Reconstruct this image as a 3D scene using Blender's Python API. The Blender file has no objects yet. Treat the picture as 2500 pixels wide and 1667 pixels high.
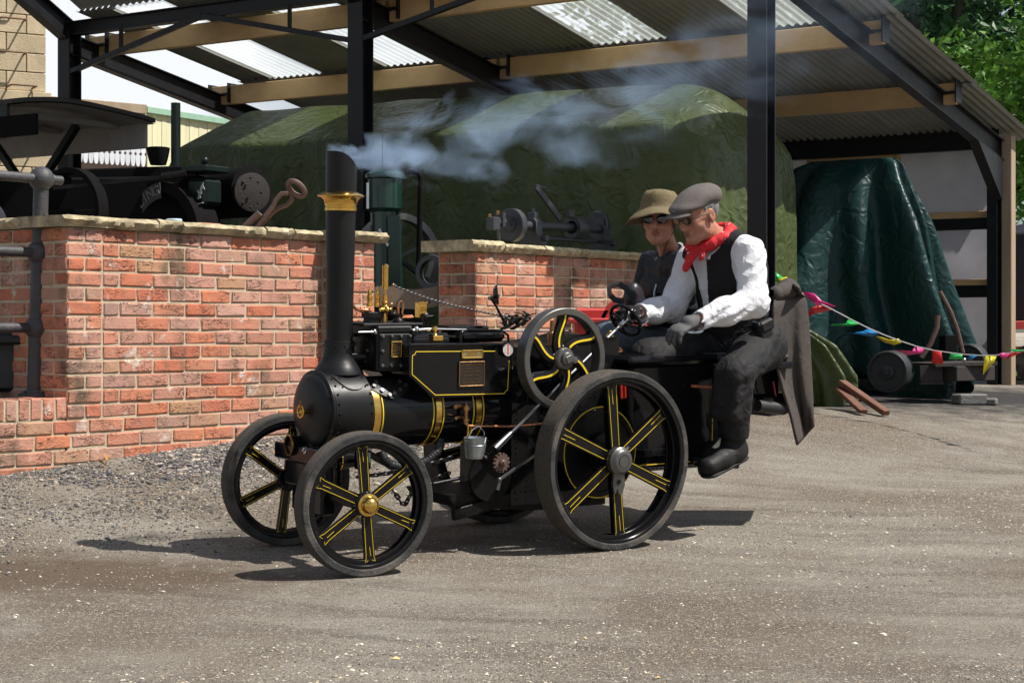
import bpy, bmesh, math, random
import numpy as np
from mathutils import Vector as V, Matrix as M
R = math.radians
random.seed(7); RNG = np.random.default_rng(11)
sc = bpy.context.scene
col = sc.collection
# ------------------------------------------------------------------ camera, sky, sun, exposure
CH = 0.956; F = 4300.0; HOR = 811.0      # eye height, focal length and horizon row (in 2500-wide picture units)
cam = bpy.data.objects.new('camera', bpy.data.cameras.new('camera')); col.objects.link(cam)
cam.location = (0, 0, CH); cam.rotation_euler = (R(90), 0, 0)
cam.data.sensor_width = 36; cam.data.lens = F / 2500 * 36
cam.data.shift_y = -(833.5 - HOR) / 2500; cam.data.clip_end = 2000; cam.data.clip_start = 0.05
sc.camera = cam
SUN_AZ, SUN_EL = 101.0, 56.0              # compass from +Y clockwise, height
w = bpy.data.worlds.new('World'); sc.world = w; w.use_nodes = True; w.cycles.sampling_method = 'MANUAL'; w.cycles.sample_map_resolution = 256
nt = w.node_tree; nt.nodes.clear()
def N_(t, **k):
    n = nt.nodes.new(t)
    for a, b in k.items(): setattr(n, a, b)
    return n
sky = N_('ShaderNodeTexSky', sky_type='NISHITA', sun_disc=False, sun_elevation=R(SUN_EL), sun_rotation=R(SUN_AZ))
tc = N_('ShaderNodeTexCoord'); mp = N_('ShaderNodeMapping'); mp.inputs['Scale'].default_value = (1, 1, 2.2); mp.inputs['Location'].default_value = (4.5, 8.8, 1.0)
nz = N_('ShaderNodeTexNoise'); nz.inputs['Scale'].default_value = 3.4; nz.inputs['Detail'].default_value = 5; nz.inputs['Roughness'].default_value = .55
rp = N_('ShaderNodeValToRGB'); rp.color_ramp.elements[0].position = .47; rp.color_ramp.elements[1].position = .66
mx = N_('ShaderNodeMixRGB'); mx.inputs[2].default_value = (12.0, 12.4, 13.0, 1)
bg = N_('ShaderNodeBackground'); bg.inputs['Strength'].default_value = 0.055
ou = N_('ShaderNodeOutputWorld')
for a, b in ((tc.outputs['Generated'], mp.inputs[0]), (mp.outputs[0], nz.inputs['Vector']), (nz.outputs['Fac'], rp.inputs[0]), (rp.outputs[0], mx.inputs[0]),
             (sky.outputs[0], mx.inputs[1]), (mx.outputs[0], bg.inputs[0]), (bg.outputs[0], ou.inputs[0])): nt.links.new(a, b)
sd = bpy.data.lights.new('sun', 'SUN'); sd.energy = 5.0; sd.angle = R(.53); sd.color = (1, .955, .88)
so = bpy.data.objects.new('sun', sd); col.objects.link(so)
SDIR = V((math.sin(R(SUN_AZ)) * math.cos(R(SUN_EL)), math.cos(R(SUN_AZ)) * math.cos(R(SUN_EL)), math.sin(R(SUN_EL))))
so.rotation_euler = (-SDIR).to_track_quat('-Z', 'Y').to_euler()
vs = sc.view_settings; vs.view_transform = 'Standard'; vs.look = 'None'; vs.exposure = 0.52; vs.gamma = 1; vs.use_curve_mapping = False
sc.render.engine = 'CYCLES'
sc.cycles.volume_step_rate = 1.0; sc.cycles.volume_max_steps = 256
sc.cycles.transparent_max_bounces = 12; sc.cycles.max_bounces = 6; sc.cycles.diffuse_bounces = 3; sc.cycles.glossy_bounces = 3; sc.cycles.transmission_bounces = 3; sc.cycles.volume_bounces = 1
sc.cycles.use_adaptive_sampling = True; sc.cycles.adaptive_threshold = .02; sc.cycles.use_denoising = True

# ------------------------------------------------------------------ helpers
def P(u, v, Y):                           # a point of the place at distance Y seen at picture position (u, v)
    return V(((u - 1250) / F * Y, Y, CH + (HOR - v) / F * Y))
def hexc(h):
    c = [int(h[i:i + 2], 16) / 255 for i in (0, 2, 4)]
    return tuple((x / 12.92 if x < .04045 else ((x + .055) / 1.055) ** 2.4) for x in c)
MATS = {}
def mat(name, c1, c2=None, scale=18, rough=.5, rvar=.12, metal=0, bump=0, bscale=60, spec=.5, coat=0, orand=0, hrand=0, contrast=.25, stretch=(1, 1, 1), sub=None, trans=0, dust=0, dustc=(.3, .26, .2)):
    if name in MATS: return MATS[name]
    m = bpy.data.materials.new(name); m.use_nodes = True; MATS[name] = m
    t = m.node_tree; n = t.nodes; L = t.links.new; b = n['Principled BSDF']
    def nd(k, **kw):
        q = n.new(k)
        for a, v in kw.items(): setattr(q, a, v)
        return q
    co = nd('ShaderNodeTexCoord'); oi = nd('ShaderNodeObjectInfo'); ad = nd('ShaderNodeVectorMath', operation='MULTIPLY_ADD')
    L(oi.outputs['Random'], ad.inputs[0]); ad.inputs[1].default_value = (17, 31, 53) if orand or hrand else (0, 0, 0); 
    st = nd('ShaderNodeVectorMath', operation='MULTIPLY'); st.inputs[1].default_value = stretch
    L(co.outputs['Object'], st.inputs[0]); L(st.outputs[0], ad.inputs[2])
    ns = nd('ShaderNodeTexNoise'); ns.inputs['Scale'].default_value = scale; ns.inputs['Detail'].default_value = 4; ns.inputs['Roughness'].default_value = .6
    L(ad.outputs[0], ns.inputs['Vector'])
    mr = nd('ShaderNodeMapRange'); mr.inputs[1].default_value = .5 - contrast; mr.inputs[2].default_value = .5 + contrast
    L(ns.outputs['Fac'], mr.inputs[0])
    mxn = nd('ShaderNodeMix', data_type='RGBA'); L(mr.outputs[0], mxn.inputs[0])
    c2 = c2 or tuple(x * .75 for x in c1)
    mxn.inputs[6].default_value = (*c1, 1); mxn.inputs[7].default_value = (*c2, 1)
    out = mxn.outputs[2]
    if orand or hrand:
        hs = nd('ShaderNodeHueSaturation'); L(out, hs.inputs['Color'])
        m1 = nd('ShaderNodeMapRange'); L(oi.outputs['Random'], m1.inputs[0]); m1.inputs[3].default_value = 1 - orand; m1.inputs[4].default_value = 1 + orand; L(m1.outputs[0], hs.inputs['Value'])
        out = hs.outputs[0]
    if dust:
        ns2 = nd('ShaderNodeTexNoise'); ns2.inputs['Scale'].default_value = scale * .45; ns2.inputs['Detail'].default_value = 5; L(ad.outputs[0], ns2.inputs['Vector'])
        m2 = nd('ShaderNodeMapRange'); m2.inputs[1].default_value = .5; m2.inputs[2].default_value = .8; m2.inputs[4].default_value = dust; L(ns2.outputs['Fac'], m2.inputs[0])
        mz = nd('ShaderNodeMix', data_type='RGBA'); L(m2.outputs[0], mz.inputs[0]); L(out, mz.inputs[6]); mz.inputs[7].default_value = (*dustc, 1); out = mz.outputs[2]
    L(out, b.inputs['Base Color'])
    m3 = nd('ShaderNodeMapRange'); L(ns.outputs['Fac'], m3.inputs[0]); m3.inputs[3].default_value = max(.02, rough - rvar); m3.inputs[4].default_value = min(1, rough + rvar); L(m3.outputs[0], b.inputs['Roughness'])
    b.inputs['Metallic'].default_value = metal; b.inputs['Specular IOR Level'].default_value = spec
    b.inputs['Coat Weight'].default_value = coat; b.inputs['Coat Roughness'].default_value = .08
    if sub: b.inputs['Subsurface Weight'].default_value = sub; b.inputs['Subsurface Radius'].default_value = (.02, .008, .004)
    if bump:
        nb = nd('ShaderNodeTexNoise'); nb.inputs['Scale'].default_value = bscale; nb.inputs['Detail'].default_value = 3; L(ad.outputs[0], nb.inputs['Vector'])
        bp = nd('ShaderNodeBump'); bp.inputs['Strength'].default_value = bump; bp.inputs['Distance'].default_value = .01; L(nb.outputs['Fac'], bp.inputs['Height']); L(bp.outputs[0], b.inputs['Normal'])
    if trans:
        tr = nd('ShaderNodeBsdfTranslucent'); L(out, tr.inputs[0]); ms = nd('ShaderNodeMixShader'); ms.inputs[0].default_value = trans
        L(b.outputs[0], ms.inputs[1]); L(tr.outputs[0], ms.inputs[2]); L(ms.outputs[0], n['Material Output'].inputs[0])
    return m
def tag(o, label=None, cat=None, group=None, kind=None):
    for k, v in (('label', label), ('category', cat), ('group', group), ('kind', kind)):
        if v: o[k] = v
    return o
def empty(name, loc=(0, 0, 0), label=None, cat=None, group=None, rz=0, parent=None):
    o = bpy.data.objects.new(name, None); col.objects.link(o); o.location = loc; o.rotation_euler = (0, 0, rz); o.empty_display_size = .1
    if parent: o.parent = parent
    return tag(o, label, cat, group)
def link(name, me, parent=None, m=None):
    o = bpy.data.objects.new(name, me); col.objects.link(o)
    if parent: o.parent = parent
    if m and not me.materials: me.materials.append(m)
    return o
def npmesh(name, v, f, m=None, smooth=True, ang=None):
    v = np.asarray(v, np.float32); f = np.asarray(f, np.int32); k = f.shape[1]
    me = bpy.data.meshes.new(name); me.vertices.add(len(v)); me.vertices.foreach_set('co', v.ravel())
    me.loops.add(f.size); me.loops.foreach_set('vertex_index', f.ravel())
    me.polygons.add(len(f)); me.polygons.foreach_set('loop_start', np.arange(len(f), dtype=np.int32) * k)
    me.polygons.foreach_set('use_smooth', np.full(len(f), smooth)); me.update(calc_edges=True); me.validate()
    if ang: me.set_sharp_from_angle(angle=R(ang))
    if m: me.materials.append(m)
    return me
def frame(z, x=None):                     # 3x3 with its third axis along z
    z = V(z).normalized(); x = V(x) if x is not None else (V((0, 0, 1)) if abs(z.z) < .9 else V((1, 0, 0)))
    x = (x - z * x.dot(z)).normalized(); y = z.cross(x)
    return M((x, y, z)).transposed()
class MB:
    def __init__(s): s.v = []; s.f = []
    def add(s, vs, fs):
        n = len(s.v); s.v += [tuple(p) for p in vs]; s.f += [tuple(i + n for i in q) for q in fs]; return s
    def box(s, c, d, rot=None, ch=None):  # chamfered box
        c = V(c); h = [x / 2 for x in d]; ch = min(h) * .12 if ch is None else ch
        rot = rot or M.Identity(3); vs = []; idx = {}
        for sx in (-1, 1):
            for sy in (-1, 1):
                for sz in (-1, 1):
                    g = (sx, sy, sz)
                    for a in range(3):
                        q = [g[i] * (h[i] - (0 if i == a else ch)) for i in range(3)]
                        idx[g, a] = len(vs); vs.append(c + rot @ V(q))
        fs = []
        for a in range(3):
            b, e = (a + 1) % 3, (a + 2) % 3
            for sa in (-1, 1):
                def G(x, y): g = [0, 0, 0]; g[a] = sa; g[b] = x; g[e] = y; return tuple(g)
                q = [idx[G(-1, -1), a], idx[G(1, -1), a], idx[G(1, 1), a], idx[G(-1, 1), a]]
                fs.append(q if sa > 0 else q[::-1])
            for sb in (-1, 1):            # edges along a
                for se in (-1, 1):
                    def G(x): g = [0, 0, 0]; g[a] = x; g[b] = sb; g[e] = se; return tuple(g)
                    q = [idx[G(-1), b], idx[G(1), b], idx[G(1), e], idx[G(-1), e]]
                    fs.append(q if sb * se > 0 else q[::-1])
        for sx in (-1, 1):
            for sy in (-1, 1):
                for sz in (-1, 1):
                    q = [idx[(sx, sy, sz), a] for a in range(3)]; fs.append(q if sx * sy * sz > 0 else q[::-1])
        return s.add(vs, fs)
    def cone(s, a, b, ra, rb=None, n=14, cap=True):
        a, b = V(a), V(b); rb = ra if rb is None else rb; m = frame(b - a); vs = []; fs = []
        for c, r in ((a, ra), (b, rb)):
            for i in range(n):
                t = 2 * math.pi * i / n; vs.append(c + m @ V((r * math.cos(t), r * math.sin(t), 0)))
        for i in range(n): j = (i + 1) % n; fs.append((i, j, n + j, n + i))
        if cap: fs += [tuple(range(n))[::-1], tuple(range(n, 2 * n))]
        return s.add(vs, fs)
    def lathe(s, prof, o=(0, 0, 0), ax=(0, 0, 1), n=32, closed=False, arc=None):
        o = V(o); m = frame(ax); vs = []; fs = []; k = len(prof)
        for i in range(n):
            t = 2 * math.pi * i / n
            for r, h in prof: vs.append(o + m @ V((r * math.cos(t), r * math.sin(t), h)))
        for i in range(n):
            j = (i + 1) % n
            for a in range(k if closed else k - 1):
                b = (a + 1) % k; fs.append((i * k + a, j * k + a, j * k + b, i * k + b))
        if not closed:
            if prof[0][0] > 1e-5: fs.append(tuple(i * k for i in range(n))[::-1])
            if prof[-1][0] > 1e-5: fs.append(tuple(i * k + k - 1 for i in range(n)))
        return s.add(vs, fs)
    def tube(s, pts, r, n=8, closed=False, flat=None, up=None):
        pts = [V(p) for p in pts]; k = len(pts); vs = []; fs = []; px = None
        for i, p in enumerate(pts):
            a = pts[(i - 1) % k] if (closed or i) else p; b = pts[(i + 1) % k] if (closed or i < k - 1) else p
            d = (b - a).normalized(); m = frame(d, up if up is not None else px); px = m.col[0]; rr = r[i] if hasattr(r, '__len__') else r
            for j in range(n):
                t = 2 * math.pi * (j + .5) / n; x, y = rr * math.cos(t), rr * math.sin(t)
                if flat: x *= flat
                vs.append(p + m @ V((x, y, 0)))
        for i in range(k if closed else k - 1):
            q = (i + 1) % k
            for j in range(n): jj = (j + 1) % n; fs.append((i * n + j, i * n + jj, q * n + jj, q * n + j))
        if not closed: fs += [tuple(range(n))[::-1], tuple(range((k - 1) * n, k * n))]
        return s.add(vs, fs)
    def sph(s, c, r, n=14, rot=None):
        r = r if hasattr(r, '__len__') else (r, r, r); c = V(c); k = n // 2; vs = []; fs = []; rot = rot or M.Identity(3)
        for i in range(k + 1):
            th = math.pi * i / k
            for j in range(n):
                ph = 2 * math.pi * j / n; vs.append(c + rot @ V((r[0] * math.sin(th) * math.cos(ph), r[1] * math.sin(th) * math.sin(ph), r[2] * math.cos(th))))
        for i in range(k):
            for j in range(n): jj = (j + 1) % n; fs.append((i * n + j, (i + 1) * n + j, (i + 1) * n + jj, i * n + jj))
        return s.add(vs, fs)
    def prism(s, poly, d):                # a planar outline (3D points) given depth d
        d = V(d); a = [V(p) for p in poly]; n = len(a); vs = a + [p + d for p in a]
        nrm = sum(((a[i] - a[0]).cross(a[(i + 1) % n] - a[0]) for i in range(n)), V((0, 0, 0)))
        fs = [tuple(range(n))[::-1], tuple(range(n, 2 * n))] + [(i, (i + 1) % n, n + (i + 1) % n, n + i) for i in range(n)]
        if nrm.dot(d) < 0: fs = [q[::-1] for q in fs]
        return s.add(vs, fs)
    def ibeam(s, a, b, h, wd, up=(0, 0, 1), tf=.012, tw=.009):
        a, b = V(a), V(b); L_ = (b - a).length; m = frame(b - a, up); c = (a + b) / 2    # local x = up (height), y = width
        s.box(c + m @ V((h / 2 - tf / 2, 0, 0)), (tf, wd, L_), m, .001); s.box(c - m @ V((h / 2 - tf / 2, 0, 0)), (tf, wd, L_), m, .001); s.box(c, (h - 2 * tf, tw, L_), m, .001); return s
    def bar(s, a, b, wd, h=None, up=(0, 0, 1), ch=None):
        a, b = V(a), V(b); m = frame(b - a, up); return s.box((a + b) / 2, (h or wd, wd, (b - a).length), m, ch)
    def mesh(s, name, m=None, ang=38):
        me = bpy.data.meshes.new(name); me.from_pydata(s.v, [], s.f); me.update(); me.shade_smooth(); me.set_sharp_from_angle(angle=R(ang))
        if m: me.materials.append(m)
        return me
    def build(s, name, m, parent=None, ang=38): return link(name, s.mesh(name, m, ang), parent)
def text(name, s, m, parent, mtx, size, ext=.002, align='CENTER', sx=1):
    cu = bpy.data.curves.new(name, 'FONT'); cu.body = s; cu.size = size; cu.extrude = ext; cu.align_x = align; cu.align_y = 'CENTER'; cu.resolution_u = 2; cu.space_line = .95
    o = bpy.data.objects.new(name + '_tmp', cu); me = bpy.data.meshes.new_from_object(o); bpy.data.objects.remove(o); bpy.data.curves.remove(cu)
    me.transform(M.Diagonal((sx, 1, 1, 1))); me.name = name; me.materials.clear(); me.materials.append(m); q = link(name, me, parent); q.matrix_local = mtx; return q
def basis(o, x, y):                       # 4x4 from origin and two axes
    x = V(x).normalized(); y = (V(y) - x * V(y).dot(x)).normalized(); z = x.cross(y)
    m = M((x, y, z)).transposed().to_4x4(); m.translation = V(o); return m
# ---- signed distance modelling
def vnoise(p, seed, freq, oct=3):         # cheap smooth noise from warped sines
    r = np.random.default_rng(seed); out = 0; a = 1.0; tot = 0
    for o in range(oct):
        for _ in range(4):
            k = r.normal(size=3); k = k / np.linalg.norm(k) * freq * r.uniform(.7, 1.3) * 2 * math.pi; q = r.uniform(0, 6.28)
            out = out + a * np.sin(p[0] * k[0] + p[1] * k[1] + p[2] * k[2] + q + .8 * np.sin(p[2] * freq * 4 + p[0] * freq * 3 + q * 2)); tot += a
        freq *= 1.9; a *= .55
    return out / tot
def surfnet(D, o, h):
    s = D < 0; nx, ny, nz_ = D.shape; c = np.zeros((nx - 1, ny - 1, nz_ - 1), np.int8)
    for i in (0, 1):
        for j in (0, 1):
            for k in (0, 1): c += s[i:nx - 1 + i, j:ny - 1 + j, k:nz_ - 1 + k]
    act = (c > 0) & (c < 8); ids = np.argwhere(act); idx = np.full(act.shape, -1, np.int32); idx[act] = np.arange(len(ids))
    acc = np.zeros((len(ids), 3)); cnt = np.zeros(len(ids))
    for a in range(3):
        b, e = (a + 1) % 3, (a + 2) % 3
        for i in (0, 1):
            for j in (0, 1):
                of = np.zeros(3, int); of[b] = i; of[e] = j; q = ids + of; q2 = q.copy(); q2[:, a] += 1
                d0 = D[q[:, 0], q[:, 1], q[:, 2]]; d1 = D[q2[:, 0], q2[:, 1], q2[:, 2]]; m = (d0 < 0) != (d1 < 0)
                t = d0[m] / (d0[m] - d1[m]); pt = np.tile(of.astype(float), (m.sum(), 1)); pt[:, a] += t; acc[m] += pt; cnt[m] += 1
    vs = np.asarray(o) + h * (ids + acc / cnt[:, None]); fs = []
    for a in range(3):
        b, e = (a + 1) % 3, (a + 2) % 3
        n = [nx, ny, nz_]; s0 = [slice(None)] * 3; s1 = [slice(None)] * 3; s0[a] = slice(0, n[a] - 1); s1[a] = slice(1, n[a])
        A, B = s[tuple(s0)], s[tuple(s1)]
        for fl in (0, 1):
            q = np.argwhere((A & ~B) if fl == 0 else (~A & B)); q = q[(q[:, b] >= 1) & (q[:, e] >= 1) & (q[:, b] < n[b] - 1) & (q[:, e] < n[e] - 1)]
            def G(x, y): z = q.copy(); z[:, b] -= x; z[:, e] -= y; return idx[z[:, 0], z[:, 1], z[:, 2]]
            ff = np.stack([G(1, 1), G(0, 1), G(0, 0), G(1, 0)], 1); fs.append(ff if fl == 0 else ff[:, ::-1])
    return vs, np.concatenate(fs)
class SDF:
    def __init__(s, lo, hi, h):
        s.h = h; s.o = np.array(lo, float); n = np.ceil((np.array(hi) - s.o) / h).astype(int) + 1; s.D = np.full(n, .5, np.float32)
        s.ax = [s.o[i] + h * np.arange(n[i]) for i in range(3)]
    def sub(s, lo, hi, g=.04):
        sl = []; g = g + 2 * s.h
        for i in range(3):
            a = int(max(0, math.floor((lo[i] - g - s.o[i]) / s.h))); b = int(min(len(s.ax[i]), math.ceil((hi[i] + g - s.o[i]) / s.h) + 1)); sl.append(slice(a, max(a, b)))
        return tuple(sl), np.meshgrid(*[s.ax[i][sl[i]] for i in range(3)], indexing='ij', sparse=True)
    def put(s, sl, d, k, op):
        c = s.D[sl]
        if op == 's': d = -d
        if op in 'si':
            if k: hh = np.maximum(k - np.abs(c - d), 0) / k; s.D[sl] = np.maximum(c, d) + hh * hh * k * .25
            else: s.D[sl] = np.maximum(c, d)
        else:
            if k: hh = np.maximum(k - np.abs(c - d), 0) / k; s.D[sl] = np.minimum(c, d) - hh * hh * k * .25
            else: s.D[sl] = np.minimum(c, d)
    def cap(s, a, b, ra, rb=None, k=.02, op='u', sq=None):   # sq = (axis, factor) squashes the section
        rb = ra if rb is None else rb; a = np.array(a, float); b = np.array(b, float); r = max(ra, rb) * (1.3 if sq is None else max(1.3, 1 / sq[1] if sq[1] < 1 else 1.3))
        sl, g = s.sub(np.minimum(a, b) - r, np.maximum(a, b) + r, k); ab = b - a; L_ = (ab @ ab) or 1e-9
        t = np.clip(sum((g[i] - a[i]) * ab[i] for i in range(3)) / L_, 0, 1)
        q = [g[i] - a[i] - t * ab[i] for i in range(3)]
        if sq is not None:
            ax = np.array(sq[0], float); ax /= np.linalg.norm(ax); dt = sum(q[i] * ax[i] for i in range(3)); q = [q[i] + ax[i] * dt * (1 / sq[1] - 1) for i in range(3)]
        s.put(sl, np.sqrt(sum(x * x for x in q)) - (ra + t * (rb - ra)), k, op); return s
    def path(s, pts, rs, k=.02, op='u', sq=None):
        for i in range(len(pts) - 1): s.cap(pts[i], pts[i + 1], rs[i], rs[i + 1], k, op, sq)
        return s
    def ell(s, c, r, rot=None, k=.02, op='u'):
        m = max(r); c = np.array(c, float); sl, g = s.sub(c - m, c + m, k); q = [g[i] - c[i] for i in range(3)]
        if rot is not None: q = [sum(rot[j][i] * q[j] for j in range(3)) for i in range(3)]
        k0 = np.sqrt(sum((q[i] / r[i]) ** 2 for i in range(3))); k1 = np.sqrt(sum((q[i] / r[i] ** 2) ** 2 for i in range(3))) + 1e-9
        s.put(sl, k0 * (k0 - 1) / k1, k, op); return s
    def box(s, c, h, rot=None, rd=.01, k=.02, op='u'):
        m = math.sqrt(sum(x * x for x in h)); c = np.array(c, float); sl, g = s.sub(c - m, c + m, k); q = [g[i] - c[i] for i in range(3)]
        if rot is not None: q = [sum(rot[j][i] * q[j] for j in range(3)) for i in range(3)]
        q = [np.abs(q[i]) - h[i] + rd for i in range(3)]
        d = np.sqrt(sum(np.maximum(x, 0) ** 2 for x in q)) + np.minimum(np.maximum(np.maximum(q[0], q[1]), q[2]), 0) - rd
        s.put(sl, d, k, op); return s
    def plane(s, c, n, k=.01, op='i'):    # keeps the side the normal points away from
        n = np.array(n, float); n /= np.linalg.norm(n); g = np.meshgrid(*s.ax, indexing='ij', sparse=True)
        s.put((slice(None),) * 3, sum((g[i] - c[i]) * n[i] for i in range(3)), k, op); return s
    def disp(s, fn):
        ix = np.nonzero(np.abs(s.D) < .05 + 2 * s.h); g = [s.ax[i][ix[i]] for i in range(3)]; s.D[ix] += fn(g).astype(np.float32); return s
    def build(s, name, m, parent=None, mtx=None):
        vs, fs = surfnet(s.D, s.o, s.h); me = npmesh(name, vs, fs, m)
        if mtx: me.transform(mtx)
        return link(name, me, parent)

def crease(m, scale, strength, dist, stretch=(1, 1, 1)):   # ridged folds as fine relief
    t = m.node_tree; n = t.nodes; L = t.links.new; b = n['Principled BSDF']; co = n.new('ShaderNodeTexCoord'); acc = None
    for sc_, st, ds in ((scale, stretch, 1.2), (scale * 2.3, (1, 1, 1), .8), (scale * .5, stretch, 1.5)):
        mp = n.new('ShaderNodeMapping'); mp.inputs['Scale'].default_value = st; L(co.outputs['Object'], mp.inputs[0]); q = n.new('ShaderNodeTexNoise'); q.inputs['Scale'].default_value = sc_; q.inputs['Detail'].default_value = 1.5; q.inputs['Distortion'].default_value = ds; L(mp.outputs[0], q.inputs['Vector'])
        a = n.new('ShaderNodeMath'); a.operation = 'SUBTRACT'; L(q.outputs['Fac'], a.inputs[0]); a.inputs[1].default_value = .5; a2 = n.new('ShaderNodeMath'); a2.operation = 'ABSOLUTE'; L(a.outputs[0], a2.inputs[0])
        if acc is None: acc = a2.outputs[0]
        else: s_ = n.new('ShaderNodeMath'); s_.operation = 'ADD'; L(acc, s_.inputs[0]); L(a2.outputs[0], s_.inputs[1]); acc = s_.outputs[0]
    bp = n.new('ShaderNodeBump'); bp.inputs['Strength'].default_value = strength; bp.inputs['Distance'].default_value = dist; bp.invert = True; L(acc, bp.inputs['Height']); L(bp.outputs[0], b.inputs['Normal']); return m
# ------------------------------------------------------------------ ground
WA = V((-2.246, 8.90, 0)); WD = V((.61, .792, 0)); WN = V((.792, -.61, 0))      # left wall: corner, along, outward
def sstep(x, a, b): t = np.clip((x - a) / (b - a), 0, 1); return t * t * (3 - 2 * t)
def gz(x, y, fine=True):
    x = np.asarray(x, float); y = np.asarray(y, float)
    q = -.588 * (x - .477) + .809 * (y - 7.8); qe = np.where(q > 0, 8 * (1 - np.exp(-np.maximum(q, 0) / 8)), 8 * (np.exp(np.minimum(q, 0) / 8) - 1) )
    hd = np.clip(-.809 * (x - .477) - .588 * (y - 7.8), -2, 2.6); z = .05 * qe - .013 - .012 * hd + .24 * sstep(q, .8, 3.2)
    m = WN.x * (x - WA.x) + WN.y * (y - WA.y); along = WD.x * (x - WA.x) + WD.y * (y - WA.y)
    z = z + .015 * (1 - sstep(m, .0, 1.0)) * (1 - sstep(along, 2.2, 3.6)) * (m > -.6)
    if fine:
        nn = vnoise((x, y, 0 * x), 3, .45, 3); z = z + .012 * nn * np.clip(1.2 - sstep(np.abs(q), 0, 1.0) * 0 , 0, 1)
        z = z + .006 * vnoise((x * .8 - y * .3, y * 2.2, 0 * x), 5, 1.3, 2) * sstep(-q, .3, 1.2)
        z = z + .02 * np.maximum(0, vnoise((x * .7, y * 2.5, 0 * x), 15, .8, 3)) * sstep(-q, 1.6, 2.6)
    return z
def axis(lo, a, b, hi, st, n): return np.concatenate([a - np.geomspace(a - lo, .15, n), np.arange(a, b, st), b + np.geomspace(.15, hi - b, n)])
gx = axis(-400, -4, 5.4, 400, .045, 26); gy = axis(-60, 4.2, 13.5, 900, .045, 28)
GX, GY = np.meshgrid(gx, gy, indexing='ij'); GZ = gz(GX, GY)
ii = np.arange(GX.size).reshape(GX.shape)
gf = np.stack([ii[:-1, :-1], ii[1:, :-1], ii[1:, 1:], ii[:-1, 1:]], -1).reshape(-1, 4)
def ground_mat():
    m = bpy.data.materials.new('compacted_gravel'); m.use_nodes = True; t = m.node_tree; n = t.nodes; L = t.links.new; b = n['Principled BSDF']
    co = n.new('ShaderNodeTexCoord').outputs['Object']
    def noise(s, d=4, r=.6, vec=co):
        q = n.new('ShaderNodeTexNoise'); q.inputs['Scale'].default_value = s; q.inputs['Detail'].default_value = d; q.inputs['Roughness'].default_value = r; L(vec, q.inputs['Vector']); return q.outputs['Fac']
    def ramp(f, *st):
        q = n.new('ShaderNodeValToRGB'); e = q.color_ramp.elements
        while len(e) < len(st): e.new(.5)
        for i, (p, c) in enumerate(st): e[i].position = p; e[i].color = (*c, 1) if hasattr(c, '__len__') else (c, c, c, 1)
        L(f, q.inputs[0]); return q.outputs[0]
    def mix(f, a, c, bl='MIX'):
        q = n.new('ShaderNodeMix'); q.data_type = 'RGBA'; q.blend_type = bl
        for i, x in ((0, f), (6, a), (7, c)):
            if hasattr(x, 'is_linked') or hasattr(x, 'links'): L(x, q.inputs[i])
            else: q.inputs[i].default_value = x if not hasattr(x, '__len__') else (*x, 1)
        return q.outputs[2]
    mp = n.new('ShaderNodeMapping'); mp.inputs['Rotation'].default_value = (0, 0, R(-24)); mp.inputs['Scale'].default_value = (.45, 1.7, 1); L(co, mp.inputs[0])
    big = noise(.7, 4); streak = noise(1.6, 5, .65, mp.outputs[0])
    base = mix(ramp(big, (.35, 0), (.65, 1)), (.235, .20, .16), (.33, .295, .245))
    base = mix(ramp(streak, (.38, 0), (.66, 1)), base, (.46, .42, .355))
    base = mix(ramp(noise(2.3, 6, .6, mp.outputs[0]), (.54, 0), (.70, .6)), base, (.13, .112, .095))
    base = mix(ramp(noise(.45, 4, .6), (.44, 0), (.60, .85)), base, (.20, .15, .105))
    base = mix(ramp(noise(1.1, 5, .65), (.56, 0), (.70, .7)), base, (.47, .44, .39))
    vd = n.new('ShaderNodeVectorMath'); vd.operation = 'DISTANCE'; L(co, vd.inputs[0]); vd.inputs[1].default_value = (3.5, 26, 0)
    tk = n.new('ShaderNodeMath'); tk.operation = 'MULTIPLY_ADD'; L(noise(.9, 4), tk.inputs[0]); tk.inputs[1].default_value = .55; L(vd.outputs['Value'], tk.inputs[2])
    sn = n.new('ShaderNodeMath'); sn.operation = 'MULTIPLY'; L(tk.outputs[0], sn.inputs[0]); sn.inputs[1].default_value = 15; s2 = n.new('ShaderNodeMath'); s2.operation = 'SINE'; L(sn.outputs[0], s2.inputs[0])
    tm = n.new('ShaderNodeMath'); tm.operation = 'MULTIPLY'; L(ramp(s2.outputs[0], (.55, 0), (1, .7)), tm.inputs[0]); L(ramp(noise(.6, 3), (.45, 0), (.6, 1)), tm.inputs[1])
    base = mix(tm.outputs[0], base, (.16, .135, .11))
    # coarse grit, several sizes of speck
    for sc_, th, c in ((230, .24, (.68, .62, .52)), (105, .11, (.10, .09, .08)), (110, .17, (.62, .55, .44)), (62, .06, (.60, .55, .47)), (330, .16, (.11, .10, .088))):
        vo = n.new('ShaderNodeTexVoronoi'); vo.inputs['Scale'].default_value = sc_; vo.inputs['Randomness'].default_value = 1; L(co, vo.inputs['Vector'])
        sp = n.new('ShaderNodeSeparateColor'); L(vo.outputs['Color'], sp.inputs[0])
        lt = n.new('ShaderNodeMath'); lt.operation = 'LESS_THAN'; L(sp.outputs[0], lt.inputs[0]); lt.inputs[1].default_value = th * 1.2
        l2 = n.new('ShaderNodeMath'); l2.operation = 'LESS_THAN'; L(vo.outputs['Distance'], l2.inputs[0]); l2.inputs[1].default_value = .42
        mm = n.new('ShaderNodeMath'); mm.operation = 'MULTIPLY'; L(lt.outputs[0], mm.inputs[0]); L(l2.outputs[0], mm.inputs[1])
        base = mix(mm.outputs[0], base, c)
    base = mix(ramp(noise(330, 3, .7), (.4, 0), (.75, .4)), base, (.15, .13, .11))
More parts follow.
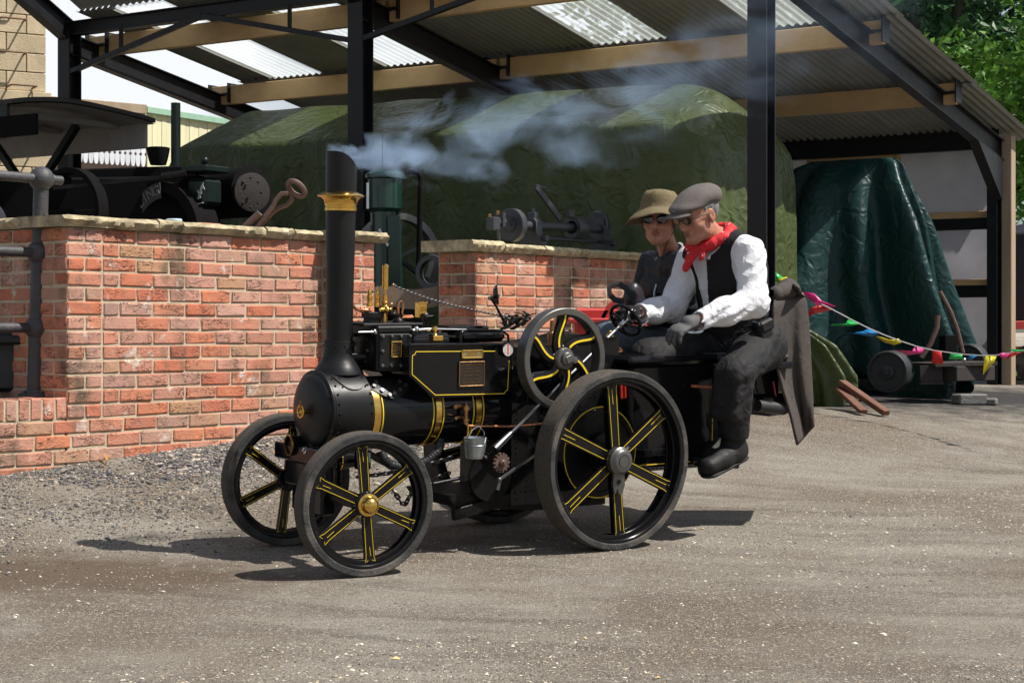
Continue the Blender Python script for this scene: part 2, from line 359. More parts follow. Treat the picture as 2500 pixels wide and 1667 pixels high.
    # damp brown patch by the left edge
    sx = n.new('ShaderNodeSeparateXYZ'); L(co, sx.inputs[0])
    def gauss(cx, cy, wx, wy):
        a = n.new('ShaderNodeVectorMath'); a.operation = 'SUBTRACT'; L(co, a.inputs[0]); a.inputs[1].default_value = (cx, cy, 0)
        b_ = n.new('ShaderNodeVectorMath'); b_.operation = 'DIVIDE'; L(a.outputs[0], b_.inputs[0]); b_.inputs[1].default_value = (wx, wy, 1000)
        l = n.new('ShaderNodeVectorMath'); l.operation = 'LENGTH'; L(b_.outputs[0], l.inputs[0])
        ad = n.new('ShaderNodeMath'); ad.operation = 'MULTIPLY_ADD'; L(noise(4.5, 6, .7), ad.inputs[0]); ad.inputs[1].default_value = 1.6; L(l.outputs['Value'], ad.inputs[2]); dv = n.new('ShaderNodeMath'); dv.operation = 'MULTIPLY'; L(ad.outputs[0], dv.inputs[0]); dv.inputs[1].default_value = .5; return dv.outputs[0]
    base = mix(ramp(gauss(-1.75, 7.0, 1.0, .5), (.62, .85), (1.0, 0)), base, (.15, .105, .07))
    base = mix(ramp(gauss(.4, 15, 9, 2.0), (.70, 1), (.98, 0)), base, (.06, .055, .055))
    hs = n.new('ShaderNodeHueSaturation'); hs.inputs['Value'].default_value = 1.08; hs.inputs['Saturation'].default_value = 1.05; L(base, hs.inputs['Color']); L(hs.outputs[0], b.inputs['Base Color'])
    L(ramp(gauss(5.6, 12.3, 1.0, .22), (.60, .08), (.72, .9)), b.inputs['Roughness']); b.inputs['Specular IOR Level'].default_value = .35
    bp = n.new('ShaderNodeBump'); bp.inputs['Strength'].default_value = 1.0; bp.inputs['Distance'].default_value = .018
    ad = n.new('ShaderNodeMath'); ad.operation = 'ADD'; L(noise(60, 4, .75), ad.inputs[0]); L(noise(240, 4, .7), ad.inputs[1]); L(ad.outputs[0], bp.inputs['Height']); L(bp.outputs[0], b.inputs['Normal'])
    return m
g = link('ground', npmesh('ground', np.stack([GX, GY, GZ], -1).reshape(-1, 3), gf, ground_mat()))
tag(g, 'grey brown compacted gravel yard under the steam engine', 'ground', kind='structure')
# loose stones: coarse bank along the wall, finer scatter on the yard
def pebbles(name, pts, size, m, label, cat, low=False):
    ph = (1 + 5 ** .5) / 2
    iv = np.array([(-1, ph, 0), (1, ph, 0), (-1, -ph, 0), (1, -ph, 0), (0, -1, ph), (0, 1, ph), (0, -1, -ph), (0, 1, -ph), (ph, 0, -1), (ph, 0, 1), (-ph, 0, -1), (-ph, 0, 1)]) / 1.9
    fc = np.array([(0, 11, 5), (0, 5, 1), (0, 1, 7), (0, 7, 10), (0, 10, 11), (1, 5, 9), (5, 11, 4), (11, 10, 2), (10, 7, 6), (7, 1, 8), (3, 9, 4), (3, 4, 2), (3, 2, 6), (3, 6, 8), (3, 8, 9), (4, 9, 5), (2, 4, 11), (6, 2, 10), (8, 6, 7), (9, 8, 1)])
    if low: iv = np.array([(1, 0, 0), (-1, 0, 0), (0, 1, 0), (0, -1, 0), (0, 0, 1), (0, 0, -1)], float); fc = np.array([(0, 2, 4), (2, 1, 4), (1, 3, 4), (3, 0, 4)])
    K = len(iv); n = len(pts); a = RNG.uniform(0, 6.28, n); s = size[:, None] * np.stack([RNG.uniform(.7, 1.25, n), RNG.uniform(.5, 1, n), RNG.uniform(.28, .6, n)], 1)
    v = iv[None] * (1 + RNG.uniform(-.25, .25, (n, K, 1))) * s[:, None]; c, d = np.cos(a)[:, None], np.sin(a)[:, None]
    v = np.stack([v[..., 0] * c - v[..., 1] * d, v[..., 0] * d + v[..., 1] * c, v[..., 2] + v[..., 0] * RNG.uniform(-.3, .3, (n, 1))], -1) + pts[:, None]
    o = link(name, npmesh(name, v.reshape(-1, 3), (fc[None] + K * np.arange(n)[:, None, None]).reshape(-1, 3), m, smooth=False)); tag(o, label, cat, kind='stuff'); return o
def island_mat(name, stops, rough=.85, trans=0, bump=0):
    m = bpy.data.materials.new(name); m.use_nodes = True; t = m.node_tree; n = t.nodes; L = t.links.new; b = n['Principled BSDF']
    ge = n.new('ShaderNodeNewGeometry'); r = n.new('ShaderNodeValToRGB'); e = r.color_ramp.elements
    while len(e) < len(stops): e.new(.5)
    for i, (p, c) in enumerate(stops): e[i].position = p; e[i].color = (*c, 1)
    L(ge.outputs['Random Per Island'], r.inputs[0]); L(r.outputs[0], b.inputs['Base Color']); b.inputs['Roughness'].default_value = rough
    if trans:
        tr = n.new('ShaderNodeBsdfTranslucent'); L(r.outputs[0], tr.inputs[0]); ms = n.new('ShaderNodeMixShader'); ms.inputs[0].default_value = trans
        L(b.outputs[0], ms.inputs[1]); L(tr.outputs[0], ms.inputs[2]); L(ms.outputs[0], n['Material Output'].inputs[0])
    return m
stone_m = island_mat('loose_stone', [(0, (.045, .043, .046)), (.35, (.085, .082, .084)), (.65, (.15, .14, .135)), (.82, (.26, .23, .20)), (.93, (.40, .34, .26)), (.975, (.50, .47, .43)), (1, (.40, .20, .09))])
grit_m = island_mat('fine_grit', [(0, (.07, .065, .06)), (.25, (.17, .15, .125)), (.5, (.32, .28, .23)), (.75, (.47, .42, .34)), (.93, (.62, .57, .48)), (1, (.62, .42, .18))])
n = 46000; t_ = RNG.uniform(-2.2, 3.6, n); m_ = np.abs(RNG.normal(0, .52, n)); px = WA.x + WD.x * t_ + WN.x * m_; py = WA.y + WD.y * t_ + WN.y * m_
k = (m_ < 1.7) & ~((px > -.75) & (py < 7.9)) & (vnoise((px, py, 0 * px), 78, .8, 2) + RNG.uniform(-.35, .35, n) > -.22); px, py = px[k], py[k]
pebbles('gravel_bank', np.stack([px, py, gz(px, py) + .002], 1), (RNG.gamma(2.0, .0022, len(px)) + .0022) * (.75 + .5 * (vnoise((px, py, 0 * px), 77, .9, 2) > 0)), stone_m, 'coarse grey gravel banked against the foot of the brick wall', 'gravel')
n = 90000; yy = RNG.uniform(4.6, 10.5, n); xx = RNG.uniform(-.32, .34, n) * yy; k = vnoise((xx, yy * 1.6, 0 * xx), 9, .5, 3) * 1.5 + RNG.uniform(-.5, .5, n) + .35 * (yy < 5.5) > .18; xx, yy = xx[k], yy[k]
pebbles('loose_grit', np.stack([xx, yy, gz(xx, yy) + .001], 1), RNG.gamma(1.3, .0015, len(xx)) + .0013, grit_m, 'fine loose grit scattered over the compacted yard', 'grit', True)

# ------------------------------------------------------------------ brickwork
def brick_mat():
    m = bpy.data.materials.new('red_brick'); m.use_nodes = True; t = m.node_tree; n = t.nodes; L = t.links.new; b = n['Principled BSDF']
    co = n.new('ShaderNodeTexCoord'); oi = n.new('ShaderNodeObjectInfo'); ad = n.new('ShaderNodeVectorMath'); ad.operation = 'MULTIPLY_ADD'
    L(oi.outputs['Random'], ad.inputs[0]); ad.inputs[1].default_value = (91, 57, 33); L(co.outputs['Object'], ad.inputs[2]); ov = ad.outputs[0]
    r = n.new('ShaderNodeValToRGB'); e = r.color_ramp.elements; r.color_ramp.interpolation = 'LINEAR'
    st = [(0, (.56, .19, .10)), (.12, (.45, .14, .085)), (.22, (.60, .225, .12)), (.32, (.47, .235, .175)), (.44, (.52, .30, .235)), (.55, (.54, .175, .09)), (.64, (.44, .265, .21)), (.73, (.46, .26, .15)), (.81, (.36, .22, .19)), (.88, (.55, .27, .19)), (.95, (.45, .22, .16)), (1, (.52, .17, .095))]
    while len(e) < len(st): e.new(.5)
    for i, (p, c) in enumerate(st): e[i].position = p; e[i].color = (*c, 1)
    L(oi.outputs['Random'], r.inputs[0])
    def noise(s, d=3, rg=.6, vec=ov, w=0):
        q = n.new('ShaderNodeTexNoise'); q.inputs['Scale'].default_value = s; q.inputs['Detail'].default_value = d; q.inputs['Roughness'].default_value = rg; q.inputs['Distortion'].default_value = w; L(vec, q.inputs['Vector']); return q.outputs['Fac']
    def mr(f, a, b_, c=0, d=1):
        q = n.new('ShaderNodeMapRange'); L(f, q.inputs[0]); q.inputs[1].default_value = a; q.inputs[2].default_value = b_; q.inputs[3].default_value = c; q.inputs[4].default_value = d; return q.outputs[0]
    def mix(f, a, c):
        q = n.new('ShaderNodeMix'); q.data_type = 'RGBA'; L(f, q.inputs[0]); L(a, q.inputs[6])
        if hasattr(c, 'links'): L(c, q.inputs[7])
        else: q.inputs[7].default_value = (*c, 1)
        return q.outputs[2]
    c = mix(mr(noise(9), .45, .75, 0, .55), r.outputs[0], (.30, .19, .14))
    c = mix(mr(noise(26), .5, .8, 0, .6), c, (.50, .22, .13))
    geo = n.new('ShaderNodeNewGeometry'); wp = geo.outputs['Position']
    mp = n.new('ShaderNodeMapping'); mp.inputs['Scale'].default_value = (1, 1, .55); L(wp, mp.inputs[0])
    c = mix(mr(noise(3.2, 4, .6, mp.outputs[0]), .55, .70, 0, .85), c, (.10, .085, .06))       # damp and algae stains
    c = mix(mr(noise(5.5, 4, .7, wp), .60, .70, 0, .8), c, (.62, .58, .52))                   # lime bloom
    # creased sand-faced texture
    m2 = n.new('ShaderNodeMapping'); m2.inputs['Scale'].default_value = (.5, .5, 1.5); L(ov, m2.inputs[0])
    cr = noise(26, 3, .5, m2.outputs[0], 1.4); ab = n.new('ShaderNodeMath'); ab.operation = 'SUBTRACT'; L(cr, ab.inputs[0]); ab.inputs[1].default_value = .5
    a2 = n.new('ShaderNodeMath'); a2.operation = 'ABSOLUTE'; L(ab.outputs[0], a2.inputs[0])
    gate = mr(noise(7, 2), .45, .6); crk = n.new('ShaderNodeMath'); crk.operation = 'MULTIPLY'; L(mr(a2.outputs[0], .0, .035, 1, 0), crk.inputs[0]); L(gate, crk.inputs[1])
    c = mix(crk.outputs[0], c, (.07, .04, .03))
    L(c, b.inputs['Base Color']); b.inputs['Roughness'].default_value = .88; b.inputs['Specular IOR Level'].default_value = .25
    hh = n.new('ShaderNodeMath'); hh.operation = 'MULTIPLY_ADD'; L(crk.outputs[0], hh.inputs[0]); hh.inputs[1].default_value = -.8; L(noise(75, 5, .7), hh.inputs[2])
    bp = n.new('ShaderNodeBump'); bp.inputs['Strength'].default_value = .8; bp.inputs['Distance'].default_value = .008; L(hh.outputs[0], bp.inputs['Height']); L(bp.outputs[0], b.inputs['Normal'])
    return m
BRICK = brick_mat()
MORTAR = mat('buff_mortar', (.56, .46, .33), (.42, .35, .25), 14, .95, bump=.5, bscale=160, spec=.2, dust=.5, dustc=(.16, .13, .09))
BM = {}
def brick_mesh(l, e, h, var):
    k = (round(l, 3), round(e, 3), round(h, 3), var)
    if k not in BM:
        b = MB().box((0, 0, 0), (l, e, h), None, .006); rr = random.Random(hash(k) & 0xffff)
        b.v = [(x + rr.uniform(-.0032, .0032), y + rr.uniform(-.002, .002), z + rr.uniform(-.0028, .0028)) for x, y, z in b.v]
        BM[k] = b.mesh('brick', BRICK, 20)
    return BM[k]
def brick(root, c, l, e, h, ang, tilt=0):
    o = link('brick', brick_mesh(l, e, h, random.randrange(5)), root); j = random.uniform
    o.location = V(c) + V((j(-.0015, .0015), j(-.0015, .0015), j(-.0015, .0015))); o.rotation_euler = (j(-.006, .006), j(-.008, .008), ang + j(-.006, .006)); return o
def face_run(root, org, d, nrm, L_, zt, rows, first, e=.1025, cut=None, seq0=None):
    """one skin of stretcher bond; org = corner on ground, d along, nrm outward; rows counted down from zt"""
    ang = math.atan2(d.y, d.x)
    for i in rows:
        z = zt - .075 * i - .0375; s = list(first[i % 2]); x = 0.0
        while x < L_ - .02:
            wd = s.pop(0) if s else .225
            if x + wd > L_: wd = L_ - x
            if wd > .035: brick(root, org + d * (x + wd / 2) - nrm * (e / 2 - random.uniform(-.001, .0025)) + V((0, 0, z)), wd - random.choice((.009, .010, .011)), e, random.choice((.063, .064, .065)), ang)
            x += wd
COPE = mat('coping_stone', (.50, .42, .27), (.27, .225, .145), 16, .95, bump=1.0, bscale=38, spec=.2, dust=.9, dustc=(.11, .10, .06), orand=.22, contrast=.14)
def coping(root, a, d, nrm, l, wd, z, th, seed, ov=.045):
    """rough edged slab: starts at a (wall face line), runs along d, overhangs the face by ov"""
    rr = np.random.default_rng(seed); nx_, ny_, nz_ = max(6, int(l / .02)), 9, 4; vs = []; fs = []
    xs = np.linspace(0, l, nx_); 
    edge = .018 * vnoise((xs, 0 * xs + seed, 0 * xs), seed, 3.2, 3); under = .014 * vnoise((xs, 0 * xs + seed * 2.0, 0 * xs), seed + 50, 3.5, 3)
    ring = []
    for i, x in enumerate(xs):
        pts = []
        e = ov + edge[i]
        pr = [(-wd, 0), (-wd, th), (-.1, th), (e - .022, th), (e - .006 + rr.uniform(-.006, .006), th - .012), (e + rr.uniform(-.006, .006), th * .6), (e - .008 + rr.uniform(-.01, .006), th * .28 + under[i]), (e - .03, max(-.004, under[i] * .8 - .002)), (0.0, -.001)]
        for (n_, zz) in pr: pts.append(a + d * (x + (rr.uniform(-.004, .004) if 0 < i < nx_ - 1 else 0)) + nrm * n_ + V((0, 0, z + zz + (rr.uniform(-.002, .002) if zz > .01 else 0))))
        ring.append(len(vs)); vs += pts
    k = 9
    for i in range(nx_ - 1):
        for j in range(k): jj = (j + 1) % k; fs.append((i * k + j, i * k + jj, (i + 1) * k + jj, (i + 1) * k + j))
    fs += [tuple(range(k))[::-1], tuple(range((nx_ - 1) * k, nx_ * k))]
    me = bpy.data.meshes.new('coping_stone'); me.from_pydata([tuple(p) for p in vs], [], fs); bm = bmesh.new(); bm.from_mesh(me); bmesh.ops.recalc_face_normals(bm, faces=bm.faces); bm.to_mesh(me); bm.free()
    me.shade_smooth(); me.set_sharp_from_angle(angle=R(30)); me.materials.append(COPE); return link('coping_stone', me, root)
def core(root, org, d, nrm, L_, depth, z0, z1, inset=.0065):
    b = MB(); c = org + d * (L_ / 2) - nrm * (depth / 2 + inset / 2); b.box(c + V((0, 0, (z0 + z1) / 2)), (L_ - 2 * inset, depth - inset, z1 - z0), M.Rotation(math.atan2(d.y, d.x), 3, 'Z'), .001)
    return b.build('mortar', MORTAR, root)
Z0 = 1.49
lw = empty('brick_wall', (0, 0, 0), 'long red brick wall with rough stone coping left of the engine chimney', 'brick wall')
S_, H_ = .225, .1125
face_run(lw, WA, WD, WN, 1.855, Z0, range(0, 13), ((H_, H_), (S_, H_)))
low0 = WA - WD * 1.1
face_run(lw, low0, WD, WN, 2.955, Z0, range(13, 19), ((S_,), (H_,)))
core(lw, WA, WD, WN, 1.9, .33, .1, Z0 - .002); core(lw, low0, WD, WN, 1.095, .215, .0, Z0 - 13 * .075)
# brick-on-edge top of the low wall
for i in range(15):
    c = WA - WD * (.0375 + .075 * i) - WN * .1075 + V((0, 0, Z0 - 13 * .075 + .058)); brick(lw, c, .065, .215, .105, math.atan2(WD.y, WD.x))
core(lw, low0, WD, WN, 1.09, .21, Z0 - 13 * .075 + .002, Z0 - 13 * .075 + .104, .006)
face_run(lw, WA, -WN, -WD, 1.1, Z0, range(0, 12), ((S_,), (H_,)))       # shaded return
core(lw, WA - WN * .004, -WN, -WD, 1.15, .3, .2, Z0 - .003, .004)
po = WA + WD * 1.86 + WN * .105                                          # end pier stands half a brick forward
face_run(lw, po, WD, WN, .3375, Z0, range(0, 18), ((S_, H_), (H_, S_)))
face_run(lw, po, -WN, -WD, .105, Z0, range(0, 18), ((H_,), (H_,)))
face_run(lw, po + WD * .3375 - WN * .1025, -WN, WD, .25, Z0, range(0, 18), ((H_,), (S_,)))
core(lw, po, WD, WN, .3375, .36, .1, Z0 - .004, .006)
x = -.05
for i, l in enumerate((.62, .17, .62, .23, .24)):
    coping(lw, WA + WD * x, WD, WN, l - .006, .34, Z0 + (.002 if i != 1 else .004), .056 + .004 * (i % 2), 20 + i); x += l
coping(lw, po - WD * .03, WD, WN, .44, .42, Z0 + .004, .06, 31, .05)
x = -.02
for i, l in enumerate((.3, .4, .45)): coping(lw, WA - WN * x - WD * .0, -WN, -WD, l - .006, .28, Z0 + .003 + .002 * i, .055, 40 + i, .04); x += l
fill = MB().box(WA - WD * .6 - WN * .75 + V((0, 0, .53)), (1.1, 1.06, .18), M.Rotation(math.atan2(WD.y, WD.x), 3, 'Z'), .01).build('ledge_fill', mat('ledge_soil', (.10, .085, .07), (.05, .045, .04), 20, .95, bump=.6), lw)

RB = V((-.244, 12.04, 0)); Z1 = 1.507
rw = empty('brick_wall', (0, 0, 0), 'short red brick wall behind the engine carrying dark grey pump machinery', 'brick wall')
face_run(rw, RB, WD, WN, 2.9, Z1, range(0, 15), ((H_, H_), (S_, .06, .165)))
face_run(rw, RB - WN * .1025 * 0, -WN, -WD, .35, Z1, range(0, 15), ((S_, H_), (H_, S_)))
core(rw, RB, WD, WN, 2.95, .34, .1, Z1 - .002, .006)
for i, (x, l, th) in enumerate(((-.09, .36, .075), (.27, .47, .062), (.74, .43, .062), (1.17, .5, .058), (1.67, .6, .058), (2.27, .65, .058))): coping(rw, RB + WD * x, WD, WN, l - .006, .42, Z1 + .003, th, 60 + i, .05)

# ------------------------------------------------------------------ shed
SP = V((.8412, -.5408, 0)); SR = V((.5408, .8412, 0)); F3 = V((1.78, 12.57, 0)); SL = .162
def S(w_, t, z): return F3 + SP * w_ + SR * t + V((0, 0, z))
def raf(t): return 3.62 - SL * t
STEEL = mat('black_steel', (.007, .0075, .010), (.011, .011, .013), 12, .45, bump=.08, bscale=40, spec=.3, dust=.1, dustc=(.06, .05, .045))
TIMB = mat('sawn_timber', (.62, .44, .24), (.50, .34, .17), 9, .8, bump=.25, bscale=90, stretch=(.4, 1, 1), orand=.1, spec=.2)
GREYT = mat('weathered_timber', (.40, .31, .22), (.27, .20, .14), 10, .85, bump=.4, bscale=60, stretch=(1, 1, .1), spec=.2)
SHEET = mat('fibre_cement', (.29, .295, .275), (.22, .225, .21), 3, .85, bump=.15, bscale=80, dust=.4, dustc=(.17, .18, .12), orand=.12, spec=.2)
def skylight_mat():
    m = bpy.data.materials.new('rooflight'); m.use_nodes = True; t = m.node_tree; n = t.nodes; L = t.links.new; b = n['Principled BSDF']
    co = n.new('ShaderNodeTexCoord'); nz_ = n.new('ShaderNodeTexNoise'); nz_.inputs['Scale'].default_value = 3.5; nz_.inputs['Detail'].default_value = 8; L(co.outputs['Object'], nz_.inputs['Vector'])
    mx_ = n.new('ShaderNodeMix'); mx_.data_type = 'RGBA'; L(nz_.outputs['Fac'], mx_.inputs[0]); mx_.inputs[6].default_value = (.92, .93, .86, 1); mx_.inputs[7].default_value = (.80, .84, .80, 1)
    tr = n.new('ShaderNodeBsdfTranslucent'); L(mx_.outputs[2], tr.inputs[0]); ms = n.new('ShaderNodeMixShader'); ms.inputs[0].default_value = .88; L(mx_.outputs[2], b.inputs['Base Color']); b.inputs['Roughness'].default_value = .35
    L(b.outputs[0], ms.inputs[1]); L(tr.outputs[0], ms.inputs[2]); tp_ = n.new('ShaderNodeBsdfTransparent'); m2 = n.new('ShaderNodeMixShader'); m2.inputs[0].default_value = .7; L(ms.outputs[0], m2.inputs[1]); L(tp_.outputs[0], m2.inputs[2]); L(m2.outputs[0], n['Material Output'].inputs[0]); return m
SKYL = skylight_mat()
shed = empty('open_shed', F3 * 1, 'open fronted black steel shed with corrugated roof and timber purlins', 'shed')
def sh(b, name, m, lab=None):             # build in world coords, hang under the shed
    o = b.build(name, m, shed); o.data.transform(M.Translation(-F3)); return tag(o, lab)
BAYS = (0, -3.6, -7.0)
for wv in BAYS:
    for t in (0, 5.51):
        g0 = float(gz(*S(wv, t, 0).xy)) - .05; a = S(wv, t, g0); b_ = S(wv, t, raf(t) + (.12 if t == 0 else .05)); q = MB().ibeam(a, b_, .155, .15, SR) if t == 0 else MB().ibeam(S(wv - .05, t, g0), S(wv - .05, t, raf(t) + .05), .15, .10, SR)
        if t == 0: q.box(S(wv, t, g0 + .06), (.26, .26, .03), M.Rotation(math.atan2(SP.y, SP.x), 3, 'Z'))
        sh(q, 'post', STEEL)
    q = MB().ibeam(S(wv, -.05, raf(-.05)), S(wv, 5.65, raf(5.65)), .2, .1); a, b_, c = S(wv, 5.45, raf(5.45) - .1), S(wv, 5.45, raf(5.45) - .5), S(wv, 4.7, raf(4.7) - .09)
    q.prism([a - SP * .05, b_ - SP * .05, c - SP * .05], SP * .1)
    for t in (.4, 2.1, 3.9): q.box(S(wv + .13, t, raf(t) + .12), (.012, .16, .2), M.Rotation(math.atan2(SP.y, SP.x), 3, 'Z')).box(S(wv - .13, t, raf(t) + .12), (.012, .16, .2), M.Rotation(math.atan2(SP.y, SP.x), 3, 'Z')).box(S(wv, t, raf(t) + .11), (.26, .16, .02), M.Rotation(math.atan2(SP.y, SP.x), 3, 'Z'))
    sh(q, 'rafter', STEEL)
    if wv < -1: sh(MB().ibeam(S(wv, -.02, raf(0) + .12), S(wv, -4.2, raf(0) + .12 + .517 * 4.18), .2, .1), 'front_rafter', STEEL)  # upper end runs out of view with the lengthened front roof
for t in (.4, 2.1, 3.9):                  # one timber purlin per bay
    for a, b_ in ((-7.35, -3.62), (-3.58, .12)): sh(MB().bar(S(a, t, raf(t) + .105), S(b_, t, raf(t) + .105), .07, .19, ch=.004), 'purlin', TIMB)
for a, b_ in ((-7.0, -3.6), (-3.6, 0)):
    sh(MB().ibeam(S(a, 5.5, raf(5.5) + .13), S(b_, 5.5, raf(5.5) + .13), .22, .09), 'eave_beam', STEEL)
    sh(MB().ibeam(S(a, -.02, 3.76), S(b_, -.02, 3.76), .13, .09), 'front_beam', STEEL)
    mid = (a + b_) / 2
    for s_, e_ in ((a, mid), (b_, mid)):
        sh(MB().bar(S(s_ + (.07 if s_ < mid else -.07), -.05, 3.36), S(e_, -.05, 3.72), .045), 'brace', STEEL)
        k = s_ + (e_ - s_) * .42; sh(MB().bar(S(k, -.05, 3.50), S(k, -.05, 3.72), .035, up=(0, 1, 0)), 'strut', STEEL)
def sheet_mesh(wd, ln, slope, m, seed):
    n_ = max(3, round(wd / .076)); xs = np.linspace(0, n_, n_ * 8 + 1); ys = np.linspace(0, 1, 4); vv = []
    for y in ys:
        for x_ in xs: vv.append((x_ / n_ * wd, y * ln, .011 * math.cos(2 * math.pi * x_) + slope * y * ln + .003 * math.sin(seed + 5 * y)))
    k = len(xs); ff = [(j * k + i, j * k + i + 1, (j + 1) * k + i + 1, (j + 1) * k + i) for j in range(3) for i in range(k - 1)]
    return npmesh('roof_sheet', vv, ff, m)
WB = [.20, -.29, -1.03, -1.885, -2.62, -3.42, -4.22, -4.95, -5.73, -6.40, -6.80]
ang = math.atan2(SP.y, SP.x)
for i in range(len(WB) - 1):
    w0, w1 = WB[i + 1], WB[i]
    for row, (t0, t1) in enumerate(((-.12, 2.2), (2.08, 4.1), (3.98, 5.95))):
        skl = row == 0 and i in (1, 3, 6, 8)
        o = link('rooflight' if skl else 'roof_sheet', sheet_mesh(w1 - w0 + .05, t1 - t0, -SL, SKYL if skl else SHEET, i + row * 3), shed); o.location = S(w0, t0, raf(t0) + .215 + .016 * ((2 - row)) + .004 * (i % 2)) - F3; o.rotation_euler = (0, 0, ang)
    if w1 < -3.3: o = link('roof_sheet', sheet_mesh(w1 - w0 + .05, 4.2, -.517, SHEET, i), shed); o.location = S(w0, -4.26, raf(0) + .31 + .517 * 4.15 + .004 * (i % 2)) - F3; o.rotation_euler = (0, 0, ang)  # front roof, its unseen upper part lengthened to shade the road roller
# back wall of white plastic sheeting on rails, with a window
def fold_sheet(name, a, b_, z0, z1, amp, m, seed, nx_=160, nz__=40):
    d = (b_ - a); L_ = d.length; d.normalize(); nn = V((-d.y, d.x, 0)); vv = []
    X = np.linspace(0, L_, nx_); Z = np.linspace(z0, z1, nz__); XX, ZZ = np.meshgrid(X, Z); q = amp * vnoise((XX * 1.0, ZZ * .18, 0 * XX), seed, 1.6, 3) + amp * .3 * vnoise((XX, ZZ, 0 * XX), seed + 1, 1.2, 2)
    vv = np.stack([a.x + d.x * XX + nn.x * q, a.y + d.y * XX + nn.y * q, ZZ], -1).reshape(-1, 3); i0 = np.arange(XX.size).reshape(XX.shape)
    return npmesh(name, vv, np.stack([i0[:-1, :-1], i0[:-1, 1:], i0[1:, 1:], i0[1:, :-1]], -1).reshape(-1, 4), m)
PLAST = mat('white_plastic', (.50, .49, .53), (.42, .41, .46), 5, .38, bump=.2, bscale=14, dust=.2, dustc=(.25, .24, .23), trans=.45)
o = link('plastic_sheet', fold_sheet('plastic_sheet', S(-6.9, 5.66, 0), S(-.10, 5.66, 0), .25, 2.78, .03, PLAST, 3), shed); o.data.transform(M.Translation(-F3))
for z, m, th in ((2.115, TIMB, .07), (2.03, STEEL, .12), (1.45, TIMB, .06), (1.36, STEEL, .12), (.7, STEEL, .1)): sh(MB().bar(S(-6.9, 5.60, z), S(-.08, 5.60, z), .05, th), 'wall_rail', m)
q = MB()
for a, b_ in (((-2.0, 2.60), (-1.05, 2.60)), ((-2.0, 2.72), (-1.05, 2.72)), ((-2.0, 2.45), (-2.0, 2.75)), ((-1.05, 2.45), (-1.05, 2.75))): q.bar(S(a[0], 5.55, a[1]), S(b_[0], 5.55, b_[1]), .06, .05, up=(.54, .84, 0))
sh(q, 'window_frame', TIMB)
sh(MB().bar(S(.07, 5.58, .35), S(.07, 5.58, raf(5.6) + .16), .10, .14, up=SR), 'timber_post', GREYT)
# ------------------------------------------------------------------ the steam tractor (x forward, y towards the near side, z up)
BLK = mat('gloss_black_paint', (.005, .005, .0065), (.009, .0085, .009), 7, .14, .06, coat=.12, dust=.03, dustc=(.10, .085, .07), spec=.22)
SAT = mat('smokebox_black', (.007, .007, .008), (.012, .012, .012), 9, .38, .08, bump=.05, bscale=30, spec=.25, dust=.06, dustc=(.05, .045, .04))
IRON = mat('oily_iron', (.02, .019, .018), (.008, .008, .008), 30, .40, .15, metal=.5, bump=.15, bscale=90, spec=.25, dust=.2, dustc=(.05, .04, .03))
BRASS = mat('polished_brass', (.78, .50, .13), (.62, .38, .09), 14, .22, .08, metal=1, dust=.2, dustc=(.30, .19, .06))
BRONZE = mat('dull_bronze', (.45, .27, .13), (.30, .17, .08), 25, .34, .12, metal=1, bump=.1)
COPPER = mat('copper_pipe', (.72, .32, .17), (.52, .22, .11), 20, .28, .1, metal=1)
CHROME = mat('bright_steel', (.62, .62, .63), (.48, .47, .46), 20, .2, .08, metal=1)
GREYI = mat('machined_iron', (.17, .165, .16), (.12, .115, .11), 12, .36, .1, metal=.75, dust=.2, dustc=(.10, .085, .07))
RUB = mat('dusty_rubber', (.030, .030, .030), (.062, .060, .057), 14, .85, .1, bump=.4, bscale=70, dust=.75, dustc=(.17, .145, .12), spec=.2, contrast=.16)
TREAD = mat('gritty_tread', (.045, .04, .036), (.15, .125, .10), 260, .92, .05, bump=.9, bscale=330, contrast=.1, dust=.4, dustc=(.13, .10, .08), spec=.25)
YEL = mat('yellow_lining', (.80, .58, .02), (.74, .52, .02), 10, .45)
REDP = mat('red_paint', (.55, .03, .02), (.42, .022, .016), 12, .35, coat=.2)
WHITEP = mat('white_print', (.72, .72, .70), None, 20, .5)
ZINC = mat('galvanised_zinc', (.42, .46, .47), (.30, .34, .35), 40, .35, .1, metal=.8, contrast=.12)
DARKG = mat('dark_recess', (.006, .006, .006), None, 10, .7)
ENG = M.Translation((.183, 8.205, .012)) @ M.Rotation(R(216), 4, 'Z') @ M.Rotation(R(-2.8), 4, 'X') @ M.Rotation(R(.75), 4, 'Y')
eng = empty('steam_tractor', label='black miniature steam traction engine with brass bands and yellow lining', cat='steam tractor'); eng.matrix_world = ENG
def EL(u, v, ye):
    i = ENG.inverted(); o = i @ V((0, 0, CH)); d = i.to_3x3() @ V(((u - 1250) / F, 1, (HOR - v) / F)); return o + d * ((ye - o.y) / d.y)
def c5(x, y, e): return EL(700 + .2551 * x, 600 + .2551 * y, e)
def c2(x, y, e): return EL(1050 + .319 * x, 880 + .319 * y, e)
def c6(x, y, e): return EL(1200 + .2338 * x, 640 + .2338 * y, e)
def cf(x, y, e): return EL(550 + .2806 * x, 980 + .2806 * y, e)
def c9(x, y, e): return EL(860 + .10204 * x, 640 + .10204 * y, e)
def part(b, name, m, par=None, lab=None, ang=38):
    o = b.build(name, m, par or eng, ang)
    if name in ('rivets', 'bolts', 'flange_bolts', 'chain', 'whistle_chain', 'lining', 'spanners_and_chain', 'disc_print'): o['kind'] = 'stuff'
    return tag(o, lab)
YA = (0, 1, 0)
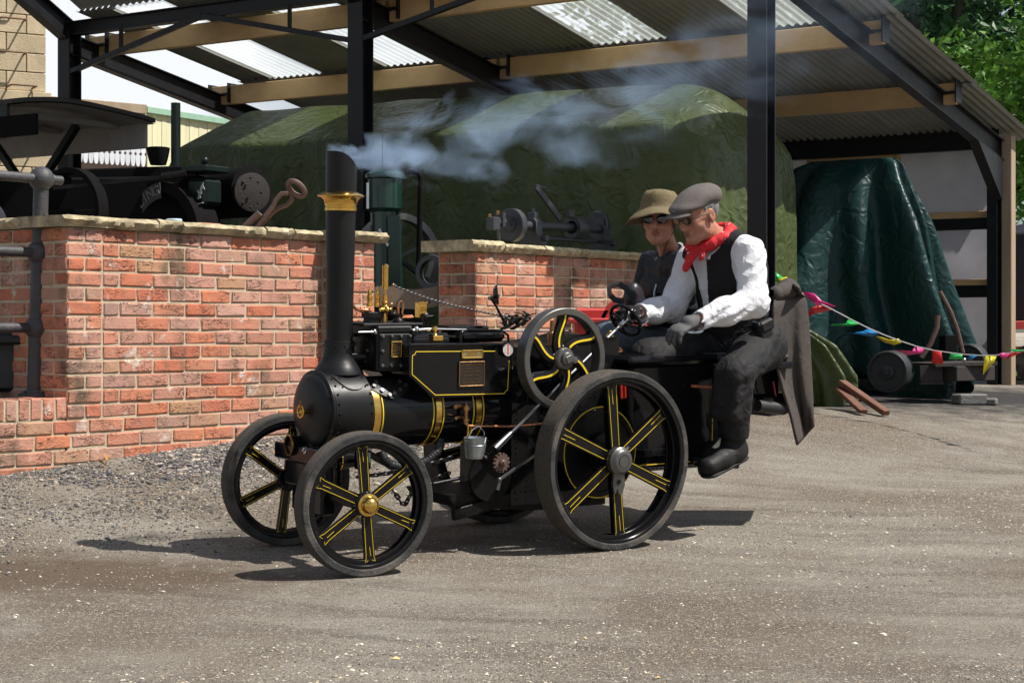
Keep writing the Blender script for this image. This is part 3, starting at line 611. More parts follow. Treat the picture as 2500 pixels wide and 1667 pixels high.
def ring(b, r0, r1, y0, y1, n=72, bev=.003, c=(0, 0, 0)):
    b.lathe([(r0, y0 + bev), (r0 + bev, y0), (r1 - bev, y0), (r1, y0 + bev), (r1, y1 - bev), (r1 - bev, y1), (r0 + bev, y1), (r0, y1 - bev)], c, YA, n, closed=True); return b
def wheel(pos, r, wd, rub, hub_r, a0, front, rz=0, lab=None):
    wr = empty('wheel', pos, rz=rz, parent=eng)
    if lab: wr['label'] = lab
    h = wd / 2
    part(ring(MB(), r - rub, r - .004, -h, h, 80, .004), 'tyre', RUB, wr)
    t = MB(); n = 160
    t.lathe([(r - .012, -h + .006), (r - .001, -h + .012), (r, 0), (r - .001, h - .012), (r - .012, h - .006)], (0, 0, 0), YA, n, closed=True); part(t, 'tread', TREAD, wr)
    ri = r - rub; q = MB(); ring(q, ri - .016, ri + .001, -h * .92, h * .92, 80, .004); ring(q, ri - .034, ri - .015, h * .30, h * .46, 80, .002); ring(q, ri - .034, ri - .015, -h * .46, -h * .30, 80, .002)
    part(q, 'rim', BLK, wr)
    ln = MB(); rin = hub_r * .8; rout = ri - .018; wi, wo = (.052, .060) if not front else (.042, .047)
    for i in range(6):
        a = R(a0 + 60 * i); d = V((-math.cos(a), 0, math.sin(a))); s_ = V((d.z, 0, -d.x)); yo = (h * .42 if (i % 2 == 0 or front) else h * .30); yb = yo - .012
        sp = MB(); sp.prism([d * rin - s_ * wi / 2 + V((0, yb, 0)), d * rout - s_ * wo / 2 + V((0, yb, 0)), d * rout + s_ * wo / 2 + V((0, yb, 0)), d * rin + s_ * wi / 2 + V((0, yb, 0))], (0, .012, 0))
        sp.prism([d * rin - s_ * .007 + V((0, -h * .6, 0)), d * rout - s_ * .007 + V((0, -h * .6, 0)), d * rout + s_ * .007 + V((0, -h * .6, 0)), d * rin + s_ * .007 + V((0, -h * .6, 0))], (0, yb + h * .6, 0))
        sp.box(d * (rout - .012) + V((0, yo + .003, 0)), (.012, .006, .012), frame(d, YA).to_3x3() if 0 else None)
        part(sp, 'spoke', BLK, wr)
        yl = yo + .0012; lw_ = .0020 if not front else .0017
        def line(p, q_, k=1): ln.bar(p + V((0, yl, 0)), q_ + V((0, yl, 0)), lw_ * k, .0015, up=YA, ch=.0002)
        for sg in (-1, 1):
            line(d * (hub_r * 1.02) + s_ * sg * wi * .36, d * (rout - .03) + s_ * sg * wo * .36); line(d * (rout - .03) + s_ * sg * wo * .36, d * (rout - .006) + s_ * sg * wo * .47)
        line(d * (rout - .03) + s_ * .003, d * (rout * .72) + s_ * .001)
        line(d * (rout - .008) - s_ * wo * .40, d * (rout - .016) + s_ * .002); line(d * (rout - .008) + s_ * wo * .40, d * (rout - .016) + s_ * .002)
    part(ln, 'lining', YEL, wr)
    hb = MB().lathe([(.0, -h - .01), (hub_r * .7, -h - .01), (hub_r * .8, -h * .5), (hub_r, h * .1), (hub_r, h * .5), (hub_r * .93, h * .56), (0, h * .56)], (0, 0, 0), YA, 36)
    part(hb, 'hub', BLK if front else IRON, wr)
    return wr
RF, RR_ = .293, .40; ST = R(-6)
def fpos(y): return V((1.235 + y * math.sin(R(6)), y * math.cos(R(6)), RF))
wn = wheel(fpos(.435), RF, .09, .034, .05, 95, True, ST, 'front wheel with bright brass hub cap')
part(MB().lathe([(.044, .03), (.046, .034), (.046, .042), (.036, .046), (.034, .056), (.031, .066), (.022, .076), (.010, .081), (0, .082)], (0, 0, 0), YA, 32), 'hub_cap', BRASS, wn)
wheel(fpos(-.375), RF, .09, .034, .05, 83, True, ST)
rn = wheel(V((0, .44, RR_)), RR_, .12, .033, .062, 96, False, 0, 'large near rear wheel with grey hub')
q = MB().lathe([(.062, .03), (.062, .058), (.055, .064), (.050, .074), (.045, .078), (.030, .079), (.030, .076), (.026, .076), (.026, .080), (0, .080)], (0, 0, 0), YA, 36).cone((-.03, .05, .045), (-.045, .05, .058), .008, .008); part(q, 'hub_cap', GREYI, rn)
q = MB(); q.prism([(.030, .034, -.04), (.034, .034, -.11), (.022, .034, -.145), (-.022, .034, -.145), (-.034, .034, -.11), (-.030, .034, -.04)], (0, .012, 0)); q.cone((0, .046, -.135), (0, .056, -.135), .012); part(q, 'drive_plate', GREYI, rn)
part(MB().cone((0, .0475, -.095), (0, .049, -.095), .011), 'pin_hole', DARKG, rn)
wheel(V((0, -.44, RR_)), RR_, .12, .033, .062, 70, False, 0)

# boiler, smokebox, chimney
XA = (1, 0, 0); BZ = .615
b = MB().lathe([(0, 0), (.155, 0), (.155, .80), (0, .80)], (.26, 0, BZ), XA, 64); boiler = part(b, 'boiler', BLK)
for x0, wb in ((1.052, .034), (.742, .030), (.532, .030)):
    bo = part(MB().lathe([(.154, -wb / 2), (.1585, -wb / 2 + .001), (.1585, wb / 2 - .001), (.154, wb / 2)], (x0, 0, BZ + (.004 if x0 > 1 else 0)), XA, 64), 'brass_band', BRASS, boiler)
    for s_ in ((-1, 1) if x0 < 1 else (-1,)): part(MB().lathe([(.1545, -.0028), (.1562, -.0025), (.1562, .0025), (.1545, .0028)], (x0 + s_ * (wb / 2 + .011), 0, BZ), XA, 64), 'lining', YEL, boiler)
SZ = .630
sbx = part(MB().lathe([(0, 0), (.166, 0), (.170, .004), (.170, .185), (.166, .19), (0, .19)], (1.075, 0, SZ), XA, 64), 'smokebox', SAT)
rv = MB()
for xr in (1.088, 1.245):
    for i in range(26):
        a = 2 * math.pi * i / 26; rv.sph((xr, .171 * math.cos(a), SZ + .171 * math.sin(a)), .0055, 8)
part(rv, 'rivets', SAT, sbx)
door = part(MB().lathe([(.172, 0), (.172, .008), (.165, .012), (.158, .012), (.156, .018), (.150, .026), (.12, .036), (.06, .044), (0, .046)], (1.263, 0, SZ), XA, 64), 'smokebox_door', SAT)
q = MB().lathe([(0, 0), (.012, 0), (.012, .03), (.006, .034), (0, .034)], (1.306, 0, SZ), XA, 20); ring_ = [V((1.335, .025 * math.cos(t), SZ + .025 * math.sin(t))) for t in [2 * math.pi * i / 24 for i in range(24)]]; q.tube(ring_, .005, 8, True)
for i in range(4): a = math.pi * i / 2 + .4; q.bar((1.333, 0, SZ), (1.335, .025 * math.cos(a), SZ + .025 * math.sin(a)), .006)
q.bar((1.338, 0, SZ), (1.344, .012, SZ + .045), .006); part(q, 'door_wheel', BRASS, door)
q = MB().bar((1.272, .152, SZ + .085), (1.272, .152, SZ - .085), .012)
for dz in (.07, -.07): q.bar((1.272, .158, SZ + dz), (1.293, .06, SZ + dz), .014, .006)
part(q, 'hinge', IRON, door)
q = MB().bar((1.292, .13, SZ - .075), (1.297, -.13, SZ - .075), .003); part(q, 'door_seam', DARKG, door)
CX = 1.155
ch = part(MB().lathe([(.058, .0), (.059, .25), (.0635, .60), (.066, .72)], (CX, 0, .86), (0, 0, 1), 48), 'chimney', SAT)
n = 48; vs_ = []
for k_, (rr_, dz) in enumerate(((.066, 0), (.0665, 1), (.060, 1), (.059, 0))):
    for i in range(n):
        a = 2 * math.pi * i / n; zt = 1.69 + .046 * math.cos(a) - .012 * math.cos(2 * a); vs_.append((CX + rr_ * math.cos(a), rr_ * math.sin(a), zt if dz else (1.575 if k_ == 0 else 1.4)))
fs_ = [(k_ * n + i, k_ * n + (i + 1) % n, (k_ + 1) * n + (i + 1) % n, (k_ + 1) * n + i) for k_ in range(3) for i in range(n)] + [tuple(range(3 * n, 4 * n))]
part(MB().add(vs_, fs_), 'chimney_top', SAT, ch)
part(MB().lathe([(.064, -.058), (.0685, -.057), (.0685, -.045), (.066, -.042), (.066, -.036), (.069, -.034), (.069, -.028), (.070, -.024), (.074, -.010), (.084, -.001), (.097, .002), (.100, .006), (.096, .010), (.080, .017), (.068, .022), (.064, .023)], (CX, 0, 1.532), (0, 0, 1), 56), 'brass_cap', BRASS, ch)
q = MB().lathe([(.05, -.09), (.104, -.088), (.107, -.082), (.102, -.068), (.090, -.048), (.077, -.028), (.069, -.010), (.0655, .010), (.0645, .055), (.059, .057)], (CX, 0, .868), (0, 0, 1), 56)
for i in range(10): a = 2 * math.pi * i / 10 + .2; q.sph((CX + .065 * math.cos(a), .065 * math.sin(a), .905), .0045, 8)
# saddle skirt that wraps the top of the smokebox
sk = []; n1, n2 = 24, 12
for i in range(n1 + 1):
    for j in range(n2 + 1):
        x_ = -.092 + .184 * j / n2; lim = R(56) * math.sqrt(max(0, 1 - abs(x_ / .093) ** 2.4)) ; a = -lim + 2 * lim * i / n1; sk.append((CX + x_, .1755 * math.sin(a), SZ + .1755 * math.cos(a)))
q.add(sk, [(i * (n2 + 1) + j, i * (n2 + 1) + j + 1, (i + 1) * (n2 + 1) + j + 1, (i + 1) * (n2 + 1) + j) for i in range(n1) for j in range(n2)])
for a in (-50, -35, 35, 50):
    for x_ in (-.055, .055): q.sph((CX + x_, .176 * math.sin(R(a)), SZ + .176 * math.cos(R(a))), .0048, 8)
part(q, 'chimney_base', SAT, ch)

# cylinder block on the boiler
cyl = part(MB().box((.955, 0, .893), (.172, .25, .195), None, .008).box((.955, 0, .975), (.176, .262, .03), None, .006).box((.95, 0, .995), (.30, .22, .012), None, .003), 'cylinder_block', SAT)
plate = part(MB().box((.955, .130, .885), (.162, .012, .145), None, .003), 'valve_cover', SAT, cyl)
q = MB()
for x_ in (-.068, -.023, .023, .068):
    for z_ in (-.062, .062): q.lathe([(0.0085, 0), (.0085, .005), (.006, .010), (0, .012)], (.955 + x_, .136, .885 + z_), YA, 10)
for x_ in (-.068, .068): q.lathe([(0.0085, 0), (.0085, .005), (.006, .010), (0, .012)], (.955 + x_, .136, .885), YA, 10)
part(q, 'bolts', GREYI, cyl)
def sign(cx, y, cz, wd, ht, m_edge, m_bg, lines, m_tx, par, yaw=0):
    p_ = part(MB().box((cx, y, cz), (wd, .004, ht), None, .001), 'name_plate', m_bg, par)
    e = MB()
    for sx in (-1, 1): e.box((cx + sx * (wd / 2 - .002), y + .003, cz), (.004, .004, ht), None, .0008)
    for sz in (-1, 1): e.box((cx, y + .003, cz + sz * (ht / 2 - .002)), (wd, .004, .004), None, .0008)
    for sx in (-1, 1):
        for sz in (-1, 1): e.sph((cx + sx * (wd / 2 - .004), y + .005, cz + sz * (ht / 2 - .004)), .003, 8)
    for ln_, sz, zf, kx in lines:
        t = text('lettering', ln_, m_tx, None, M.Identity(4), sz, .0006, sx=kx); me = t.data
        me.transform(basis((cx, y + .0028, cz + zf * ht), (-1, 0, 0), (0, 0, 1))); k = len(e.v)
        e.v += [tuple(v.co) for v in me.vertices]; e.f += [tuple(i + k for i in p.vertices) for p in me.polygons]; bpy.data.objects.remove(t); bpy.data.meshes.remove(me)
    o = e.build('raised_lettering', m_edge, p_.parent if p_.parent != eng else eng, 25); return p_
BGD = mat('plate_ground', (.02, .017, .013), (.05, .04, .03), 60, .5, metal=.4)
sign(.955, .139, .892, .052, .068, BRASS, BGD, [('SAVAGE BROS', .0105, .30, .72), ('LIMITED', .0105, .10, .8), ('ENGINEERS', .0105, -.10, .78), ("KING'S LYNN", .0105, -.30, .76)], BRASS, cyl)
q = MB()                                  # saddle flange bolted to the boiler
fl = []; n1, n2 = 10, 16
for j in range(n2 + 1):
    x_ = .865 + .21 * j / n2; w_ = abs((j / n2 - .5) * 2); lim = R(66) - R(20) * w_ ** 1.5
    for i in range(n1 + 1): a = R(18) + (lim - R(18)) * i / n1; fl.append((x_, .166 * math.sin(a), BZ + .166 * math.cos(a)))
q.add(fl, [(j * (n1 + 1) + i, j * (n1 + 1) + i + 1, (j + 1) * (n1 + 1) + i + 1, (j + 1) * (n1 + 1) + i) for j in range(n2) for i in range(n1)])
q.add([(v[0], v[1] * .93, BZ + (v[2] - BZ) * .93) for v in fl], [(j * (n1 + 1) + i, (j + 1) * (n1 + 1) + i, (j + 1) * (n1 + 1) + i + 1, j * (n1 + 1) + i + 1) for j in range(n2) for i in range(n1)])
q.add(fl[n1::n1 + 1] + [(v[0], v[1] * .93, BZ + (v[2] - BZ) * .93) for v in fl[n1::n1 + 1]], [(i, i + 1, n2 + 2 + i, n2 + 1 + i) for i in range(n2)])
part(q, 'saddle_flange', SAT, cyl)
q = MB()
for x_, a in ((.89, 44), (.93, 52), (.965, 58), (.99, 60), (1.02, 52), (1.05, 44), (.91, 36), (1.03, 36)): d = V((0, math.sin(R(a)), math.cos(R(a)))); q.cone(V((x_, 0, BZ)) + d * .166, V((x_, 0, BZ)) + d * .175, .009, .009, 6)
part(q, 'flange_bolts', GREYI, cyl)
q = MB().lathe([(0, 0), (.085, 0), (.085, .018), (.06, .024), (0, .026)], (1.04, .02, .885), XA, 32)
for i in range(9): a = 2 * math.pi * i / 9; q.cone((1.056, .02 + .072 * math.cos(a), .885 + .072 * math.sin(a)), (1.078, .02 + .072 * math.cos(a), .885 + .072 * math.sin(a)), .008, .008, 6)
part(q, 'cylinder_cover', IRON, cyl)
part(MB().cone((1.20, .03, .862), (1.05, .06, .858), .017, .017, 18), 'exhaust_pipe', SAT, cyl)
part(MB().cone((1.12, .10, .964), (1.05, .11, .966), .0045).lathe([(0, 0), (.014, 0), (.012, .012), (0, .014)], (1.04, .11, .966), XA, 16), 'drain_cock', CHROME, cyl)
# brass fittings on top
tz = 1.0
def at9(x, y): p_ = c9(x, y, .02); return p_
q = MB(); p0 = at9(800, 60); p1 = at9(785, 660)
xw = (p0.x + p1.x) / 2; q.lathe([(.0, p0.z + .004), (.006, p0.z + .002), (.0155, p0.z - .004), (.0155, p0.z - .012), (.0135, p0.z - .013), (.0135, p1.z), (.0065, p1.z - .001), (.0065, p1.z - .022), (.0125, p1.z - .023), (.0125, p1.z - .05), (.0155, p1.z - .052), (.0155, p1.z - .06), (.012, p1.z - .066), (.016, p1.z - .072), (.019, p1.z - .085), (.016, p1.z - .098), (.0115, p1.z - .102), (.0115, 1.0)], (xw, .02, 0), (0, 0, 1), 28); q.cone((xw + .03, .03, p1.z - .085), (xw - .022, .03, p1.z - .085), .0085).sph((xw, .036, p1.z - .085), .014)
part(q, 'whistle', BRASS, cyl)
for xx_ in (470, 650):
    p_ = at9(xx_, 1050); q = MB().lathe([(.014, 0), (.014, .012), (.0115, .014), (.0115, .032), (.0135, .034), (.0135, .046), (.010, .048), (.010, .054), (.0115, .060), (.009, .068), (.004, .071), (.004, .076), (.002, .078), (.0015, .090), (0, .091)], (p_.x, .0, p_.z - .004), (0, 0, 1), 20); part(q, 'safety_valve', BRASS, cyl)
p_ = at9(540, 1200); part(MB().box((p_.x, 0, p_.z - .012), (.075, .06, .024)).box((p_.x, 0, p_.z - .032), (.06, .05, .03)), 'valve_chest', IRON, cyl)
part(MB().tube([c9(-120, 900, .0), c9(20, 1040, .0), c9(100, 1130, .0), c9(200, 1150, .0), c9(420, 1150, .0)], .007, 10).cone(c9(190, 1140, 0), c9(240, 1150, 0), .011).cone(c9(280, 1150, 0), c9(430, 1150, 0), .0095), 'steam_pipe', COPPER, cyl)
part(MB().tube([c9(x_, y_, .03) for x_, y_ in ((940, 1180), (955, 980), (980, 540))], .0045, 8).sph(c9(980, 545, .03), .007, 10).sph(c9(935, 1010, .03), .008, 10), 'whistle_lever', BRONZE, cyl)
pts = [(1100, 1240), (1105, 1050), (1130, 950), (1180, 930), (1220, 980), (1225, 1080), (1195, 1200), (1215, 1285), (1300, 1290), (1440, 1285), (1460, 1310), (1380, 1325), (1200, 1325)]
part(MB().tube([c9(x_, y_, .05) for x_, y_ in pts], .0036, 8).cone(c9(1098, 1220, .05), c9(1105, 1070, .05), .005), 'oil_pipe', COPPER, cyl)
p_ = c9(1100, 1330, .05); part(MB().lathe([(.026, 0), (.024, .012), (.014, .022), (.010, .024), (.010, .034), (0, .034)], (p_.x, .05, 1.0), (0, 0, 1), 20).sph(c9(990, 1250, .05), (.02, .014, .014)).sph(c9(1010, 1190, .05), .010), 'regulator_casting', IRON, cyl)
a_, b_ = c9(1580, 980, .04), c9(1850, 1330, .04); xm, zm = (a_.x + b_.x) / 2, (a_.z + b_.z) / 2
lub = part(MB().box((xm + .006, .025, zm), (.040, .036, a_.z - b_.z), None, .002).box((xm + .006, .025, a_.z + .002), (.044, .04, .004), None, .001), 'lubricator_box', BRASS, cyl)
text('lettering', 'FOSTER\nLINCOLN', BRASS, cyl, basis((xm + .004, .0445, zm + .006), (-1, 0, 0), (0, 0, 1)), .0098, .0008, sx=.72)
q = MB().sph(c9(1850, 950, .03), .006).sph(c9(1740, 940, .02), .005); q.lathe([(0, 0), (.018, 0), (.02, .006), (.012, .012), (0, .014)], c9(1760, 1320, .05), YA, 20).cone(c9(1780, 1310, .06), c9(1930, 1290, .06), .005); part(q, 'ratchet_wheel', IRON, cyl)['kind'] = 'stuff'
def chain(pts, r, par, m, name='chain', tile=None):
    pts = [V(p) for p in pts]; L_ = [0]
    for i in range(len(pts) - 1): L_.append(L_[-1] + (pts[i + 1] - pts[i]).length)
    st = r * 5.2; n_ = int(L_[-1] / st); b_ = MB()
    for k in range(n_ + 1):
        s_ = k * st; i = max(j for j in range(len(L_) - 1) if L_[j] <= s_ + 1e-9); t = (s_ - L_[i]) / max(1e-6, L_[i + 1] - L_[i]); c = pts[i].lerp(pts[i + 1], min(1, t)); d = (pts[i + 1] - pts[i]).normalized(); m3 = frame(d) @ M.Rotation(R(20 + 90 * (k % 2)), 3, 'Z')
        lp = [c + m3 @ V((0, r * 1.7 * math.cos(a), r * 2.2 * math.sin(a) + (r * 1.3 if math.sin(a) > 0 else -r * 1.3))) for a in [2 * math.pi * j / 8 + .39 for j in range(8)]]; b_.tube(lp, r, 5, True)
    return part(b_, name, m, par)
chain([c9(1000, 565, .03), c9(1400, 730, .03), c9(1870, 890, .03), c9(2352, 1030, .03), c5(1830, 625, .03), c5(2000, 660, .03), c5(2130, 680, .03)], .0021, eng, GREYI, 'whistle_chain')
# side tank with its lining, plates and disc
TK = [(.925, .912), (.925, .785), (.80, .684), (.405, .684), (.395, .70), (.395, .912)]
tank = part(MB().prism([(x_, .195, z_) for x_, z_ in TK], (0, -.14, 0)), 'side_tank', BLK)
part(MB().prism([(x_, -.195, z_) for x_, z_ in TK], (0, .14, 0)), 'side_tank', BLK)
part(MB().tube([(.935, .18, .908), (.925, .197, .913), (.40, .197, .906), (.385, .18, .904)], .008, 10), 'tank_rail', BLK, tank)
def lin(pts, y, wd, par, m=YEL):
    b_ = MB()
    for i in range(len(pts) - 1): b_.bar(V((pts[i][0], y, pts[i][1])), V((pts[i + 1][0], y, pts[i + 1][1])), wd, .0014, up=YA, ch=.0002)
    return part(b_, 'lining', m, par)
LN = [(.47, .878), (.893, .884), (.898, .872), (.91, .868), (.91, .788), (.79, .696), (.425, .690), (.42, .70), (.408, .706), (.403, .835)]
lin(LN[1:], .1962, .0032, tank); lin([(.893, .884), (.66, .881)], .1962, .0032, tank); lin([(.546, .879), (.48, .878)], .1962, .0032, tank)
sign(.603, .198, .868, .112, .036, BRASS, mat('brass_ground', (.42, .34, .16), (.3, .24, .1), 50, .4, metal=.7), [('LIBERTY', .021, 0, .78)], BRASS, tank)
sign(.605, .198, .782, .135, .108, BRONZE, BGD, [('SAVAGE BROTHERS LIMITED', .0145, .36, .60), ('Manufacturers of', .0105, .205, .85), ('Steam Lorries and Tractors,', .0105, .075, .78), ('Steam Sanitary Wagons', .0105, -.07, .85), ('& Traction Engs.', .0105, -.215, .85), ("King's Lynn, ENGLAND.", .0115, -.355, .88)], BRONZE, tank)
p_ = c5(2100, 990, .2); dk = part(MB().lathe([(0, 0), (.033, 0), (.033, .018), (.031, .021), (.0285, .021), (.0285, .017), (0, .017)], (p_.x, .196, p_.z), YA, 36), 'disc_holder', BLK, tank)
part(MB().lathe([(0, .0172), (.0285, .0172), (.0285, .0182), (0, .0182)], (p_.x, .196, p_.z), YA, 30), 'paper_disc', WHITEP, tank)
q = MB().box((p_.x, .2147, p_.z), (.010, .0006, .046), None, .0001); part(q, 'disc_stripe', mat('faded_red_print', (.62, .16, .10), (.5, .12, .08), 80, .6), tank)
q = MB()
for k in range(9): q.box((p_.x + (.016 if k % 2 else -.015), .2147, p_.z - .02 + .005 * k), (.011, .0005, .0018), None, .0001)
part(q, 'disc_print', IRON, tank)
# motion gear above the boiler
part(MB().box((.78, .09, .925), (.19, .12, .03), None, .008).cone((.87, .12, .935), (.69, .12, .935), .024, .024, 18), 'slide_box', BLK)
q = MB().tube([(.64, .16, .91), (.635, .16, .958), (.60, .16, .972), (.42, .16, .966), (.385, .16, .945), (.38, .16, .90)], .006, 8); q.box((.51, .06, .94), (.25, .19, .05), None, .02); q.box((.55, .02, .975), (.22, .16, .02), None, .009); part(q, 'toolbox', BLK)
part(MB().cone(c5(1370, 795, .14), c5(2350, 818, .14), .0045).cone(c5(1200, 810, .14), c5(1370, 800, .14), .008).sph(c5(1240, 800, .14), .014), 'valve_rod', CHROME)
part(MB().lathe([(.012, 0), (.012, .022), (.008, .026), (.006, .03), (.006, .038), (.011, .042), (.011, .056), (.009, .06), (0, .06)], c5(1420, 905, .15), (0, 0, 1), 18).box(c5(1440, 885, .16), (.05, .02, .02)), 'oil_cup', BRASS)
rr2 = random.Random(3); q = MB()
for i in range(46): a_ = c5(2060 + rr2.uniform(0, 260), 740 - rr2.uniform(0, 1) * 80 + rr2.uniform(-20, 40), .1 + rr2.uniform(-.04, .05)); q.sph(a_, (rr2.uniform(.006, .014), rr2.uniform(.005, .012), rr2.uniform(.004, .009)), 8) if i % 3 else q.bar(a_, a_ + V((rr2.uniform(-.05, .05), rr2.uniform(-.03, .03), rr2.uniform(0, .03))), .008, .005)
q.bar(c5(2060, 800, .1), c5(2240, 690, .1), .03, .008).bar(c5(2150, 800, .08), c5(2330, 690, .08), .02, .01).cone(c5(2260, 670, .09), c5(2310, 650, .09), .006); part(q, 'spanners_and_chain', IRON)
mir = part(MB().tube([c5(1960, 510, .12), c5(2000, 570, .12), c5(2060, 690, .12), c5(2085, 740, .12)], .0055, 8).sph(c5(2085, 740, .12), .012), 'lever', BLK)
mc = c5(2000, 470, .12); md = V((-.75, .55, .1)).normalized(); part(MB().lathe([(0, -.012), (.02, -.012), (.035, -.004), (.0445, .004), (.0445, .009), (.042, .011), (0, .008)], mc, md, 36), 'round_mirror', BLK, mir)
q = MB(); sp = [c5(1930 + 95 * i / 30, 505 - 18 * i / 30, .135) + V((.0, .008 * math.cos(i * 1.3), .008 * math.sin(i * 1.3))) for i in range(31)]; part(q.tube(sp, .0025, 5), 'spring', IRON, mir)
# flywheel
FC = V((.212, .325, .848)); FR = .224
fw = empty('flywheel', FC, parent=eng)
part(ring(MB(), FR - .030, FR, -.032, .032, 96, .003), 'flywheel_rim', GREYI, fw)
sp = MB(); yl = MB(); ed = MB()
for i in range(6):
    a = R(62 + 60 * i); pts = []; 
    for k in range(13):
        t = k / 12; rr_ = .03 + (.195 - .03) * t; aa = a - .62 * math.sin(t * math.pi * .62) * (t ** .55); pts.append(V((-rr_ * math.cos(aa), 0, rr_ * math.sin(aa))))
    sp_ = MB().tube(pts, [.030 - .006 * math.sin(k / 12 * math.pi) + (.006 if k == 12 else 0) for k in range(13)], 10, flat=.62, up=YA); part(sp_, 'spoke', BLK, fw)
    ypt = [p + V((0, .0195, 0)) for p in pts[2:]]; yl.tube(ypt, [.0062] * len(ypt), 4, flat=.35, up=YA)
part(yl, 'lining', YEL, fw)
part(MB().lathe([(.048, -.05), (.05, -.02), (.050, .028), (.044, .036), (.030, .038), (.030, .052), (.026, .055), (0, .055)], (0, 0, 0), YA, 36).box((0, .052, 0), (.03, .018, .03), M.Rotation(.35, 3, 'Y')).lathe([(0, 0), (.015, 0), (.015, .018), (0, .02)], (-.032, .042, -.004), YA, 20).bar((-.005, .055, .012), (-.03, .052, 0), .008), 'hub', GREYI, fw)
part(MB().cone((.212, -.3, .848), (.212, .35, .848), .024, .024, 20), 'crankshaft', CHROME)
# hornplates, firebox, ashpan, tender
hp = MB().prism([(.385, .20, .70), (.385, .20, .19), (-.22, .20, .19), (-.22, .20, .93), (-.1, .20, .93), (.02, .20, .905), (.395, .20, .895)], (0, -.40, 0)); horn = part(hp, 'firebox', BLK)
rv = MB()
for x_ in (.36, .30): 
    for i in range(22): rv.sph((x_, .201, .22 + .025 * i), .0042, 6)
for z_ in (.66, .60, .25):
    for i in range(16): rv.sph((.36 - .03 * i, .201, z_), .0042, 6)
part(rv, 'rivets', SAT, horn)
part(MB().prism([(.70, .17, .255), (.66, .17, .20), (.24, .17, .155), (-.18, .17, .155), (-.18, .17, .26)], (0, -.34, 0)).box((.5, .18, .20), (.36, .03, .05), M.Rotation(.17, 3, 'Y')), 'ashpan', IRON)
part(MB().lathe([(0, 0), (.11, 0), (.11, .02), (0, .02)], (.5, .19, .33), YA, 36).box((.45, .1, .36), (.12, .14, .24), None, .03), 'injector_casting', IRON)
ten = part(MB().box((-.47, 0, .56), (.52, .60, .50), None, .02).box((-.47, 0, .825), (.56, .64, .04), None, .015).box((-.47, .305, .40), (.50, .02, .03)), 'tender', BLK)
lin([(-.24, .345), (-.70, .345), (-.71, .36), (-.71, .78)], .3115, .004, ten)
q = MB()
for i in range(18): q.sph((-.24 - .026 * i, .311, .325), .004, 6)
part(q, 'rivets', BLK, ten)
part(MB().lathe([(0, 0), (.20, 0), (.205, .01), (.20, .02), (.18, .02), (.18, .012), (0, .012)], (-.02, .31, .42), YA, 48).lathe([(.09, .02), (.09, .05), (.03, .06), (0, .06)], (-.02, .31, .42), YA, 36), 'bull_gear', IRON)
part(MB().lathe([(.205, .0), (.208, .003), (.202, .003)], (-.02, .322, .42), YA, 64, closed=True), 'lining', YEL)
part(MB().cone((0, -.5, .40), (0, .49, .40), .03, .03, 20), 'rear_axle', IRON)
part(MB().box(c2(1475, 235, .33), (.034, .01, .066), M.Rotation(.1, 3, 'Y'), .004).box(c2(1490, 235, .336), (.012, .012, .062), M.Rotation(.1, 3, 'Y'), .003), 'red_tag', REDP)
# steering column, worm and gear
SC0, SC1 = c2(470, 700, .30), V((-.375, .17, 1.01)); scd = (SC1 - SC0).normalized()
SC1 = c6(1400, 605, .16)
col_ = part(MB().cone(SC0, SC1, .0078, .0078, 14).cone(SC0 + (SC1 - SC0) * .02, SC0 + (SC1 - SC0) * .13, .019, .014, 16).cone(SC1 - (SC1 - SC0).normalized() * .05, SC1 + (SC1 - SC0).normalized() * .006, .012, .012, 16), 'steering_column', CHROME)
sd_ = (SC1 - SC0).normalized(); m3 = frame(sd_); WR = .082
q = MB().tube([SC1 + m3 @ V((WR * math.cos(t), WR * math.sin(t), 0)) for t in [2 * math.pi * i / 40 for i in range(40)]], .0085, 10, True)
for i in range(4):
    a = math.pi / 2 * i + .5; q.tube([SC1 + m3 @ V((.0, 0, -.012)), SC1 + m3 @ V((WR * .5 * math.cos(a + .25), WR * .5 * math.sin(a + .25), -.006)), SC1 + m3 @ V((WR * math.cos(a), WR * math.sin(a), 0))], .006, 8)
part(q, 'steering_wheel', BLK, col_)
kn = SC1 + m3 @ V((WR * .98, 0, 0)); kp = c6(1530, 690, .16); part(MB().cone(kp, c6(1640, 605, .19), .0075, .0075, 14), 'spinner_knob', CHROME, col_)
q = MB(); gc = c2(535, 780, .31)
q.lathe([(0, 0), (.034, 0), (.034, .016), (0, .016)], gc, YA, 30).lathe([(.016, .016), (.016, .026), (.009, .03), (.009, .04), (0, .041)], gc, YA, 14)
for i in range(14): a = 2 * math.pi * i / 14; q.box(gc + V((.038 * math.cos(a), .008, .038 * math.sin(a))), (.011, .014, .009), M.Rotation(-a, 3, 'Y'), .001)
part(q, 'worm_gear', mat('rusty_iron', (.16, .10, .075), (.09, .06, .05), 40, .6, metal=.4, bump=.3))
q = MB()
for i in range(5): p_ = SC0 + (SC1 - SC0).normalized() * (-.03 + .014 * i); q.lathe([(.014, -.004), (.021, 0), (.014, .004)], p_, SC1 - SC0, 16)
part(q.cone(SC0 - sd_ * .05, SC0 + sd_ * .05, .013), 'worm', IRON)
part(MB().bar(c2(530, 910, .32), c2(800, 725, .32), .012, .007, up=YA).bar(c2(515, 990, .32), c2(535, 905, .32), .016, .008, up=YA).sph(c2(530, 910, .32), .011), 'brake_rod', GREYI)
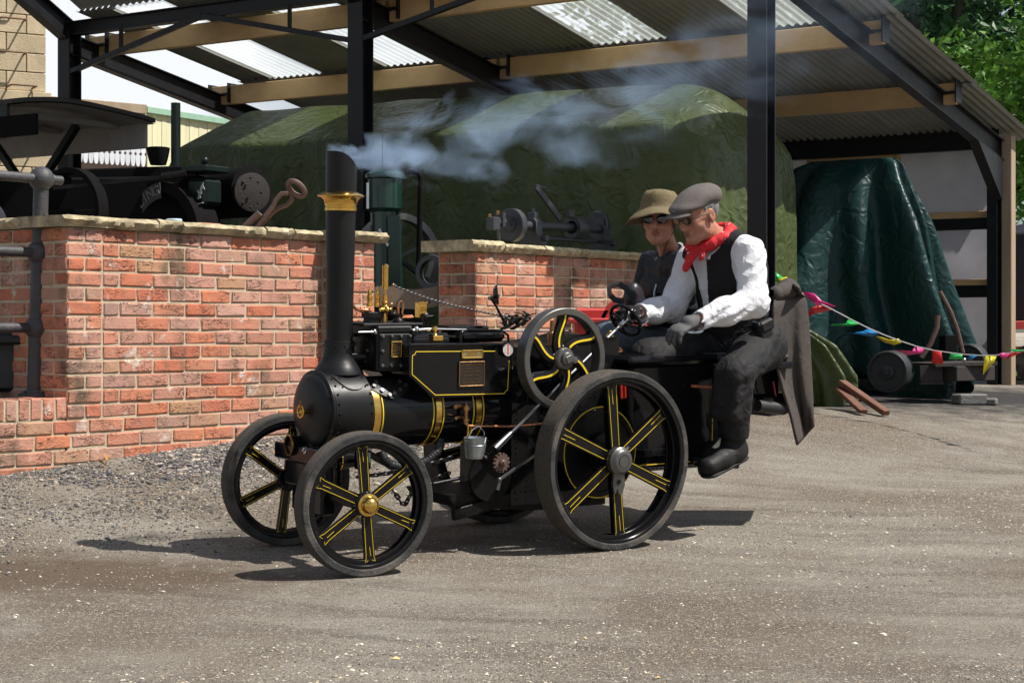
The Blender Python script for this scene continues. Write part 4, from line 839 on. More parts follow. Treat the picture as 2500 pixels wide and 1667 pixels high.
# feed valve, copper pipe
vc = c2(275, 400, .185)
q = MB().lathe([(0, -.05), (.011, -.05), (.011, -.036), (.016, -.035), (.016, -.027), (.009, -.026), (.009, -.004), (.0105, .002), (.0105, .012), (.017, .013), (.017, .024), (.012, .025), (.012, .031), (.004, .032), (.004, .042), (0, .042)], vc, (0, 0, 1), 20).cone(c2(270, 345, .14), c2(195, 355, .2), .009).cone(c2(250, 440, .15), c2(200, 440, .19), .007); part(q, 'feed_valve', BRONZE)
part(MB().tube([c2(272, 460, .185), c2(274, 485, .19), c2(290, 500, .195), c2(400, 503, .2), c2(600, 503, .2), c2(760, 492, .2), c2(900, 478, .2)], .0062, 10), 'feed_pipe', COPPER)
part(MB().tube([c6(960, 1045, .17), c6(1080, 1025, .17)], .006, 8).tube([c6(1180, 990, .18), c6(1280, 955, .18), c6(1360, 925, .18)], .006, 8).tube([c6(1290, 900, .18), c6(1330, 890, .18), c6(1360, 925, .18)], .005, 8), 'injector_pipe', COPPER)
p_ = c6(1240, 785, .12); part(MB().sph(p_, .024, 20).lathe([(.012, -.05), (.014, -.03), (.008, -.024)], p_, (0, 0, 1), 14).sph(p_ + V((0, 0, .026)), .008), 'governor_ball', BRASS)
part(MB().box(c6(1230, 930, .12), (.06, .05, .055), None, .006).cone(c6(1270, 900, .15), c6(1345, 915, .15), .010), 'injector_body', BRONZE)
p_ = c6(630, 790, .05); part(MB().lathe([(.02, -.025), (.021, .016), (.024, .018), (.024, .022), (.012, .03), (.010, .08), (0, .08)], p_, (0, 0, 1), 18), 'displacement_cup', BRONZE)
q = MB()
for x_, y_ in ((440, 820), (470, 830), (700, 850)): q.box(c6(x_, y_, .0), (.03, .03, .03), None, .004)
part(q, 'red_oil_cap', REDP)
part(MB().tube([c6(640, 555, .0), c6(720, 562, .0)], .003, 6).tube([c6(690, 590, .0), c6(740, 660, .0), c6(760, 760, .0)], .009, 6).cone(c6(400, 720, .0), c6(800, 720, .0), .005), 'reversing_gear', GREYI)
# front end: axle, pedestal, lamps, number plate
q = MB().box((1.235, 0, RF), (.05, .80, .06), M.Rotation(ST, 3, 'Z'), .01).cone(fpos(-.4), fpos(.4), .022, .022, 16).cone((1.235, 0, RF), (1.235, 0, .50), .055, .06, 20).box((1.235, 0, .46), (.12, .16, .05), None, .01); part(q, 'front_axle', IRON)
q = MB().box((1.30, -.02, .445), (.05, .46, .07), None, .006).box((1.30, -.02, .36), (.03, .30, .10), None, .004).box((1.27, 0, .26), (.07, .26, .12), None, .01); part(q, 'front_bracket', BLK)
np_ = part(MB().box(cf(985, 800, .10) + V((.02, 0, 0)), (.006, .16, .055), None, .002), 'number_plate', BLK)
pc = cf(985, 800, .10); text('plate_lettering', 'OET', WHITEP, eng, basis(pc + V((.0245, -.022, .002)), (0, 1, 0), (0, 0, 1)), .042, .0006, sx=.8)
zigzag = MB()
for a_, c_ in (((.03, .014), (.055, .012)), ((.03, .014), (.043, 0)), ((.043, 0), (.03, -.016)), ((.03, -.016), (.055, -.018))): zigzag.bar(pc + V((.0245, a_[0], a_[1])), pc + V((.0245, c_[0], c_[1])), .003, .001, up=XA, ch=.0002)
part(zigzag, 'lining', YEL)  # yellow zigzag of thin bars beside the plate letters
for (x_, y_) in ((612, 375), (1045, 500)):
    p_ = cf(x_, y_, -.10 if x_ < 800 else .13); lm = part(MB().lathe([(0, -.07), (.034, -.065), (.042, -.02), (.044, 0), (.040, .002), (.040, -.008), (0, -.012)], p_ + V((.03, 0, 0)), V((1, -.1, 0)), 32), 'headlamp', BLK)
    part(MB().lathe([(.040, .0), (.0455, .0), (.0455, .006), (.040, .006)], p_ + V((.03, 0, 0)), V((1, -.1, 0)), 36, closed=True), 'lamp_rim', BRASS, lm)
p_ = cf(1195, 500, .22); lt_ = part(MB().box(p_, (.05, .06, .085), None, .005).cone(p_ + V((0, 0, .04)), p_ + V((0, 0, .06)), .02, .012), 'side_lamp', BLK)
part(MB().box(p_ + V((0, .031, .008)), (.036, .003, .04)), 'lamp_glass', mat('lamp_glass', (.10, .12, .12), None, 10, .05, coat=1), lt_)
part(MB().tube([cf(700, 410, .1) + V((0, 0, .006)), cf(685, 405, .1), cf(672, 430, .1), cf(684, 452, .1), cf(698, 435, .1)], .004, 6, True), 'ring_bolt', CHROME)
# chains and hose beneath
chain([cf(1170, 655, .12), cf(1290, 640, .14), cf(1400, 625, .15), cf(1500, 605, .15), cf(1640, 590, .15), cf(1800, 540, .15), cf(1960, 490, .15)], .0045, eng, IRON)
chain([cf(1485, 620, .15), cf(1488, 700, .15)], .0045, eng, IRON)
chain([cf(1470, 790, .2), cf(1500, 830, .2), cf(1530, 880, .2), cf(1570, 890, .2), cf(1600, 830, .2), cf(1640, 760, .2)], .0045, eng, IRON)
chain([cf(1820, 680, .2), cf(1870, 650, .2), cf(1960, 620, .2)], .0045, eng, IRON)
part(MB().cone(cf(1810, 715, .25), cf(2080, 660, .25), .008), 'drag_link', BLK)
hs = [cf(1350, 430, .12), cf(1380, 500, .13), cf(1440, 550, .14), cf(1540, 575, .14), cf(1650, 560, .14), cf(1760, 510, .13), cf(1840, 440, .12), cf(1870, 370, .10), cf(1860, 330, .08)]
hp_ = []
for i in range(len(hs) - 1):
    for k in range(8): hp_.append(hs[i].lerp(hs[i + 1], k / 8))
part(MB().tube(hp_, [.022 if i % 2 else .0185 for i in range(len(hp_))], 10), 'suction_hose', mat('black_hose', (.015, .015, .016), None, 10, .45))
part(MB().tube([cf(1350, 430, .12) + V((.02, -.15, .0)), cf(1440, 560, .0), cf(1560, 600, -.05), cf(1700, 560, -.05)], .016, 8), 'hose_tail', MATS['black_hose'])
# trailing seat frame behind the tender, foot bar, bits under the driver
part(MB().box((-.92, .02, .79), (.50, .74, .035), None, .01).box((-.95, .02, .70), (.40, .60, .14), None, .02).box((-1.12, .30, .60), (.20, .09, .10), None, .02), 'seat_frame', BLK)
part(MB().box((-.95, .02, .825), (.46, .66, .05), None, .02), 'seat_cushion', mat('black_vinyl', (.012, .012, .013), None, 10, .5, bump=.2))
part(MB().cone(EL(1690, 1122, .34), EL(1800, 1137, .34), .014), 'foot_bar', BLK)
part(MB().cone(c3_(1090, 860) if 0 else EL(1850, 990, .35), EL(1905, 996, .35), .028, .03, 18).sph(EL(1911, 997, .35), .032, 16), 'towing_bar', mat('dull_black_rubber', (.02, .02, .02), None, 10, .6))
part(MB().tube([EL(1888, 931, .38), EL(1891, 950, .385), EL(1894, 966, .38)], .006, 6, flat=.3), 'strap', mat('pink_strap', (.5, .06, .10), None, 10, .7))
part(MB().bar(EL(1690, 942, .33), EL(1735, 945, .33), .018, .012), 'reflector_board', mat('orange_brick_dust', (.6, .2, .1), None, 10, .6))
eng_bucket = empty('bucket', label='small galvanised bucket hanging from the brass feed valve', cat='bucket'); eng_bucket.matrix_world = ENG @ M.Translation(c2(345, 668, .27)) @ M.Scale(1.6, 4)
q = MB().lathe([(0, -.028), (.0235, -.028), (.0245, -.026), (.0285, .004), (.0295, .022), (.031, .0265), (.0315, .0285), (.0295, .0285), (.028, .024), (.022, -.024), (0, -.024)], (0, 0, 0), (0, 0, 1), 32); q.lathe([(.0285, .006), (.0298, .008), (.0285, .010)], (0, 0, 0), (0, 0, 1), 32); o = q.build('bucket_body', ZINC, eng_bucket)
MB().tube([(-.031, 0, .02), (-.024, .006, .044), (-.005, .008, .06), (.014, .006, .05), (.030, 0, .02)], .0016, 6).build('handle', CHROME, eng_bucket)
o = MB().tube([(.022, -.005, .022), (.021, -.005, .045), (.02, -.005, .066)], .003, 6).build('hook', BRASS, eng_bucket)
# ------------------------------------------------------------------ people (modelled in the tractor's frame: x ahead, y towards the viewer's side)
SKIN = mat('skin', (.46, .235, .16), (.36, .14, .085), 32, .48, .08, sub=.08, bump=.25, bscale=140, contrast=.16, spec=.4)
SHIRT = crease(mat('white_cotton', (.66, .66, .69), (.60, .60, .63), 12, .85, spec=.2), 6.5, .5, .03, (1.2, .6, 1.4))
VEST = crease(mat('charcoal_wool', (.010, .010, .012), (.018, .017, .017), 60, .8, spec=.2), 6, .35, .02)
SATIN = crease(mat('black_satin', (.008, .010, .015), (.012, .014, .02), 14, .28, .06), 9, .9, .03)
TROU = crease(mat('black_work_trousers', (.010, .010, .012), (.017, .016, .016), 26, .75, spec=.25, dust=.15, dustc=(.03, .027, .025)), 6, .5, .03)
BOOT = mat('black_boot', (.008, .008, .009), (.014, .013, .012), 20, .6, spec=.25, bump=.3, bscale=60)
SOLE = mat('tan_sole', (.24, .19, .12), None, 30, .8)
GREYH = mat('grey_hair', (.22, .21, .21), (.07, .068, .068), 55, .6, bump=.9, bscale=90, stretch=(1, 1, .25), contrast=.12)
GLOVE = mat('grey_glove', (.055, .054, .056), (.09, .088, .088), 40, .75, bump=.4, bscale=160)
GLOVEB = mat('black_leather_glove', (.010, .010, .011), None, 20, .3, bump=.2, bscale=90)
def tweed():
    m = mat('check_tweed', (.06, .055, .055), (.10, .09, .088), 120, .9, bump=.4, bscale=420, spec=.15); t = m.node_tree; n = t.nodes; L = t.links.new; b = n['Principled BSDF']
    co = n.new('ShaderNodeTexCoord'); src = b.inputs['Base Color'].links[0].from_socket
    for rot, sc_ in (((0, 0, 0), 62), ((0, R(90), 0), 62)):
        mp = n.new('ShaderNodeMapping'); mp.inputs['Rotation'].default_value = rot; L(co.outputs['Object'], mp.inputs[0]); wv = n.new('ShaderNodeTexWave'); wv.inputs['Scale'].default_value = sc_; L(mp.outputs[0], wv.inputs['Vector'])
        r = n.new('ShaderNodeMapRange'); r.inputs[1].default_value = .72; r.inputs[2].default_value = .85; r.inputs[4].default_value = .55; L(wv.outputs['Fac'], r.inputs[0]); mx_ = n.new('ShaderNodeMix'); mx_.data_type = 'RGBA'; L(r.outputs[0], mx_.inputs[0]); L(src, mx_.inputs[6]); mx_.inputs[7].default_value = (.26, .22, .20, 1); src = mx_.outputs[2]
    L(src, b.inputs['Base Color']); return m
TWEED = tweed()
def bandana():
    m = mat('red_bandana', (.62, .014, .022), (.50, .010, .016), 14, .75, bump=.2, bscale=120); t = m.node_tree; n = t.nodes; L = t.links.new; b = n['Principled BSDF']; src = b.inputs['Base Color'].links[0].from_socket
    co = n.new('ShaderNodeTexCoord'); vo = n.new('ShaderNodeTexVoronoi'); vo.inputs['Scale'].default_value = 62; L(co.outputs['Object'], vo.inputs['Vector']); r = n.new('ShaderNodeMapRange'); r.inputs[1].default_value = .20; r.inputs[2].default_value = .27; r.inputs[3].default_value = 1; r.inputs[4].default_value = 0; L(vo.outputs['Distance'], r.inputs[0])
    nz_ = n.new('ShaderNodeTexNoise'); nz_.inputs['Scale'].default_value = 24; L(co.outputs['Object'], nz_.inputs['Vector']); r2 = n.new('ShaderNodeMapRange'); r2.inputs[1].default_value = .5; r2.inputs[2].default_value = .56; L(nz_.outputs['Fac'], r2.inputs[0]); mm = n.new('ShaderNodeMath'); mm.operation = 'MULTIPLY'; L(r.outputs[0], mm.inputs[0]); L(r2.outputs[0], mm.inputs[1])
    mx_ = n.new('ShaderNodeMix'); mx_.data_type = 'RGBA'; L(mm.outputs[0], mx_.inputs[0]); L(src, mx_.inputs[6]); mx_.inputs[7].default_value = (.75, .68, .66, 1); L(mx_.outputs[2], b.inputs['Base Color']); return m
BANDA = bandana()
def bbox(pts, g): a = np.array([list(p) for p in pts]); return a.min(0) - g, a.max(0) + g
def fabric(amp, seed, fr, dirn=None):     # fold displacement, stretched along dirn
    def fn(g):
        q = g
        if dirn is not None:
            d = np.array(dirn, float); d /= np.linalg.norm(d); s_ = sum(g[i] * d[i] for i in range(3)); q = [g[i] - d[i] * s_ * .7 for i in range(3)]
        n_ = vnoise(q, seed, fr, 2); return amp * (np.abs(n_) ** .8 * np.sign(n_)) 
    return fn
def rotm(f, up):                          # columns: forward, left, up
    f = V(f).normalized(); l = V(up).cross(f).normalized(); u = f.cross(l); return np.array([[f[i], l[i], u[i]] for i in range(3)]), f, l, u
def hand(s, w_, d, nb, th, curl=(.5, .7, .5), spread=.0, sc_=1.0, thumb=(.6, .7, 0), thick=1.0):
    """palm and five fingers: w_ wrist, d towards the fingers, nb out of the back of the hand, th towards the thumb"""
    d = V(d).normalized(); nb = (V(nb) - d * V(nb).dot(d)).normalized(); t = (V(th) - d * V(th).dot(d) - nb * V(th).dot(nb)).normalized(); w_ = V(w_); k = sc_
    s.cap(w_ - d * .02 * k, w_ + d * .02 * k, .027 * k, .032 * k, .015, sq=(tuple(nb), .75)); s.cap(w_ + d * .02 * k, w_ + d * .075 * k, .036 * k, .042 * k, .015, sq=(tuple(nb), .42))
    for o_, ln_, r_ in ((.031, .072, .0098), (.0105, .080, .0102), (-.0105, .075, .0098), (-.031, .060, .0088)):
        p = w_ + d * (.082 - abs(o_) * .25) * k + t * o_ * k; a = 0; dd = d.copy()
        for j, fr in enumerate((.45, .32, .23)):
            a += curl[j]; dd = (d * math.cos(a) - nb * math.sin(a) + t * spread * o_ * 8).normalized(); e = p + dd * ln_ * fr * k; s.cap(p, e, r_ * k * thick * (1 - .08 * j), r_ * k * thick * (.94 - .08 * j), .006); p = e
    p = w_ + d * .028 * k + t * .026 * k - nb * .006 * k; dd = (t * thumb[0] + d * thumb[1] - nb * thumb[2]).normalized(); e = p + dd * .038 * k; s.cap(p, e, .0135 * k * thick, .011 * k * thick, .012); dd = (dd * .8 + d * .4 - nb * .25).normalized(); s.cap(e, e + dd * .03 * k, .011 * k * thick, .0092 * k * thick, .006)
def head(s, C, f, up, k=1.0, fem=False):
    m, f, l, u = rotm(f, up); mt = m
    def at(a, b_, c): return C + f * a * k + l * b_ * k + u * c * k
    E_ = lambda a, b_, c, r, kk=.02, op='u': s.ell(at(a, b_, c), tuple(x * k for x in r), mt, kk, op)
    E_(-.012, 0, .03, (.098, .077, .088)); E_(.03, 0, -.02, (.062, .062, .082), .03); s.cap(at(.015, .035, -.075), at(.062, .012, -.098), .030 * k, .022 * k, .03); s.cap(at(.015, -.035, -.075), at(.062, -.012, -.098), .030 * k, .022 * k, .03); E_(.068, 0, -.098, (.020, .024, .018), .02)
    E_(.078, 0, .022, (.018, .048, .012), .02)
    for sg in (1, -1):
        E_(.088, .031 * sg, .002, (.014, .017, .011), .012, 's'); E_(.074, .031 * sg, .002, (.014, .014, .012), .006); E_(.060, .042 * sg, -.028, (.026, .022, .022), .02)
        E_(-.012, .078 * sg, -.008, (.020, .009, .032), .006); E_(-.008, .086 * sg, -.006, (.010, .006, .019), .004, 's'); E_(-.006, .077 * sg, -.036, (.009, .007, .011), .006)
    s.path([at(.084, 0, .012), at(.100, 0, -.012), at(.110, 0, -.032)], [.008 * k, .011 * k, .0135 * k], .012)
    for sg in (1, -1): E_(.098, .012 * sg, -.036, (.012, .009, .008), .008)
    E_(.090, 0, -.060, (.014, .025, .0055), .008); E_(.087, 0, -.071, (.013, .022, .0065), .008); s.cap(at(.101, -.019, -.0655), at(.101, .019, -.0655), .0026 * k, .0026 * k, .003, 's')
    return at, m
def face_bits(root, at, m3, lipc, browc, k):
    rt = M([[m3[i][j] for j in range(3)] for i in range(3)])
    MB().sph(at(.0925, 0, -.0608), (.0135 * k, .0235 * k, .0042 * k), 16, rt).sph(at(.0895, 0, -.0705), (.0128 * k, .0205 * k, .0050 * k), 16, rt).build('lips', mat('lip_%.2f' % lipc[1], lipc, None, 40, .45), root)
    b = MB()
    for sg in (1, -1): b.tube([at(.096, .012 * sg, .020), at(.094, .030 * sg, .026), at(.080, .050 * sg, .020)], [.0025, .0042, .002], 6)
    b.build('eyebrows', mat('brow_%.2f' % browc[0], browc, None, 90, .8), root)
# ---- driver
def drv():
    root = empty('person', label='driver in tweed flat cap, red neckerchief, white shirt and black waistcoat', cat='person'); root.matrix_world = ENG
    HC = EL(1703, 524, .20); HF = V((.93, .06, -.34)); HU = V((.34, .0, .94))
    NB = EL(1762, 592, .19); PV = EL(1800, 838, .19); MID = EL(1792, 745, .19); CHS = EL(1782, 662, .19)
    LS, RS = EL(1826, 618, .37), EL(1690, 638, .02)
    LE, LW = EL(1842, 738, .47), EL(1700, 784, .43); RE, RW = EL(1640, 752, .0), EL(1556, 765, .09)
    LK, LA, LT = EL(1795, 912, .50), EL(1790, 1078, .45), EL(1738, 1118, .47); RK, RA, RT = EL(1580, 872, .13), EL(1742, 1050, .26), EL(1735, 1085, .30)
    LH, RH = EL(1850, 850, .30), EL(1835, 850, .06)
    fw_ = (CHS - PV).normalized(); fx = V((1, 0, -.35)).normalized()
    sq = (tuple(V((1, -.1, -.2)).normalized()), .82)
    # body: one continuous surface under the clothes
    lo, hi = bbox([HC, PV, LK, LA, LT, RK, RA, LE, LW, RW, LH], .16); s = SDF(lo, hi, .0065)
    s.path([PV, MID, CHS, NB], [.13, .13, .14, .075], .04, sq=sq); s.cap(NB - V((0, 0, .03)), HC - V((.035, 0, .05)), .062, .056, .03)
    s.path([LS, LE, LW], [.045, .038, .027], .02); s.path([RS, RE, RW], [.045, .038, .027], .02); s.path([LH, LK, LA], [.075, .052, .035], .03); s.path([RH, RK, RA], [.075, .052, .035], .03); pass
    at, m = head(s, HC, HF, HU, 1.03)
    s.build('body', SKIN, root)
    # shirt
    lo, hi = bbox([PV, LS, RS, LE, LW, RW, NB, RE], .2); s = SDF(lo, hi, .0068)
    s.path([PV - V((.02, 0, .02)), MID, CHS, NB - V((0, 0, .05))], [.168, .172, .185, .10], .05, sq=sq); s.cap(LS - V((0, .1, -.015)), LS, .075, .073, .05); s.cap(RS + V((0, .1, .015)), RS, .075, .073, .05)
    s.path([LS, LE, LE.lerp(LW, .5), LW], [.078, .068, .062, .044], .03); s.path([RS, RE, RE.lerp(RW, .5), RW], [.078, .066, .060, .044], .03)
    s.cap(LW.lerp(LE, .16), LW, .047, .045, .008); s.cap(RW.lerp(RE, .16), RW, .046, .045, .008)
    def sf(g):
        y = np.asarray(g[1]); arm = np.clip((y - .33) / .06, 0, 1) + np.clip((.08 - y) / .05, 0, 1)
        return .0055 * vnoise([g[0] * 1.0 + g[2] * .9, g[1] * .6, g[2] * 1.2 - g[0] * .8], 31, 5.5, 2) + arm * .007 * np.sin((g[2] * 1.0 + g[0] * .75) * 95 + 4 * vnoise(g, 33, 4, 2)) * (.5 + .5 * vnoise(g, 34, 3.2, 1))
    s.disp(sf)
    d_ = (LW - LE).normalized(); s.cap(LW + d_ * .012, LW + d_ * .2, .05, .05, 0, 's'); d_ = (RW - RE).normalized(); s.cap(RW + d_ * .012, RW + d_ * .2, .05, .05, 0, 's')
    s.cap(NB + V((0, 0, .03)), NB + V((.05, 0, .12)), .07, .08, .01, 's')
    s.build('shirt', SHIRT, root)
    s = SDF(NB - V((.14, .14, .10)), NB + V((.14, .14, .10)), .004)       # collar
    for sg in (1, -1):
        s.path([NB + V((-.06, 0, .035)), NB + V((-.03, .068 * sg, .02)), NB + V((.055, .052 * sg, -.025)), NB + V((.105, .03 * sg, -.075))], [.012, .014, .016, .012], .01)
    s.build('collar', SHIRT, root)
    # waistcoat with a deep V and wide armholes
    lo, hi = bbox([PV, LS, RS, NB, CHS], .24); s = SDF(lo, hi, .0068)
    s.path([PV - V((.02, 0, .02)), MID, CHS, NB - V((0, 0, .045))], [.186, .184, .196, .112], .05, sq=sq); s.cap(LS - V((0, .14, -.02)), LS - V((0, .035, -.012)), .085, .079, .05); s.cap(RS + V((0, .14, .02)), RS + V((0, .03, .012)), .085, .079, .05)
    s.disp(lambda g: .005 * vnoise([g[0] + g[2] * .3, g[1], g[2] * .6], 41, 5, 2))
    for sh_, sg in ((LS, 1), (RS, -1)): s.cap(sh_ + V((.0, .062 * sg, -.02)), sh_ + V((0, .25 * sg, -.06)), .092, .10, .01, 's'); s.cap(sh_ + V((.02, .085 * sg, -.1)), sh_ + V((-.01, .22 * sg, -.2)), .055, .1, .02, 's')
    fm, ff, fl_, fu = rotm(V((1, -.05, .25)), V((-.3, 0, 1)))
    for k_ in range(12):                                                   # opening from the neck to the waist
        t = k_ / 11; p_ = NB.lerp(PV, t * .82) + V((.14 + .05 * math.sin(t * 3), -.035, .0)); s.cap(p_ - V((.07, 0, 0)), p_ + V((.2, 0, 0)), .046 * (1 - t) ** .8 + .014, None, .01, 's')
    s.cap(NB + V((-.02, 0, .03)), NB + V((.12, 0, .03)), .078, .10, .01, 's')
    o = s.build('waistcoat', VEST, root); me = o.data; me.materials.append(SATIN)
    nv = len(me.polygons); ct = np.zeros(nv * 3, np.float32); me.polygons.foreach_get('center', ct); ct = ct.reshape(-1, 3); me.polygons.foreach_set('material_index', (ct[:, 0] - (CHS.x - .02) + .30 * (ct[:, 2] - CHS.z) * -1 * -1 < 0).astype(np.int32))
    # trousers, knee pad, pouch
    lo, hi = bbox([PV, LK, LA, RK, RA, LH], .17); s = SDF(lo, hi, .0068)
    s.cap(LH + V((-.02, 0, .02)), RH + V((-.02, 0, .02)), .125, .125, .05); s.cap(PV, PV + V((0, 0, .09)), .165, .165, .05, sq=sq)
    s.path([LH, LK], [.115, .084], .05); s.path([LK, LK.lerp(LA, .45), LA], [.086, .080, .070], .02); s.path([RH, RK], [.115, .084], .05); s.path([RK, RK.lerp(RA, .5), RA], [.086, .080, .064], .02)
    kd = (LA - LK).normalized(); s.box(LK.lerp(LA, .30) + V((.055, .015, 0)), (.042, .075, .125), rotm(V((1, .3, .0)), -kd)[0], .03, .02)
    s.disp(lambda g: .008 * vnoise([g[0] * .8 + g[2] * .6, g[1], g[2] * 1.1], 51, 5, 2) + .004 * np.sin((g[2] + .5 * g[0]) * 85 + 5 * vnoise(g, 53, 4, 2)) * (.5 + .5 * vnoise(g, 54, 3, 1)))
    d_ = (LA - LK).normalized(); s.cap(LA + d_ * .05, LA + d_ * .25, .1, .1, 0, 's')
    s.build('trousers', TROU, root)
    q = EL(1866, 812, .40); MB().box(q, (.085, .04, .12), M.Rotation(.35, 3, 'Y'), .01).box(q + V((0, .012, .035)), (.09, .03, .055), M.Rotation(.35, 3, 'Y'), .01).build('belt_pouch', BOOT, root)
    q = EL(1833, 866, .42); MB().box(q, (.085, .012, .075), M.Rotation(.75, 3, 'Y'), .005).box(q + V((0, .008, .022)), (.09, .012, .03), M.Rotation(.75, 3, 'Y'), .005).build('pocket', TROU, root)
    q = EL(1884, 815, .33); s = SDF(q - V((.08,) * 3), q + V((.08,) * 3), .006); s.ell(q, (.05, .03, .022), None, .01).ell(q + V((-.02, 0, -.025)), (.03, .02, .02), None, .02).disp(fabric(.005, 61, 9)); s.build('shirt_tail', SHIRT, root)
    for A_, T_, dn in ((LA, LT, V((0, 0, -1))), (RA, RT, V((.3, 0, -1)))):
        lo, hi = bbox([A_, T_], .14); s = SDF(lo, hi, .006); d_ = (T_ - A_); d_.z = 0; d_ = (d_.normalized() + V((0, .05, -.28))).normalized() if A_ is LA else V((.5, .4, -.5)).normalized()
        base = A_ + V((0, 0, -.05)); s.cap(A_ + V((0, 0, .04)), base, .058, .058, .03); s.path([base - d_ * .03, base + d_ * .10, base + d_ * .19], [.055, .054, .048], .03, sq=((0, 0, 1), .9)); s.build('boot', BOOT, root)
        m3, a1, a2, a3 = rotm(d_, V((0, 0, 1))); s = SDF(lo, hi, .006); s.cap(base - d_ * .03 - a3 * .044, base + d_ * .185 - a3 * .040, .052, .050, .005, sq=(tuple(a3), .28)); s.build('boot_sole', SOLE if A_ is RA else BOOT, root)
    # gloves
    s = SDF(LW - V((.16, .14, .14)), LW + V((.22, .14, .12)), .0042); hd = (EL(1640, 800, .43) - LW); hand(s, LW + hd.normalized() * .03, hd + V((.0, 0, -.03)), V((.25, .25, 1)), V((.2, -1, .0)), (.35, .65, .5), .3, 1.05, (.5, .9, .3), 1.12); s.cap(LW + hd.normalized() * .015, LW + hd.normalized() * .05, .034, .037, .01); s.build('glove', GLOVE, root)
    hw = EL(1520, 762, .10); s = SDF(RW - V((.12, .14, .14)), RW + V((.24, .16, .12)), .0042); hd = (hw - RW); hand(s, RW + hd.normalized() * .02, hd + V((.04, .02, -.0)), V((.15, -.3, 1)), V((0, 1, .1)), (.75, .95, .7), .1, 1.08, (.8, .5, .5), 1.15); s.cap(RW + hd.normalized() * .015, RW + hd.normalized() * .05, .033, .036, .01); s.build('glove', GLOVEB, root)
    # neckerchief
    s = SDF(NB - V((.14, .16, .17)), NB + V((.2, .16, .14)), .005); nc = NB.lerp(HC - V((.035, 0, .05)), .40) + V((0, 0, -.005)); rg = [nc + V((.074 * math.cos(t) , .076 * math.sin(t), -.046 * math.cos(t))) for t in [2 * math.pi * i / 16 for i in range(17)]]
    for i in range(16): s.cap(rg[i], rg[i + 1], .026, .026, .012)
    kn = nc + V((.084, .0, -.056)); s.ell(kn, (.028, .026, .022), None, .012); s.path([kn, kn + V((.025, -.045, -.045)), kn + V((.02, -.075, -.085))], [.018, .034, .030], .012, sq=((1, 0, .3), .4)); s.path([kn, kn + V((.02, .03, -.04))], [.016, .022], .01, sq=((1, 0, .3), .4)); s.path([kn, kn + V((.02, -.06, .0)), kn + V((.0, -.085, .02))], [.014, .02, .018], .01)
    s.disp(fabric(.006, 71, 11)); s.cap(nc - V((.02, 0, .06)), nc + V((.03, 0, .10)), .054, .054, .006, 's'); s.build('neckerchief', BANDA, root)
    # flat cap, hair, glasses
    k = 1.03; m3 = m; s = SDF(HC - V((.22, .2, .1)), HC + V((.26, .2, .24)), .005)
    s.ell(at(-.028, 0, .076), (.116, .100, .056), m3, .02); s.ell(at(.058, 0, .056), (.086, .086, .036), m3, .035); s.ell(at(-.075, 0, .062), (.062, .084, .052), m3, .03); s.disp(fabric(.003, 81, 6))
    up = V((m3[0][2], m3[1][2], m3[2][2])); fwd = V((m3[0][0], m3[1][0], m3[2][0])); s.plane(at(0, 0, .036), -(up * 1 - fwd * .10), .012); s.ell(at(.118, 0, .034), (.052, .072, .012), m3, .012)
    s.build('flat_cap', TWEED, root)
    s = SDF(HC - V((.22, .2, .16)), HC + V((.2, .2, .16)), .005); s.ell(at(-.018, 0, .02), (.106, .084, .092), m3, .01); s.disp(fabric(.004, 83, 14)); s.plane(at(.022, 0, .0), fwd, .004); s.plane(at(-.02, 0, .075), up, .004); s.plane(at(-.06, 0, -.055), -(up + fwd * .9), .01)
    for sg in (1, -1): s.ell(at(.0, .085 * sg, -.012), (.030, .03, .042), m3, .008, 's')
    s.build('hair', GREYH, root)
    face_bits(root, at, m3, (.30, .11, .08), (.20, .19, .18), 1.03)
    gl = MB(); le = MB()
    for sg in (1, -1):
        c = at(.110, .033 * sg, .003); fr_ = [c + (V((m3[0][1], m3[1][1], m3[2][1])) * .024 * math.cos(t) + up * .017 * math.sin(t) - fwd * .006 * abs(math.cos(t)) * (1 if sg * math.cos(t) > 0 else 0)) for t in [2 * math.pi * i / 20 for i in range(20)]]
        gl.tube(fr_, .0017, 6, True); gl.tube([at(.102, .056 * sg, .010), at(.05, .076 * sg, .010), at(-.005, .083 * sg, .006)], .0018, 6); le.add([c] + fr_, [(0, i + 1, (i + 1) % 20 + 1) for i in range(20)])
    gl.tube([at(.112, -.010, .006), at(.116, 0, .009), at(.112, .010, .006)], .0017, 6); fr_ = gl.build('glasses', IRON, root); le.build('lens', mat('tinted_lens', (.05, .028, .02), None, 10, .05, coat=1), fr_)
    return root
drv()
